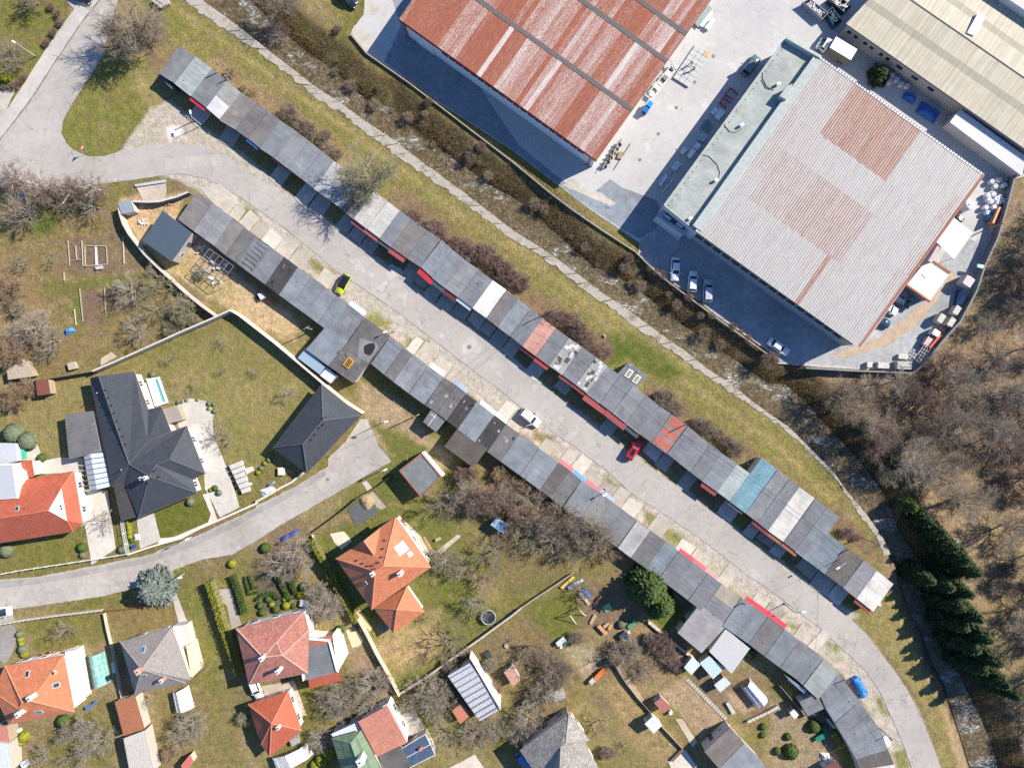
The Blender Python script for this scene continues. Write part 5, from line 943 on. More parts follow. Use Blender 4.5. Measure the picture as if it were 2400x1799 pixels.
# ================================================================ factory halls
def ribsheet(w,L,ribs,rh=.045,name='sheet'):
 """one trapezoid roofing sheet lying along +y from the origin"""
 xs=[];p=w/ribs
 for k in range(ribs):xs+=[(k*p,0),(k*p+p*.42,0),(k*p+p*.56,rh),(k*p+p*.86,rh)]
 xs.append((w,0));m=MB();v=[(x,0,z)for x,z in xs]+[(x,L,z)for x,z in xs];n=len(xs)
 m.mesh(v,[(i,i+1,n+i+1,n+i)for i in range(n-1)]);return m.make(name)
def sheet_roof(par,O,s,t,L,rows,ncol,z0,slope,mat,ribs,rust,nm='roof_sheet'):
 """rows: list of (t0, t1); rust(col, row) -> 0..1"""
 w=L/ncol;cache={};ang=math.atan2(s[1],s[0])
 flip=(s[0]*t[1]-s[1]*t[0])<0
 for j,(t0,t1)in enumerate(rows):
  me=ribsheet(w,(t1-t0)*(1 if not flip else 1)+.12,ribs);me.materials.append(mat)
  for i in range(ncol):
   o=bpy.data.objects.new(nm,me);COL.objects.link(o);o.parent=par
   q=par
   while q is not None and q.name not in OFF:q=q.parent
   off=OFF[q.name]
   X=O[0]+s[0]*w*(i+(1 if flip else 0))+t[0]*t0;Y=O[1]+s[1]*w*(i+(1 if flip else 0))+t[1]*t0
   o.location=(X-off[0],Y-off[1],z0+slope*t0+.012*((i+j)%2)-off[2])
   o.rotation_euler=(math.atan(slope),0,math.atan2(t[1],t[0])-math.pi/2);o.color=(max(0,min(1,rust(i,j))),0,0,1)
rm1=sheetmetal('rusted_red_sheet',(.315,.105,.060),(.58,.53,.50),.25,.30)
rm2=sheetmetal('rusting_pale_sheet',(.30,.135,.090),(.40,.39,.37),.5,.75)
def uv2(a,b):d=Vector(b)-Vector(a);L=d.length;return tuple(d/L),L
# --- rusty hall
hE=6.4;O=W('S',935,45,hE);E_=W('S',1398,376,hE);s1,L1=uv2(O,E_);t1=(-s1[1],s1[0]);t1=t1 if t1[1]>0 else(s1[1],-s1[0])
cc=(O[0]+s1[0]*L1/2+t1[0]*20,O[1]+s1[1]*L1/2+t1[1]*20);hall=root('rusty_hall','large factory hall under a red-rusted sheet roof with dark strips','factory hall',(*cc,0))
td=lambda x,y,h:(W('c0',x,y,h)[0]-E_[0])*t1[0]+(W('c0',x,y,h)[1]-E_[1])*t1[1]
T1,T2,T3=td(1035,945,6.8),td(1325,520,7.1),td(1490,280,7.3);TE=T3+13.5;sl1=.028;hw=.42
rp=lambda a,b:(O[0]+s1[0]*a+t1[0]*b,O[1]+s1[1]*a+t1[1]*b)
deck=MB();q=[rp(.05,.05),rp(L1-.05,.05),rp(L1-.05,TE),rp(.05,TE)];deck.prism(q,5.9,[hE-.06,hE-.06,hE-.06+sl1*TE,hE-.06+sl1*TE],0,True);dk=deck.build('roof',MT['rough'],hall,color=(.25,.12,.09))
cg=[];v=.8
for i in range(46):
 if random.random()<.42:v=random.choice([1,1,.97,.95,.92,.9,.85,.72])
 cg.append(v)
cg2=[[min(1,max(.1,c+random.uniform(-.10,.10)+(random.choice([-.18,-.1,.12])if random.random()<.28 else 0)))for c in cg]for _ in range(4)]
for a,b in((9,13),(24,27),(33,36)):
 for j in(0,1):cg2[j][a:b]=[random.uniform(.66,.76)for _ in range(b-a)]
sheet_roof(dk,O,s1,t1,L1,[(0,T1-hw),(T1+hw,T2-hw),(T2+hw,T3-hw),(T3+hw,TE)],46,hE,sl1,rm1,4,lambda i,j:cg2[j][i])
for T in(T1,T2,T3):
 m=MB();n=90
 for k in range(n):
  a0,a1=L1*k/n,L1*(k+.62)/n;zz=hE+sl1*T+.06
  m.face([(*rp(a0,T-hw),zz),(*rp(a1,T-hw),zz),(*rp(a1,T+hw),zz),(*rp(a0,T+hw),zz)]);a2=L1*(k+1)/n
  m.face([(*rp(a1,T-hw),zz+.05),(*rp(a2,T-hw),zz+.05),(*rp(a2,T+hw),zz+.05),(*rp(a1,T+hw),zz+.05)])
 m.build('roof_strip',MT['rough'],hall,color=(.125,.12,.115))
MB().prism(inset([rp(.0,.0),rp(L1,0),rp(L1,TE),rp(0,TE)],.5),0,5.9).build('wall',MT['plaster'],hall,color=(.62,.63,.64))
angS=math.atan2(s1[1],s1[0])
p=rp(L1/2,.02);MB().box((p[0],p[1],hE-.85),(L1+.1,.12,.80),angS).build('fascia',MT['paint'],hall,color=(.22,.035,.035))
for a,b in((.06,TE/2),(L1-.06,TE/2)):p=rp(a,b);MB().box((p[0],p[1],hE-.6),(TE,.1,.55),angS+math.pi/2).build('fascia',MT['paint'],hall,color=(.25,.06,.05))
for k in range(20):
 p=rp(10+k*(L1-12)/20,.42);f=MB().box((p[0],p[1],3.6),(1.55,.12,1.3),angS).build('window',MT['white'],hall);p=rp(10+k*(L1-12)/20,.34);MB().box((p[0],p[1],3.68),(1.4,.05,1.14),angS).build('pane',MT['glass'],f)
p=rp(5,.42);MB().box((p[0],p[1],.02),(4.2,.12,4.0),angS).build('loading_door',MT['paint'],hall,color=(.66,.68,.70))
for a in(.6,L1-1.4):p=rp(a,.3);MB().box((p[0],p[1],0),(.2,.2,5.7),angS).build('drain_pipe',MT['paint'],hall,color=(.30,.05,.045))
# --- pale hall
hE=7.2;A,B,C_,D=(W('S',*p,hE)for p in((1917,132),(2305,410),(2014,812),(1630,540)));s2,L2=uv2(A,B);t2,TL=uv2(A,D)
cc=centroid([A,B,C_,D]);hall2=root('pale_hall','square factory hall with a pale ribbed roof and two rusty rectangles','factory hall',(*cc,0))
MB().prism(inset([A,B,C_,D],.03),6.7,hE-.12,0,True).build('roof',MT['rough'],hall2,color=(.3,.25,.23));rdk=hall2.children[0]
fr=[0,.15,.29,.45,.59,.73,.865,1.0];nc=40;rustmap={}
for j in range(7):
 for i in range(nc):
  s_,tt=(i+.5)/nc,(fr[j]+fr[j+1])/2;r_=.24+random.uniform(-.08,.10)
  if s_<.3 and tt<.6:r_+=.10
  if .22<s_<.63 and tt<.29:r_=random.uniform(.74,.88)
  if .125<s_<.68 and .45<tt<.73:r_=random.uniform(.50,.62)if s_>.32 else random.uniform(.42,.52)
  if .60<s_<.625 and tt>.73:r_=.85
  if s_>.93 and .2<tt<.7:r_+=.2
  rustmap[i,j]=r_
sheet_roof(rdk,A,s2,t2,L2,[(TL*fr[j],TL*fr[j+1])for j in range(7)],nc,hE,.0008,rm2,2,lambda i,j:rustmap[i,j])
MB().prism(inset([A,B,C_,D],.35),0,6.7).build('wall',MT['plaster'],hall2,color=(.30,.31,.32))
def strip(par,P0,P1,z,wdt,hgt,col,nm,mat='paint'):
 mid=lerp(P0,P1,.5);MB().box((mid[0],mid[1],z),(math.dist(P0,P1),wdt,hgt),math.atan2(P1[1]-P0[1],P1[0]-P0[0])).build(nm,MT[mat],par,color=col)
strip(hall2,B,C_,hE-.30,.45,.42,(.30,.115,.075),'gutter','rough');strip(hall2,C_,D,hE-.35,.18,.34,(.12,.09,.085),'fascia');strip(hall2,A,B,hE-.3,.35,.40,(.60,.60,.58),'gutter')
m=MB()
for k in range(60):p=lerp(A,B,(k+.5)/60);m.box((p[0]+.05,p[1]+.05,hE+.101),(.22,.3,.02),math.atan2(s2[1],s2[0]))
m.build('gutter_bracket',MT['dark'],hall2)
iw=inset([A,B,C_,D],.35);
for k in range(17):
 p=lerp(iw[3],iw[2],(k+.5)/17);n_=Vector(t2)*.05;f=MB().box((p[0]+n_.x,p[1]+n_.y,3.4),(1.85,.12,1.7),math.atan2(s2[1],s2[0])).build('window',MT['paint'],hall2,color=(.20,.19,.10));MB().box((p[0]+n_.x*2.4,p[1]+n_.y*2.4,3.5),(1.65,.05,1.5),math.atan2(s2[1],s2[0])).build('pane',MT['glass'],f)
hA=6.3;q=[W('S',1838,92,hA),W('S',1921,140,hA),W('S',1636,548,hA),W('S',1554,482,hA)]
an=root('hall_annex','long flat pale green-grey annex along the western side of the pale hall','annex',(*centroid(q),0));m=MB();m.axis=(q[1][0]-q[0][0],q[1][1]-q[0][1]);m.prism(q,hA-.3,hA);ar=m.build('roof',felt_m,an,color=(.31,.335,.31))
MB().prism(inset(q,.12),0,hA-.3).build('wall',MT['plaster'],an,color=(.45,.48,.50))
def parapet(par,P0,P1,z,w,h,col):strip(par,P0,P1,z,w,h,col,'parapet','rough')
inn=inset(q,.15);parapet(an,inn[3],inn[0],hA+.002,.3,.22,(.33,.36,.34));parapet(an,inn[0],inn[1],hA+.003,.5,1.15,(.40,.43,.40));parapet(an,inn[2],inn[3],hA+.001,.25,.2,(.33,.36,.34))
b0,b1=W('S',1906,134,7.3),W('S',1624,528,7.3);d_=Vector(s2)*1.0
MB().prism([b0,(b0[0]+d_.x*1.9,b0[1]+d_.y*1.9),(b1[0]+d_.x*1.9,b1[1]+d_.y*1.9),b1],hA+.004,7.38).build('roof_walkway',MT['rough'],an,color=(.36,.39,.37))
bx_=WL('d0',[(100,830),(165,745),(215,722),(160,860)],8.0);MB().prism(bx_,hA,8.0).build('roof_shaft',MT['rough'],an,color=(.36,.39,.37))
for t,x,y in(('c0',1985,1080),('c0',1765,1555),('d0',90,725),('c1',1540,228)):p=W(t,x,y,hA+.5);MB().box((p[0],p[1],hA),(.7,.45,.75),.6).build('vent_cowl',MT['white'],an)
for t,pts in(('c0',[(1830,1020),(1840,1090),(1880,1140),(1930,1145),(1985,1110)]),('c0',[(1630,1335),(1700,1350),(1770,1420),(1795,1490),(1780,1555)]),('c0',[(2160,600),(2165,680),(2200,750),(2260,780)]),('d0',[(-60,690),(-20,760),(20,775),(80,740)])):MB().path([W3(t,*p,hA+.06)for p in pts],.05,5).build('roof_cable',MT['dark'],an)
for k in range(30):u=(k+.5)/30;p=lerp(lerp(q[0],q[3],u),lerp(q[1],q[2],u),.10);MB().box((p[0],p[1],hA),(.12,.12,.1),.3).build('roof_clip',MT['dark'],an)
q=WL('c1',[(1250,205),(1312,150),(1545,308),(1476,370)],4.2);lo=root('entrance_block','low glazed entrance block at the end of the flat annex','entrance',(*centroid(q),0));MB().prism(q,0,4.0).build('wall',MT['plaster'],lo,color=(.40,.46,.52));m=MB();m.prism(inset(q,-.1),4.0,4.2,0,True);er=m.build('roof',felt_m,lo,color=(.36,.38,.40))
onroof('c1',[(1300,215),(1335,178),(1512,298),(1478,330)],4.21,(.07,.085,.12),.02,er,None,'roof_panel')
for cx,cy in((1345,215),(1450,285)):qq=WL('c1',[(cx-35,cy-10),(cx-18,cy-26),(cx+35,cy+12),(cx+18,cy+28)],4.4);f=MB().prism(qq,4.24,4.4).build('skylight',MT['paint'],er,color=(.45,.55,.66))
for k in range(4):a,b=inset(q,0)[2:4];p=lerp(a,b,(k+.5)/4);f=MB().box((p[0]-.03,p[1]-.05,1.2),(1.3,.1,1.6),math.atan2(b[1]-a[1],b[0]-a[0])).build('window',MT['white'],lo);MB().box((p[0]-.07,p[1]-.1,1.28),(1.15,.06,1.44),math.atan2(b[1]-a[1],b[0]-a[0])).build('pane',MT['glass'],f)
metalroof('lean_to','bright white ribbed canopy on the eastern side of the pale hall','canopy','d1',[(1608,222),(1772,352),(1615,580),(1462,428)],3.4,(.76,.75,.73),rib=.25,open_=True)
q=WL('d1',[(1400,612),(1562,712),(1402,935),(1200,800),(1330,640)],3.0);lo=root('hall_lean_to','flat lean-to strewn with white snow-like gravel and orange rims at the pale hall','lean-to',(*centroid(q),0));MB().prism(inset(q,.1),0,2.9).build('wall',MT['plaster'],lo,color=(.24,.26,.26))
nm_=NT('white_speckled_roof');nm_.set(nm_.mix(nm_.ramp(nm_.noise(2.2,6,.8),[(.58,0),(.66,1)]),(.74,.73,.72),(.22,.21,.20)),.9,0,.2);m=MB();m.prism(q,2.9,3.0,0,True);m.build('roof',nm_.m,lo)
for a,b in(((1430,600),(1575,695)),((1195,800),(1402,945))):strip(lo,W('d1',*a,3.2),W('d1',*b,3.2),2.9,.35,.4,(.36,.13,.075),'parapet','rough')
strip(lo,W('d1',1480,470,3.3),W('d1',1400,600,3.3),2.9,.7,.3,(.48,.38,.36),'cross_beam','rough')
p=WL('d1',[(1365,670),(1405,690),(1365,745),(1330,715)],3.1);MB().prism(p,3.0,3.12).build('roof_hatch',MT['metal'],lo)
# --- olive hall
hE=4.3;hR=5.4;a,b,c,d=W3('S',1983,56,hE),W3('S',2460,389,hE),W3('S',2460,223,hR),W3('S',2075,-42,hR);e0,f0_=W3('S',2165,-150,hE),W3('S',2560,130,hE)
ol=root('olive_hall','long hall with an olive-cream ribbed roof and a white ridge vent','factory hall',(*centroid([a,b,c,d]),0));olm=tiles('olive_cream_sheet',(.47,.43,.325),7.0,.28,.10);m=MB();m.face([a,b,c,d]);m.face([d,c,f0_,e0])
m.face([a,(a[0],a[1],hE-.3),(b[0],b[1],hE-.3),b]);m.build('roof',olm,ol);MB().tube(d,c,.16,.16,6).build('ridge_cap',MT['rough'],ol,color=(.42,.38,.27))
w=inset([a[:2],b[:2],f0_[:2],e0[:2]],.4);MB().prism(w,0,hE-.15).build('wall',MT['plaster'],ol,color=(.44,.40,.36))
strip(ol,a[:2],b[:2],hE-.25,.16,.2,(.10,.10,.10),'gutter')
for t,x,y,ww in(('d0',710,268,1.0),('d0',768,305,1.0),('d0',850,362,1.0),('d0',905,402,1.0),('d0',985,460,1.0),('d0',1040,500,1.0),('d0',1125,598,1.6),('d0',1258,690,1.6),('d0',1395,786,1.6)):
 px_=W(t,x,y,2.6);k_=((px_[0]-w[0][0])*(w[1][0]-w[0][0])+(px_[1]-w[0][1])*(w[1][1]-w[0][1]))/(math.dist(w[0],w[1])**2);p=lerp(w[0],w[1],k_);an_=math.atan2(w[1][1]-w[0][1],w[1][0]-w[0][0]);f=MB().box((p[0]-.03,p[1]-.04,1.9),(ww,.1,1.1),an_).build('window',MT['white'],ol);MB().box((p[0]-.06,p[1]-.09,1.98),(ww-.16,.06,.94),an_).build('pane',MT['glass'],f)
q=WL('d0',[(1815,115),(1878,150),(1780,310),(1718,285)],5.5);m=MB();m.prism(q,4.7,5.62);m.build('ridge_vent',MT['white'],ol)
m=MB();m.face([W3('S',2310,-20,5.8),W3('S',2460,80,5.8),W3('S',2460,-60,6.2),W3('S',2380,-60,6.2)][::-1]);o=root('neighbour_hall','pale grey roof corner at the upper edge behind the olive hall','factory hall',(*W('S',2400,0),0));mm=MB();mm.prism(WL('S',[(2325,-25),(2470,72),(2470,-120),(2400,-120)],6),0,6.2);mm.build('hall_body',MT['plaster'],o,color=(.52,.50,.48))
metalroof('white_lean_to','white ribbed-roof lean-to against the olive hall','lean-to','d0',[(1660,942),(2230,1355),(2205,1520),(1578,1052)],3.2,(.70,.68,.66),rib=.25,wallc=(.50,.47,.44))
# ================================================================ walls and fences
def panel_wall(name,label,cat,t,pts,h,th,col,cap=None,step=2.6,post=.22,z=None,mat='rough',open_=False,postc=None):
 P_=WL(t,pts,h if not open_ else h*.7);mid=P_[len(P_)//2];g=root(name,label,cat,(mid[0],mid[1],0))
 for a,b in zip(P_,P_[1:]):
  L=math.dist(a,b);n=max(1,round(L/step));ang=math.atan2(b[1]-a[1],b[0]-a[0])
  for k in range(n):
   p=lerp(a,b,(k+.5)/n);zz=z(p[0],p[1])-.1 if z else-.02;hj=h+random.uniform(-.03,.03)
   if open_:
    m=MB()
    for q in range(3):m.box((p[0],p[1],zz+h*(.2+.35*q)),(L/n-.05,.03,.06),ang)
    nb=int(L/n/.22)
    for q in range(nb):r_=lerp(a,b,(k+(q+.5)/nb)/n);m.box((r_[0],r_[1],zz+.08),(.035,.02,h-.1),ang)
    m.build('fence_panel',MT[mat],g,color=col)
   else:
    MB().box((p[0],p[1],zz),(L/n-.02,th,hj-zz),ang).build('wall_panel',MT[mat],g,color=tuple(c*random.uniform(.92,1.08)for c in col))
    if cap:MB().box((p[0],p[1],hj),(L/n-.01,th+.1,.07),ang).build('coping',MT[mat],g,color=cap)
   p=lerp(a,b,k/n);MB().box((p[0],p[1],zz),(post,post,h-zz+.05),ang).build('post',MT[mat],g,color=postc or col)
 return g
panel_wall('garden_wall','pale panel wall between the western gardens and the bungalow lawn','wall','a1',[(800,1545),(1000,1460),(1200,1370),(1400,1280),(1600,1190),(1800,1105),(1992,1018)],2.0,.2,(.52,.48,.42),(.56,.50,.44))
g=panel_wall('garden_wall','cream concrete wall from the lawn corner towards the workshop','wall','S',[(541,727),(560,738),(640,800),(700,850),(765,905),(800,935),(850,968)],2.0,.3,(.60,.55,.46),(.62,.57,.49))
panel_wall('stone_wall','curving pale garden wall running round the building plot','wall','a1',[(1022,115),(1035,190),(1060,270),(1110,360),(1180,450),(1250,540),(1350,640),(1480,760),(1600,870),(1730,975),(1858,1068)],1.8,.25,(.50,.46,.39),(.52,.48,.42),1.8)
panel_wall('block_wall','dark block wall at the top of the building plot','wall','a1',[(1150,80),(1280,85),(1385,80),(1450,60),(1530,40),(1625,0)],1.6,.25,(.16,.16,.17),(.50,.48,.44),1.8)
panel_wall('metal_fence','low dark fence below the western gardens','fence','a1',[(60,1668),(300,1630),(550,1590),(800,1548)],1.5,.06,(.10,.11,.11),None,2.4,.08)
panel_wall('garden_wall','long cream concrete wall down the villa lawn to its lower corner','wall','b3',[(880,375),(960,520),(1040,680),(1130,840),(1238,1040)],1.4,.22,(.54,.48,.37),(.56,.50,.40))
panel_wall('garden_wall','low concrete wall along the lower side of the villa lawn','wall','S',[(936,1626),(1000,1586),(1036,1560),(1120,1500),(1200,1442),(1222,1424)],1.0,.2,(.40,.36,.30),(.46,.42,.36))
panel_wall('garden_wall','dark-sided low wall running up to the timber yard','wall','S',[(1222,1424),(1260,1398),(1300,1372),(1340,1345)],.9,.2,(.36,.30,.24))
panel_wall('picket_fence','white picket fence along the street by the red house','fence','a2',[(-60,1652),(200,1605),(500,1560),(800,1515),(1092,1468)],1.2,.05,(.72,.73,.74),None,2.2,.12,None,'paint',True)
panel_wall('picket_fence','white picket fence down the bungalow drive','fence','a2',[(1048,1185),(1065,1290),(1098,1470)],1.6,.05,(.66,.70,.74),None,1.8,.1,None,'paint',True)
panel_wall('street_wall','low white wall segments fronting the bungalow lawn','wall','a2',[(1105,1470),(1250,1420),(1380,1380),(1560,1330),(1700,1255),(1850,1190),(2010,1120),(2211,1030)],.9,.22,(.62,.58,.52),(.66,.62,.56),1.8)
panel_wall('street_wall','pale low wall round the pebble garden by the side street','wall','b2',[(0,1015),(120,950),(220,890),(300,850),(405,770)],.8,.25,(.54,.50,.44),(.58,.54,.48),1.6)
panel_wall('stone_fence','crenellated stone fence along the street above the orange house','fence','a3',[(0,420),(200,385),(450,350),(700,320),(870,300)],.9,.25,(.46,.42,.36),None,.9,.3)
panel_wall('hedge_fence','rust-brown wire fence by the blue spruce','fence','a3',[(870,305),(1050,290),(1250,265)],.9,.05,(.28,.10,.07),None,1.2,.07,None,'paint',True)
panel_wall('garden_fence','low fence between the orange and grey pyramid houses','fence','a3',[(890,330),(920,480),(960,640),(1000,830),(1045,1060)],.9,.08,(.46,.42,.36),None,1.5,.1)
panel_wall('garden_fence','dark fence along the street side of the villa plot','fence','b2',[(480,1285),(640,1170),(760,1080),(870,985),(1000,910),(1080,860),(1180,785)],1.2,.06,(.09,.085,.08),None,2.4,.08)
panel_wall('garden_fence','pale kerb fence along the villa drive hedge','fence','b2',[(482,1305),(540,1420),(600,1530),(665,1650)],.7,.15,(.50,.46,.40),None,2.2,.16)
panel_wall('creek_fence','yard fence on a concrete base above the northern creek bank','fence','S',[(822,80),(858,124),(960,195),(1072,280),(1200,378),(1290,452),(1340,490),(1405,535),(1490,590),(1540,640),(1620,700),(1690,752),(1800,830)],.55,.22,(.30,.27,.22),None,2.5,.07,None,'rough')
panel_wall('yard_wall','dark panel wall closing the yard towards the wood','wall','S',[(1890,862),(1990,868),(2140,874),(2165,855),(2207,802),(2252,752),(2290,680),(2310,620),(2340,555),(2362,480),(2380,410)],2.0,.2,(.17,.19,.20),(.20,.21,.22),2.6)
panel_wall('garden_fence','weathered garden fence beside the tilled field','fence','c3',[(880,760),(980,920),(1080,1050),(1180,1160),(1300,1310),(1480,1500)],.8,.06,(.30,.25,.18),None,2.2,.08)
panel_wall('stone_wall','tumbled stone wall above the potting beds','wall','c3',[(1180,400),(1300,500),(1420,600),(1560,705)],.6,.5,(.50,.46,.38),None,.8,.3)
panel_wall('garden_fence','short dark garden fence behind the bend annex','fence','d3',[(105,950),(200,1060),(340,1230)],1.0,.06,(.40,.42,.44),None,2.0,.08)
panel_wall('stone_wall','rough stone wall between the lower garden plots','wall','c3',[(2040,1260),(2211,1180),(2300,1130)],.6,.5,(.46,.42,.35),None,.8,.3)
# ================================================================ vegetation
def tubes_mesh(name,segs,n=3):
 """segs: (k, 8) p0 p1 r0 r1 -> mesh of n-sided open tubes"""
 S=np.array(segs,float);p0,p1,r0,r1=S[:,:3],S[:,3:6],S[:,6],S[:,7]
 d=p1-p0;d/=np.linalg.norm(d,axis=1)[:,None]+1e-9
 ref=np.where(np.abs(d[:,2:3])<.9,np.array([[0,0,1.]]),np.array([[1.,0,0]]));u=np.cross(d,ref);u/=np.linalg.norm(u,axis=1)[:,None];w=np.cross(d,u)
 V=[]
 for p,r in((p0,r0),(p1,r1)):
  for k in range(n):a=2*math.pi*k/n;V.append(p+(u*math.cos(a)+w*math.sin(a))*r[:,None])
 V=np.stack(V,1);m=len(S);base=np.arange(m)[:,None,None]*2*n
 F=np.array([(k,(k+1)%n,n+(k+1)%n,n+k)for k in range(n)])[None]+base
 return raw_mesh(name,V.reshape(-1,3),F.reshape(-1,4))
def raw_mesh(name,V,F):
 me=bpy.data.meshes.new(name);k=F.shape[1];me.vertices.add(len(V));me.vertices.foreach_set('co',V.ravel());me.loops.add(F.size);me.loops.foreach_set('vertex_index',F.ravel().astype(np.int32))
 me.polygons.add(len(F));me.polygons.foreach_set('loop_start',np.arange(0,F.size,k,dtype=np.int32));me.polygons.foreach_set('loop_total',np.full(len(F),k,dtype=np.int32));me.update(calc_edges=True);return me
def grow(seed,h=6.0,spread=.8,limbs=7,dens=(6,6,5),upright=.35,trunk=.22,r4=.013,droop=0.0):
 r=random.Random(seed);wood,twig=[],[]
 def rv(d,sp):
  v=Vector((r.gauss(0,1),r.gauss(0,1),r.gauss(0,1))).normalized();return(d+v*sp).normalized()
 def limb(p,d,L,r0,lev):
  n=3 if lev<3 else 2;q=p.copy();pts=[q.copy()];dd=d.copy()
  for i in range(n):
   dd=rv(dd,.22);dd.z+=(.10 if lev<2 else-.02-droop);dd.normalize();nq=q+dd*L/n;ra,rb=r0*(1-.5*i/n),r0*(1-.5*(i+1)/n)
   (wood if lev<2 else twig).append((*q,*nq,max(ra,r4),max(rb,r4*.8)));q=nq;pts.append(q.copy())
  if lev>=4:return
  k=dens[lev-1]if lev-1<len(dens)else 0
  for j in range(k):
   t=r.uniform(.25,1.0)*n;i=min(n-1,int(t));s=pts[i].lerp(pts[i+1],t-i);nd=rv(dd,.85 if lev<3 else .95);nd.z=nd.z*.7+(.12 if lev<3 else .05)
   limb(s,nd.normalized(),L*r.uniform(.45,.68),max(r0*.5,r4),lev+1)
 th=h*r.uniform(.22,.34);top=Vector((r.uniform(-.2,.2),r.uniform(-.2,.2),th));wood.append((0,0,-.3,*top,trunk,trunk*.75))
 for k in range(limbs):
  a=2*math.pi*(k+r.uniform(-.3,.3))/limbs;e=upright+r.uniform(-.15,.35);d=Vector((math.cos(a)*spread,math.sin(a)*spread,e+.25)).normalized()
  limb(top+Vector((0,0,r.uniform(-.2,.3)*th)),d,h*r.uniform(.42,.62),trunk*.5,1)
 limb(top,Vector((0,0,1)),h*.6,trunk*.6,1)
 return tubes_mesh('trunk',wood,5),tubes_mesh('crown',twig,3)
def barkmat(name,c0,c1):n=NT(name);n.set(n.mix(n.orand(),c0,c1),.9,0,.15);return n.m
bark={'brown':barkmat('brown_bark',(.23,.185,.14),(.31,.255,.195)),'grey':barkmat('grey_bark',(.27,.235,.185),(.38,.33,.27)),'red':barkmat('reddish_twig',(.21,.145,.12),(.27,.19,.155)),'birch':barkmat('birch_bark',(.62,.60,.57),(.70,.68,.65)),'rust':barkmat('rusty_twig',(.30,.21,.13),(.37,.27,.17)),'olive':barkmat('olive_twig',(.26,.24,.15),(.34,.31,.20))}
TV={}
for k,(sd,kw)in{'big':(1,dict(h=7.5,limbs=8,dens=(6,6,6),trunk=.24)),'big2':(2,dict(h=7,limbs=7,dens=(7,6,6),trunk=.22,spread=.95)),'wide':(3,dict(h=5.2,limbs=8,dens=(6,6,5),spread=1.3,upright=.15,trunk=.18)),'fruit':(4,dict(h=4.2,limbs=6,dens=(5,5,4),spread=1.1,trunk=.13,r4=.014)),'fruit2':(5,dict(h=3.8,limbs=6,dens=(5,5,4),spread=1.2,trunk=.12,r4=.014)),'small':(6,dict(h=2.6,limbs=5,dens=(4,4,3),trunk=.07,r4=.010)),'tall':(7,dict(h=10,limbs=8,dens=(7,6,5),spread=.6,upright=.7,trunk=.2)),'tall2':(8,dict(h=9,limbs=8,dens=(7,6,5),spread=.7,upright=.6,trunk=.2)),'bush':(9,dict(h=3.6,limbs=14,dens=(6,6,5),spread=1.0,upright=.3,trunk=.10,r4=.014)),'bush2':(10,dict(h=3.0,limbs=16,dens=(6,6,5),spread=1.2,upright=.15,trunk=.09,r4=.014)),'sparse':(11,dict(h=4.5,limbs=6,dens=(4,3,3),spread=1.1,trunk=.14,r4=.018))}.items():TV[k]=grow(sd,**kw)
def tree(kind,bk,x,y,s,label,group=None,name='bare_tree',cat='tree',z=None,top=None):
 """top: bark for the trunk if it differs"""
 o=thing(name,label,cat,(x,y,gz(x,y)if z is None else z),group,random.uniform(0,6.28));o.scale=(s,s,s*random.uniform(.9,1.1))
 for me,nm,mt in((TV[kind][0],'trunk',top or bk),(TV[kind][1],'crown',bk)):
  key=me.name+mt+nm
  if key not in MC:c=me.copy();c.name=nm;c.materials.clear();c.materials.append(bark[mt]);MC[key]=c
  p=bpy.data.objects.new(nm,MC[key]);COL.objects.link(p);p.parent=o
 return o
def T(kind,bk,t,x,y,s,label,h=2.5,**kw):p=W(t,x,y,h);return tree(kind,bk,p[0],p[1],s,label,**kw)
T('big','brown','a0',1190,260,1.3,'large bare bushy tree overhanging the junction road',3);T('big2','brown','a0',1080,380,1.1,'dense bare tree at the tip of the junction verge beside the larger one',3);T('wide','brown','a0',1330,230,.9,'low bare shrubby tree east of the junction trees',2,name='bare_shrub')
T('big2','olive','b0',1000,1560,1.35,'olive-grey willow-like tree leaning over the creekside garage roofs',4);T('wide','olive','b0',900,1590,1.4,'low olive-grey crown beside the willow-like tree at the garages',3)
for i,(x,y,s,w)in enumerate(((60,1500,.9,'nearest the western edge of the junction'),(300,1600,.95,'second along the road from the western edge'),(560,1620,.9,'third along the road with white limbs'),(760,1590,.8,'closest to the concrete plot entrance'))):T('sparse','grey','a0',x,y,1.5*s,'white-barked birch '+w,4,top='birch',name='birch_tree');T('big','red','a0',x+30,y+30,.75*s,'purplish fine-twigged tree '+w,4)
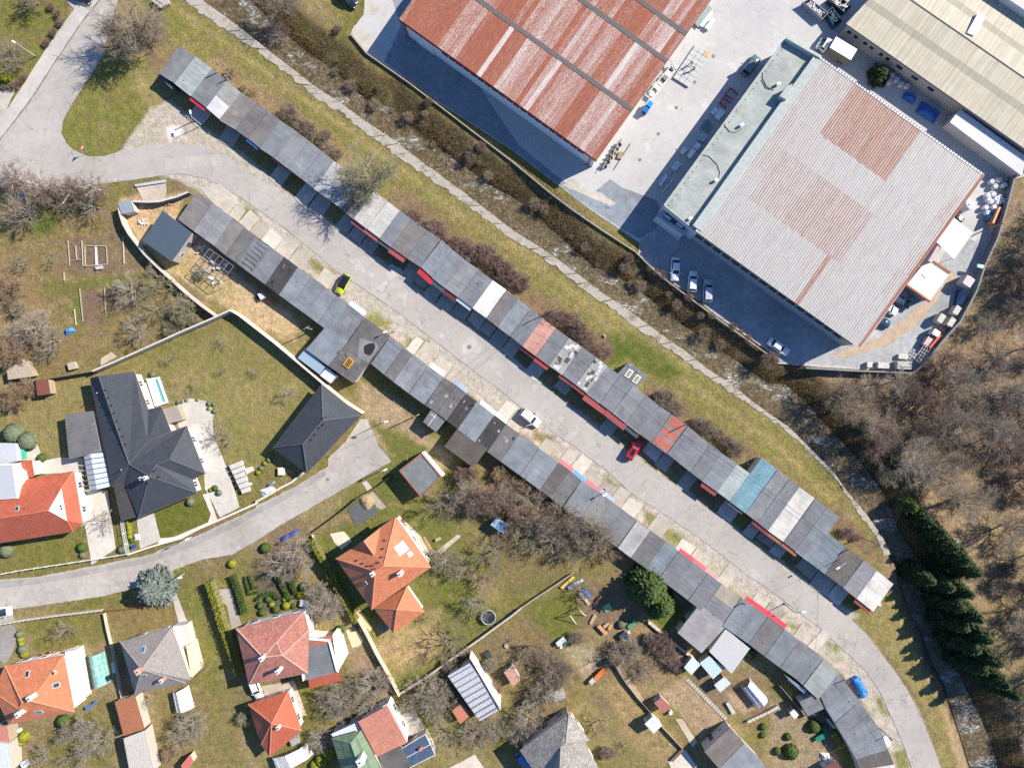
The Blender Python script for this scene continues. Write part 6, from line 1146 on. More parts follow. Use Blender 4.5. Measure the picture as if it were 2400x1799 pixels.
for t,x,y,k,b,s,l in(('a1',230,180,'big','brown',.8,'bare tree casting long shadow by the parked dark car'),('a1',790,110,'sparse','grey',1.2,'pale-limbed bare tree above the vegetable beds'),('a1',1130,850,'fruit','grey',1.1,'gnarled fruit tree over the dug garden bed'),('a1',1330,780,'fruit2','olive',1.1,'bushy bare tree at the middle of the curved wall'),('a1',1560,1020,'bush','olive',1.1,'large olive rounded bare bush inside the wall corner'),('a1',1330,1000,'fruit','olive',1.0,'olive bare tree beside the rounded bush'),('a1',1180,1170,'fruit','grey',1.1,'spreading grey tree above the pale panel wall'),('a1',1450,1180,'bush2','olive',.8,'olive twiggy bush touching the pale panel wall'),('a1',330,1150,'wide','grey',1.0,'pale bare tree near the blue tarpaulin'),('a1',450,1280,'fruit','grey',1.1,'fruit tree below the blue tarpaulin'),('a1',150,1250,'fruit2','grey',1.1,'fruit tree nearer the western edge than the tarpaulin'),('a1',70,830,'bush','rust',1.1,'rusty twiggy bush at the western edge of the gardens'),('a1',80,1380,'bush2','rust',1.5,'large rust-orange bush beside the plank-roofed hut'),('a1',120,1000,'bush2','olive',.8,'low olive bush in the western garden'),('a1',170,600,'fruit2','brown',.8,'small bare tree in the rough western grass'),('a1',420,560,'small','grey',.9,'sapling west of the vegetable beds'),('a1',1300,660,'bush2','red',.6,'reddish bush against the curved wall'),('a1',1640,1100,'bush2','brown',.6,'brown bush where the curved wall ends'),('a1',1700,700,'bush2','olive',.55,'green-brown bush beside the steel frame'),('a2',90,120,'bush2','rust',1.3,'tawny bush above the two dark conifers'),('a2',200,30,'bush2','rust',.9,'tawny bush beside the rust-red hut'),('a2',900,1180,'sparse','grey',.9,'bare tree on the drive between the red house and the bungalow'),('a2',1880,440,'sparse','grey',1.0,'gnarled bare tree at the edge of the bungalow terrace'),('a2',1960,500,'small','grey',1.0,'small bare tree beside the gnarled terrace tree'),('b2',260,90,'small','grey',1.2,'small bare tree on the bungalow lawn near the hipped garage'),('a1',1890,1290,'small','grey',.9,'sapling on the lawn below the pale panel wall'),('a1',1440,1440,'small','brown',.8,'sapling on the upper lawn near the pool'),('a1',1900,1540,'small','brown',.6,'thin sapling in the middle of the lawn'),('a1',2190,1560,'small','brown',.7,'thin sapling on the eastern part of the lawn'),('a2',1670,30,'small','brown',.7,'thin sapling just beside the pool lawn'),('b2',1590,1040,'fruit','brown',1.2,'spreading fruit tree on the villa lawn beside the garden house'),('b2',1700,1000,'fruit2','grey',1.0,'fruit tree close by the spreading one on the villa lawn'),('b2',1900,960,'big','red',.75,'dark reddish thicket tree behind the garage row'),('b2',2060,960,'big2','red',.75,'second reddish thicket tree behind the garage row'),('b2',1800,790,'bush2','red',1.0,'reddish bush behind the brown annex'),('b2',2030,1060,'bush','brown',.9,'brown bush under the reddish thicket'),('b2',2120,780,'bush2','rust',.9,'tawny bush at the back of the black-roofed garages'),('b2',1900,1060,'bush','grey',.8,'grey bush at the lawn edge of the thicket'),('b2',2090,1450,'fruit','brown',1.4,'wide old fruit tree with long shadow on the villa lawn'),('b2',1640,1530,'wide','grey',.9,'grey fruit tree east of the villa'),('b2',1780,1600,'fruit','grey',.9,'fruit tree near the villa hay patch'),('b3',2000,40,'fruit2','brown',1.0,'fruit tree casting shadow above the trampoline'),('b3',1920,250,'fruit2','grey',1.1,'fruit tree beside the trampoline'),('b3',1700,580,'fruit','brown',1.3,'bare tree shading the lower wall of the villa lawn'),('b3',1480,390,'small','brown',.9,'sapling in the dry lawn below the villa'),('c2',150,1000,'big2','brown',.7,'brown bare tree behind the middle of the street-side garages'),('c2',250,1150,'big','brown',.8,'large brown tree over the blue-grey garage backs'),('c2',60,1100,'big2','red',.8,'reddish tree in the thicket beside the villa lawn'),('c2',420,1200,'big','brown',.9,'brown tree behind the mottled garage roof'),('c2',600,1250,'big2','grey',.75,'grey tree behind the rust-stained garage roof'),('c2',720,1300,'big','brown',.85,'brown tree pressed against the garages near the timber yard'),('c2',830,1420,'wide','rust',.9,'rusty spreading tree above the timber yard'),('c2',330,1370,'sparse','brown',1.4,'dark-limbed tree throwing branching shadow on the grass'),('c2',520,1420,'wide','brown',.9,'bare tree between the timber yard and the lawn'),('c2',120,1340,'fruit','olive',1.0,'olive-twigged tree at the edge of the thicket'),('c2',80,820,'bush2','rust',.9,'tawny bush at the back of the long blue-grey garages'),('c2',20,1250,'bush','brown',.9,'brown undergrowth bush in the thicket'),('c2',300,880,'bush2','brown',.7,'brown bush against the dark brown garage'),('c3',640,130,'fruit','brown',.9,'bare tree over the timber yard'),('c3',200,640,'fruit2','brown',.8,'fruit tree casting shadow in the lower orchard'),('c3',330,740,'wide','brown',.8,'spreading orchard tree left of the orange boxes'),('c3',460,830,'bush2','brown',.7,'twiggy bush beside the orange boxes'),('c3',1180,750,'sparse','brown',.9,'lone dark-limbed tree in the fallow plot'),('c3',770,1290,'sparse','brown',.9,'orchard tree beside the old grey house'),('c3',1350,640,'bush2','red',.9,'purplish bramble in the fallow plot'),('c3',1450,800,'bush2','red',.7,'purplish bramble near the silver shed'),('c3',560,560,'bush2','brown',.7,'brown bramble above the stony plot'),('c3',150,1230,'wide','grey',.9,'grey tree in the thicket by the old grey house'),('c3',60,1350,'wide','grey',.8,'grey tree left of the old grey house roof'),('c3',380,920,'bush','brown',.8,'brown thicket bush above the lean-to hut'),('c3',840,1560,'bush2','brown',.7,'brown bush below the old grey house corner'),('c3',1010,1500,'small','olive',.9,'small tree on the ploughed lawn'),('b3',1450,960,'fruit','grey',1.0,'pale fruit tree below the lower wall'),('b3',1340,1110,'fruit2','grey',1.0,'fruit tree near the salmon roof corner'),('b3',1600,1150,'fruit','brown',1.0,'fruit tree above the terracotta hut'),('b3',1750,1080,'bush2','brown',.7,'twigs overhanging the terracotta hut'),('b3',1900,1380,'wide','brown',.95,'dark tree below the streaked silver shed'),('b3',1620,1390,'fruit','olive',1.0,'olive fruit tree east of the sunroom'),('b3',2050,1330,'wide','grey',.8,'grey tree between the silver shed and the old grey house'),('b3',2060,1000,'bush2','rust',.8,'tawny bush by the white side wall of the silver shed'),('b3',2020,800,'bush2','grey',.7,'grey bush above the silver shed wall'),('b3',1650,800,'bush2','brown',.6,'brown bush at the silver shed gable'),('b3',1690,1000,'bush2','brown',.7,'brown bush on the shaded side of the silver shed'),('b3',600,250,'bush','grey',1.3,'large grey twiggy bush by the topiary garden'),('b3',520,160,'wide','grey',.8,'grey bare tree over the topiary garden'),('b2',330,1450,'wide','grey',.95,'grey bare tree at the topiary garden gate'),('b2',230,1580,'fruit','grey',1.1,'grey fruit tree beside the box hedge rows'),('b2',420,1560,'fruit2','grey',1.0,'fruit tree by the thuja hedge'),('b3',850,900,'sparse','grey',.8,'sprawling vine tree by the red skirt roof'),('b3',760,1080,'wide','grey',.9,'grey orchard tree below the flat grey extension'),('b3',900,1130,'fruit','grey',.9,'orchard tree nearest the salmon roof'),('b3',560,1030,'fruit2','grey',.8,'orchard tree beside the brick path'),('b3',560,1430,'wide','grey',.8,'grey tree squeezed beside the metal strip roof'),('b3',300,1380,'small','brown',.9,'twigs over the small orange house corner'),('b3',1080,920,'bush2','brown',.9,'brown creeper along the cream wall'),('a3',560,470,'sparse','brown',.9,'bare fruit tree on the orange house lawn'),('a3',740,1330,'fruit','grey',.9,'orchard tree below the teal tunnel'),('a3',350,1560,'fruit2','grey',.9,'orchard tree at the lower left edge'),('a3',560,1600,'small','grey',1.0,'small tree at the lower left edge near the white tub'),('a3',700,1500,'small','grey',1.1,'pruned tree in the lower left orchard'),('a3',860,1540,'small','grey',1.0,'pruned tree closest to the pale outbuilding'),('a3',1650,1300,'wide','grey',1.0,'large pale fruit tree in the lower garden'),('a3',1550,1400,'fruit','grey',.9,'fruit tree by the pale outbuilding'),('a3',1450,1560,'bush2','rust',.8,'rusty bush beside the rust-red hut'),('a3',2090,1260,'bush2','olive',.7,'yellowish bush by the small orange house'),('a3',1260,1120,'small','grey',.9,'bare shrub at the rusty outbuilding'),('a3',1720,800,'small','brown',.9,'bare shrub by the cream terrace'),('a3',1100,1250,'small','brown',1.0,'bare twigs over the rusty outbuilding'),('d2',1100,800,'bush','olive',1.0,'olive-green brush above the creek bend')):
 T(k,b,t,x,y,s,l,group=None,name='bare_tree' if k not in('bush','bush2')else 'bare_shrub',cat='tree' if k not in('bush','bush2')else 'shrub')
TW={}
for t,poly,n_,kinds,barks,sc_,where in(('c2',[(0,780),(300,830),(560,1150),(900,1400),(700,1500),(350,1250),(0,1300)],5,('big','wide','fruit','sparse'),('brown','grey','grey','rust'),(.7,.95),'in the thicket behind the street-side garages'),('b2',[(1700,760),(2200,820),(2200,1150),(1850,1100)],4,('big','wide','bush'),('brown','red','grey'),(.6,.8),'in the thicket by the brown annex'),('c3',[(0,560),(350,620),(560,950),(450,1150),(0,1150)],8,('wide','fruit','sparse'),('grey','brown'),(.8,1.1),'in the overgrown orchard above the old grey house'),('b3',[(1250,900),(1550,850),(1650,1350),(1400,1150)],5,('fruit','fruit2'),('grey',),(.9,1.1),'in the orchard beside the silver shed'),('b3',[(450,950),(1050,880),(1050,1080),(600,1200)],6,('fruit','wide'),('grey','olive'),(.8,1.0),'in the orchard below the flat grey extension'),('c3',[(550,620),(950,560),(1250,800),(1000,1050),(600,900)],7,('bush2','fruit','wide'),('brown','grey'),(.6,.9),'in the fallow garden by the orange boxes'),('a1',[(1000,700),(1450,760),(1650,1050),(1300,1150),(1050,900)],3,('fruit','sparse'),('brown','olive'),(.7,1.0),'in the scrub inside the curved wall'),('a1',[(0,850),(450,950),(600,1400),(0,1350)],4,('fruit','sparse'),('grey','rust'),(.8,1.1),'in the western garden scrub'),('a3',[(300,1350),(1000,1200),(950,1650),(350,1650)],6,('fruit','fruit2'),('grey',),(.8,1.0),'in the lower left orchard rows'),('c3',[(1000,480),(1300,520),(1500,780),(1250,700)],5,('bush2',),('red','brown'),(.6,.8),'in the brambles of the fallow plot')):
 pw=np.array(WL(t,poly,2.5));k=0;tr=0
 while k<n_ and tr<400:
  tr+=1;x,y=random.uniform(pw[:,0].min(),pw[:,0].max()),random.uniform(pw[:,1].min(),pw[:,1].max())
  if sdist(np.array([[x,y]]),pw)[0]>0:continue
  k+=1;kd,bk=random.choice(kinds),random.choice(barks);w={'big':'tall','big2':'dense','wide':'spreading','fruit':'small','fruit2':'low','sparse':'open-crowned','bush':'shrubby','bush2':'bushy'}[kd]+' '+{'brown':'brown','red':'reddish','grey':'grey','rust':'tawny','olive':'olive'}[bk];TW[where,w]=TW.get((where,w),0)+1
  tree(kd,bk,x,y,random.uniform(*sc_),f'{w} bare tree {where}'+(f', {ordinal(TW[where, w])} such' if TW[where,w]>1 else ''),'bare trees '+where)
Q=[]
for a,b in zip(creekN,creekN[1:]):
 for _ in range(int(math.dist(a,b)*75)):p=lerp(a,b,random.random());d=abs(random.gauss(0,1))*2.2-.3;Q.append((p[0]+d*.6+random.gauss(0,.4),p[1]+d*.8+random.gauss(0,.4)))
Q=np.array(Q);ok=fbm(Q,.18,31)>.40;Q=Q[ok];zt=terrain_(Q);A_=rng.uniform(0,6.28,len(Q));Ln=rng.uniform(.25,.9,len(Q));tw=np.stack([Q[:,0],Q[:,1],zt-.05,Q[:,0]+np.cos(A_)*Ln,Q[:,1]+np.sin(A_)*Ln,zt+rng.uniform(.1,.8,len(Q)),np.full(len(Q),.028),np.full(len(Q),.012)],1)
um=tubes_mesh('bank_brush',tw);um.materials.append(barkmat('dead_reed',(.22,.15,.075),(.22,.15,.075)));o=bpy.data.objects.new('bank_brush',um);COL.objects.link(o);tag(o,'dead brown stems and brush tangled over the northern creek bank','brush',kind='stuff')
def along(pts,step,jit,fn):
 for a,b in zip(pts,pts[1:]):
  n=max(1,int(math.dist(a,b)/step))
  for k in range(n):p=lerp(a,b,(k+random.random())/n);fn(p[0]+random.uniform(-jit,jit),p[1]+random.uniform(-jit,jit))
def sh(bk,s0,s1,lab,grp):
 k=[0]
 def f(x,y):k[0]+=1;tree(random.choice(['bush','bush2']),bk,x,y,random.uniform(s0,s1),f'{lab}, {ordinal(k[0])} along',grp,'bare_shrub','shrub')
 return f
along(WL('b1',[(1330,210),(1500,320),(1800,500)],1),.9,1.0,sh('red',.6,.85,'dense brown shrub in the long thicket behind the white-roofed garage','brown shrubs behind the creekside garages'))
along(WL('b1',[(1900,500),(2211,720)],1)+WL('c1',[(100,830)],1),1.0,1.0,sh('red',.6,.85,'dense brown shrub in the thicket nearer the tall lamp post','brown shrubs behind the dark garages'))
along(WL('c1',[(350,1080),(560,1180),(740,1330)],1),1.0,1.3,sh('red',.6,.9,'dense brown shrub in the thicket beside the pink garage roof','brown shrubs behind the pink garage'))
along(WL('c2',[(1250,70),(1380,160),(1450,200)],1),1.0,1.0,sh('brown',.6,.9,'tawny shrub behind the long red canopy garages','tawny shrubs behind the red canopy garages'))
along(WL('c2',[(1600,320),(1800,440),(1950,560)],1),1.2,.9,sh('brown',.5,.75,'tawny shrub behind the red-checked garage','tawny shrubs near the red-checked garage'))
along(WL('b0',[(250,970),(480,1140),(740,1330)],1),1.1,.8,sh('brown',.45,.75,'straw-brown shrub behind the blue-grey garages','straw-brown shrubs behind the first garages'))
along(WL('a0',[(1960,620),(2180,820)],1),2.0,.5,sh('rust',.3,.45,'low straw shrub behind the first dark garages','low straw shrubs'))
along(WL('d2',[(640,1270),(780,1350)],1),1.2,.5,sh('red',.35,.5,'reddish shrub around the tall pole by the creek','shrubs round the creek pole'))
along(WL('b0',[(700,560),(1000,780),(1330,980),(1500,1100),(1750,1290),(2050,1500)],0),2.6,1.6,sh('brown',.2,.6,'dark bramble on the shaded creek bank below the rusty hall','brambles on the shaded bank'))
along(WL('c1',[(200,100),(450,300),(700,480),(1000,700),(1250,860),(1500,1080),(1800,1330)],0),2.6,1.8,sh('brown',.2,.6,'dark bramble on the creek bank below the shaded yard','brambles below the yard'))
along(WL('c1',[(1000,560),(1300,720),(1500,890),(1800,1100),(2100,1320)],0),2.2,.4,sh('red',.25,.4,'twiggy weed bush at the foot of the shaded yard fence','weeds along the yard fence'))
along(WL('b0',[(620,200),(720,290)],0),1.6,.6,sh('red',.4,.6,'reddish bush on the bank beside the yard corner','bushes at the yard corner'))
T('tall','brown','b0',230,40,.8,'bare bank tree leaning over the creek at the top edge',3);T('wide','red','b0',150,220,.7,'reddish bank tree above the white riffle',2);T('bush2','red','b0',1940,1260,.5,'small crimson-brown bush on the yard fence',1,name='bare_shrub',cat='shrub');T('bush2','red','b0',1490,870,.4,'dark red bush by the fence in the hall shadow',1,name='bare_shrub',cat='shrub')
T('bush','red','d1',30,1450,.7,'reddish bush at the yard corner near the white saloon',1.5,name='bare_shrub',cat='shrub');T('big','red','d1',1530,1480,.85,'purplish tree outside the yard wall by the stacked frames',3)
woodP=S_([(1900,900),(1990,880),(2170,880),(2270,760),(2330,640),(2400,500),(2480,420),(2480,1880),(2390,1880),(2380,1560),(2290,1300),(2200,1170),(2080,1090),(2010,1010)]);wb=np.array(woodP);placed=[]
tries=0;WC={}
def woodlab(x,y,k,bk):
 zn='of the wood by the upper yard wall' if y>28 else 'of the wood outside the yard corner' if y>0 else 'of the wood across the creek' if y>-22 else 'of the wood behind the spruces'
 w={'tall':'tall slim','tall2':'tall spreading','big':'broad','big2':'dense broad','wide':'low wide','bush':'shrubby','bush2':'low shrubby'}[k]+' '+{'brown':'brown','red':'reddish','grey':'grey','rust':'tawny'}[bk]
 WC[zn,w]=WC.get((zn,w),0)+1
 return f'{w} leafless tree {zn}'+(f', {ordinal(WC[zn, w])} there' if WC[zn,w]>1 else '')
while len(placed)<95 and tries<20000:
 tries+=1;x,y=random.uniform(wb[:,0].min(),wb[:,0].max()),random.uniform(wb[:,1].min(),wb[:,1].max())
 if sdist(np.array([[x,y]]),woodP)[0]>-1 or any((x-a)**2+(y-b)**2<5.6 for a,b in placed):continue
 dn=fbm(np.array([[x,y]]),.08,21)[0]
 if dn<.40 and random.random()<.8:continue
 placed.append((x,y));north=y>5
 k=random.choice(['tall','tall2','big','big2'])if north or random.random()<.45 else random.choice(['bush','wide','big','bush2']);bk=random.choice(['brown','grey','grey','brown','red']if not north else['brown','grey','brown','red'])
 tree(k,bk,x,y,random.uniform(.55,.9),woodlab(x,y,k,bk),'leafless trees of the wood',z=-.1)
sg=[]
for _ in range(9000):
 x,y=random.uniform(wb[:,0].min()-3,wb[:,0].max()),random.uniform(wb[:,1].min(),wb[:,1].max())
 sg.append((x,y))
Q=np.array(sg);Q=Q[sdist(Q,woodP)<1.0];A_=rng.uniform(0,6.28,len(Q));Ln=rng.uniform(.5,2.2,len(Q));zz=rng.uniform(.1,1.2,len(Q))**1.5
tw=np.stack([Q[:,0],Q[:,1],np.full(len(Q),-.05),Q[:,0]+np.cos(A_)*Ln,Q[:,1]+np.sin(A_)*Ln,zz,np.full(len(Q),.022),np.full(len(Q),.012)],1)
um=tubes_mesh('undergrowth',tw);um.materials.append(barkmat('dead_twig',(.25,.20,.15),(.25,.20,.15)));o=bpy.data.objects.new('undergrowth',um);COL.objects.link(o);tag(o,'dry twigs and dead stems covering the floor of the wood','undergrowth',kind='stuff')
def conifer_mesh(seed,h,r,n=900,shape=1.0,lump=.2,L=.55,flat=.5):
 rr=np.random.default_rng(seed);z=h*(1-np.sqrt(rr.random(n)))**.9;a=rr.uniform(0,6.283,n);prof=(1-z/h)**shape
 lb=1+lump*np.sin(a*5+z*3)+lump*rr.uniform(-1,1,n);R0=r*prof*lb*rr.uniform(.55,1.0,n);c=np.stack([R0*np.cos(a),R0*np.sin(a),z],1)
 d=np.stack([np.cos(a),np.sin(a),np.full(n,-.25)],1)+rr.normal(0,.3,(n,3));d/=np.linalg.norm(d,axis=1)[:,None];sd=np.cross(d,np.array([0,0,1.])+rr.normal(0,flat,(n,3)));sd/=np.linalg.norm(sd,axis=1)[:,None]
 l=L*rr.uniform(.6,1.3,n)[:,None];w=l*.34;V=np.stack([c-d*l*.3,c+sd*w+d*l*.15,c+d*l,c-sd*w+d*l*.15],1).reshape(-1,3);F=np.arange(4*n).reshape(-1,4);return raw_mesh('crown',V,F)
def leafmat(name,a,b):n=NT(name);n.set(n.mix(n.ramp(n.noise(2.6,4,.7),[(.35,0),(.65,1)]),a,b),.75,0,.25);return n.m
LM={'dark':leafmat('dark_needles',(.013,.028,.009),(.058,.085,.024)),'blue':leafmat('blue_needles',(.095,.125,.105),(.22,.255,.22)),'mid':leafmat('green_needles',(.035,.070,.015),(.095,.125,.03)),'yel':leafmat('yellow_green_leaf',(.11,.14,.012),(.30,.29,.025)),'box':leafmat('box_leaf',(.03,.065,.012),(.09,.13,.03)),'grn':leafmat('grey_green_leaf',(.09,.12,.07),(.17,.20,.12))}
CM={}
def conifer(label,x,y,h,r,mat='dark',seed=1,n=1400,shape=.9,L=.6,name='conifer',group=None,cat='tree',lump=.18,rz=None):
 o=thing(name,label,cat,(x,y,gz(x,y)),group,random.uniform(0,6.28)if rz is None else rz);key=(seed,round(h,1),round(r,1),mat,n,shape)
 if key not in CM:
  me=conifer_mesh(seed,h,r,n,shape,lump,L);me.materials.append(LM[mat]);tk=MB().tube((0,0,-.2),(0,0,h*.8),.05+h*.015,.03,6).make('trunk');tk.materials.append(bark['brown']);core=None;CM[key]=(me,tk)
 for me,nm in zip(CM[key],('crown','trunk')):p=bpy.data.objects.new(nm,me);COL.objects.link(p);p.parent=o
 return o
for i,(x,y,h,r)in enumerate(((1340,40,9,2.3),(1480,90,10,2.6),(1610,130,10,2.4),(1560,250,10.5,2.6),(1680,330,10.5,2.6),(1600,430,10,2.6),(1740,500,11,2.6),(1680,610,10.5,2.6),(1810,690,11,2.8),(1750,790,10,2.5),(1890,880,10.5,2.6),(1990,980,10,2.3))):
 p=W('d3',x+60,y,5);conifer('tall dark spruce in the row beyond the creek, '+ORD1[i]+' counting downstream',p[0],p[1],h,r*.86,'dark',1+i%3,3600,.8,.6,'spruce','dark spruces beyond the creek')
for i,(x,y,s)in enumerate(((1250,1060,1.2),(1340,1170,1.5),(1420,1260,1.6),(1500,1370,1.8),(1590,1470,1.9),(1660,1570,2.0))):p=W('d2',x,y,2.5);conifer('young spruce at the upstream end of the dark row, '+ORD1[i]+' of six',p[0],p[1],4.6*s,1.35*s,'dark' if i else 'mid',2,1900,.8,.5,'spruce','young spruces by the creek')
for x,y,l in((860,370,'shaded little spruce in the brown wood above the creek'),(980,500,'bright little spruce on the wood edge above the creek'),(1130,690,'little spruce beside the power line over the creek')):p=W('d2',x,y,2);conifer(l,p[0],p[1],3.4,1.4,'mid',3,900,.8,.5,'spruce')
p=W('a3',1290,130,4);conifer('silvery blue spruce standing over the side street',p[0],p[1],6.2,3.5,'blue',5,4600,.62,.55,'blue_spruce')
p=W('c3',1180,110,4);conifer('large yellow-green cedar beside the garages',p[0],p[1],8.5,3.6,'mid',6,4200,.6,.7,'cedar_tree');p=W('c3',1290,270,3);conifer('second yellow-green cedar on the play corner lawn',p[0],p[1],6.5,2.6,'mid',7,2600,.7,.6,'cedar_tree')
p=W('d0',970,640,1.5);conifer('dark conifer against the olive hall wall',p[0],p[1],3.5,2.0,'dark',8,1400,.7,.5,'conifer')
def ball_mesh(seed,r,n=700,h=1.0):
 rr=np.random.default_rng(seed);v=rr.normal(0,1,(n,3));v/=np.linalg.norm(v,axis=1)[:,None];v[:,2]=np.abs(v[:,2])*1.0;c=v*r*rr.uniform(.86,1.03,n)[:,None];c[:,2]*=h
 t_=np.cross(v,rr.normal(0,1,(n,3)));t_/=np.linalg.norm(t_,axis=1)[:,None];b_=np.cross(v,t_);s=.20*r**.5;V=np.stack([c-t_*s,c-b_*s*.7+v*s*.4,c+t_*s,c+b_*s*.7+v*s*.4],1).reshape(-1,3);return raw_mesh('foliage',V,np.arange(4*n).reshape(-1,4))
BMS={}
def shrub(label,t,x,y,r,mat='box',h=1.0,group=None,name='topiary_shrub'):
 p=W(t,x,y,r*.6);o=thing(name,label,'shrub',(p[0],p[1],gz(*p)),group,random.uniform(0,6));o.scale=(r,r,r)
 if(mat,h)not in BMS:me=ball_mesh(3,1.0,620,h);me.materials.append(LM[mat]);st=MB().tube((0,0,-.2),(0,0,.7),.06,.04,5).make('stem');st.materials.append(bark['brown']);BMS[mat,h]=(me,st)
 for me,nm in zip(BMS[mat,h],('foliage','stem')):q=bpy.data.objects.new(nm,me);COL.objects.link(q);q.parent=o
 return o
for t,x,y,r,m_,l in(('a2',90,430,1.9,'grn','large dark grey-green conifer at the western edge'),('a2',215,495,1.8,'grn','grey-green conifer beside the green play slide'),('a2',345,640,.85,'box','round bush at the corner of the red house drive'),('a2',35,1445,1.3,'grn','grey-green round shrub on the red house lawn edge'),('a2',695,1415,.95,'box','clipped olive ball on the red house lawn'),('a2',705,1478,.65,'grn','smaller clipped ball below the olive one'),('a2',1045,1430,.85,'grn','clipped green ball at the foot of the picket fence'),('a2',1995,1555,.85,'yel','bright yellow ball shrub at the topiary gate'),('a2',1100,1205,.6,'yel','first yellow-green ball beside the drive fence'),('a2',1110,1240,.6,'yel','second yellow-green ball beside the drive fence'),('a2',1112,1278,.6,'yel','third yellow-green ball beside the drive fence'),('a2',1115,1318,.55,'yel','fourth yellow-green ball beside the drive fence'),('a2',1130,1355,.45,'box','small ball at the end of the drive fence row'),('a2',1635,1020,.8,'grn','brown-green ball on the bungalow front lawn'),('a1',1308,1575,.65,'grn','grey-green ball shrub above the pool'),('a2',1850,900,.6,'box','green shrub in the bungalow gravel bed'),('a2',1885,940,.6,'grn','pale shrub in the bungalow gravel bed'),('a2',1815,915,.45,'yel','yellowish shrub in the bungalow gravel bed'),('a2',1525,165,.4,'box','first little bush on the terrace rim'),('a2',1565,155,.35,'grn','second little bush on the terrace rim'),('a2',1605,142,.35,'grn','third little bush on the terrace rim'),('a2',1700,135,.35,'yel','yellow little bush on the terrace rim'),('a2',1800,170,.5,'grn','dark bush at the terrace corner'),('a2',1845,235,.5,'grn','lower dark bush at the terrace corner'),('a2',1800,212,.4,'yel','yellow bush between the dark terrace bushes'),('a2',1838,178,.4,'grn','upper dark bush at the terrace corner'),('b2',130,620,.5,'yel','yellow ball in the bed beside the hipped garage'),('b2',105,655,.5,'grn','green ball in the bed beside the hipped garage'),('b2',72,685,.5,'yel','third ball in the bed beside the hipped garage'),('b2',38,728,.5,'grn','fourth ball in the bed beside the hipped garage'),('b2',12,765,.5,'yel','fifth ball in the bed beside the hipped garage'),('b2',70,1420,1.0,'box','brown-green ball by the blue patterned cover'),('b3',100,205,.7,'box','topiary ball at the head of the shaped bed'),('b3',30,260,.7,'box','topiary ball at the rim of the shaped bed'),('b3',45,320,.75,'box','topiary ball at the foot of the shaped bed'),('b3',165,290,.8,'box','leaf-shaped topiary in the shaped bed'),('b3',255,260,.85,'yel','bright green topiary ball near the old red roof'),('b3',130,250,.6,'yel','yellow topiary in the middle of the shaped bed'),('b3',245,205,.55,'yel','small topiary above the bright green one'),('b3',310,265,.5,'box','dark small topiary beside the bright green one'),('b3',405,100,.9,'grn','pale grey-green cushion shrub in the topiary garden'),('b3',715,475,.9,'box','laurel bush at the corner of the flat extension'),('b3',370,170,.7,'yel','yellow-leaved shrub near the white garden table'),('b3',420,1222,.35,'yel','tiny yellow ball by the brick path'),('a3',155,510,.7,'grn','first clipped shrub along the orange house drive'),('a3',165,555,.6,'yel','yellow clipped shrub along the orange house drive'),('a3',175,590,.6,'yel','second yellow shrub along the orange house drive'),('a3',185,640,1.0,'grn','largest clipped shrub at the orange house corner'),('a3',200,680,.8,'yel','yellow-green shrub at the orange house corner'),('a3',530,1265,1.3,'box','dark round shrub below the orange house terrace'),('a3',190,1400,1.1,'yel','yellow-green bush beside the lower left basin'),('a3',160,1440,.9,'yel','second yellow-green bush at the lower left'),('b3',560,1600,1.3,'yel','thuja bush below the glass veranda'),('b3',620,1550,1.2,'yel','thuja bush beside the green roof'),('b3',500,1640,1.0,'yel','thuja bush at the lower edge by the veranda'),('d3',175,1395,.75,'box','small clipped ball in the lower right garden'),('d3',205,1530,1.5,'box','large dark clipped ball in the lower right garden'),('d3',82,1520,.8,'box','clipped ball at the west of the lower right garden'),('d3',405,1310,1.3,'box','dark shrub in the shade behind the bend garages'),('d3',590,1360,.65,'yel','upper yellow shrub behind the bend garages'),('d3',615,1410,.7,'yel','lower yellow shrub behind the bend garages'),('d3',490,1320,.7,'grn','grey-green shrub behind the bend garages'),('c3',2170,1310,.7,'box','green shrub in the stony bed at the plot edge'),('c3',2165,1380,.6,'box','second green shrub in the stony bed'),('a0',15,640,1.6,'yel','evergreen yellow-green shrub at the junction edge'),('c3',945,425,.9,'grn','blue-green yucca-like shrub by the sandpit'),('c3',2060,660,1.4,'box','evergreen bush overhanging the white shed corner')):
 shrub(l,t,x,y,r,m_)
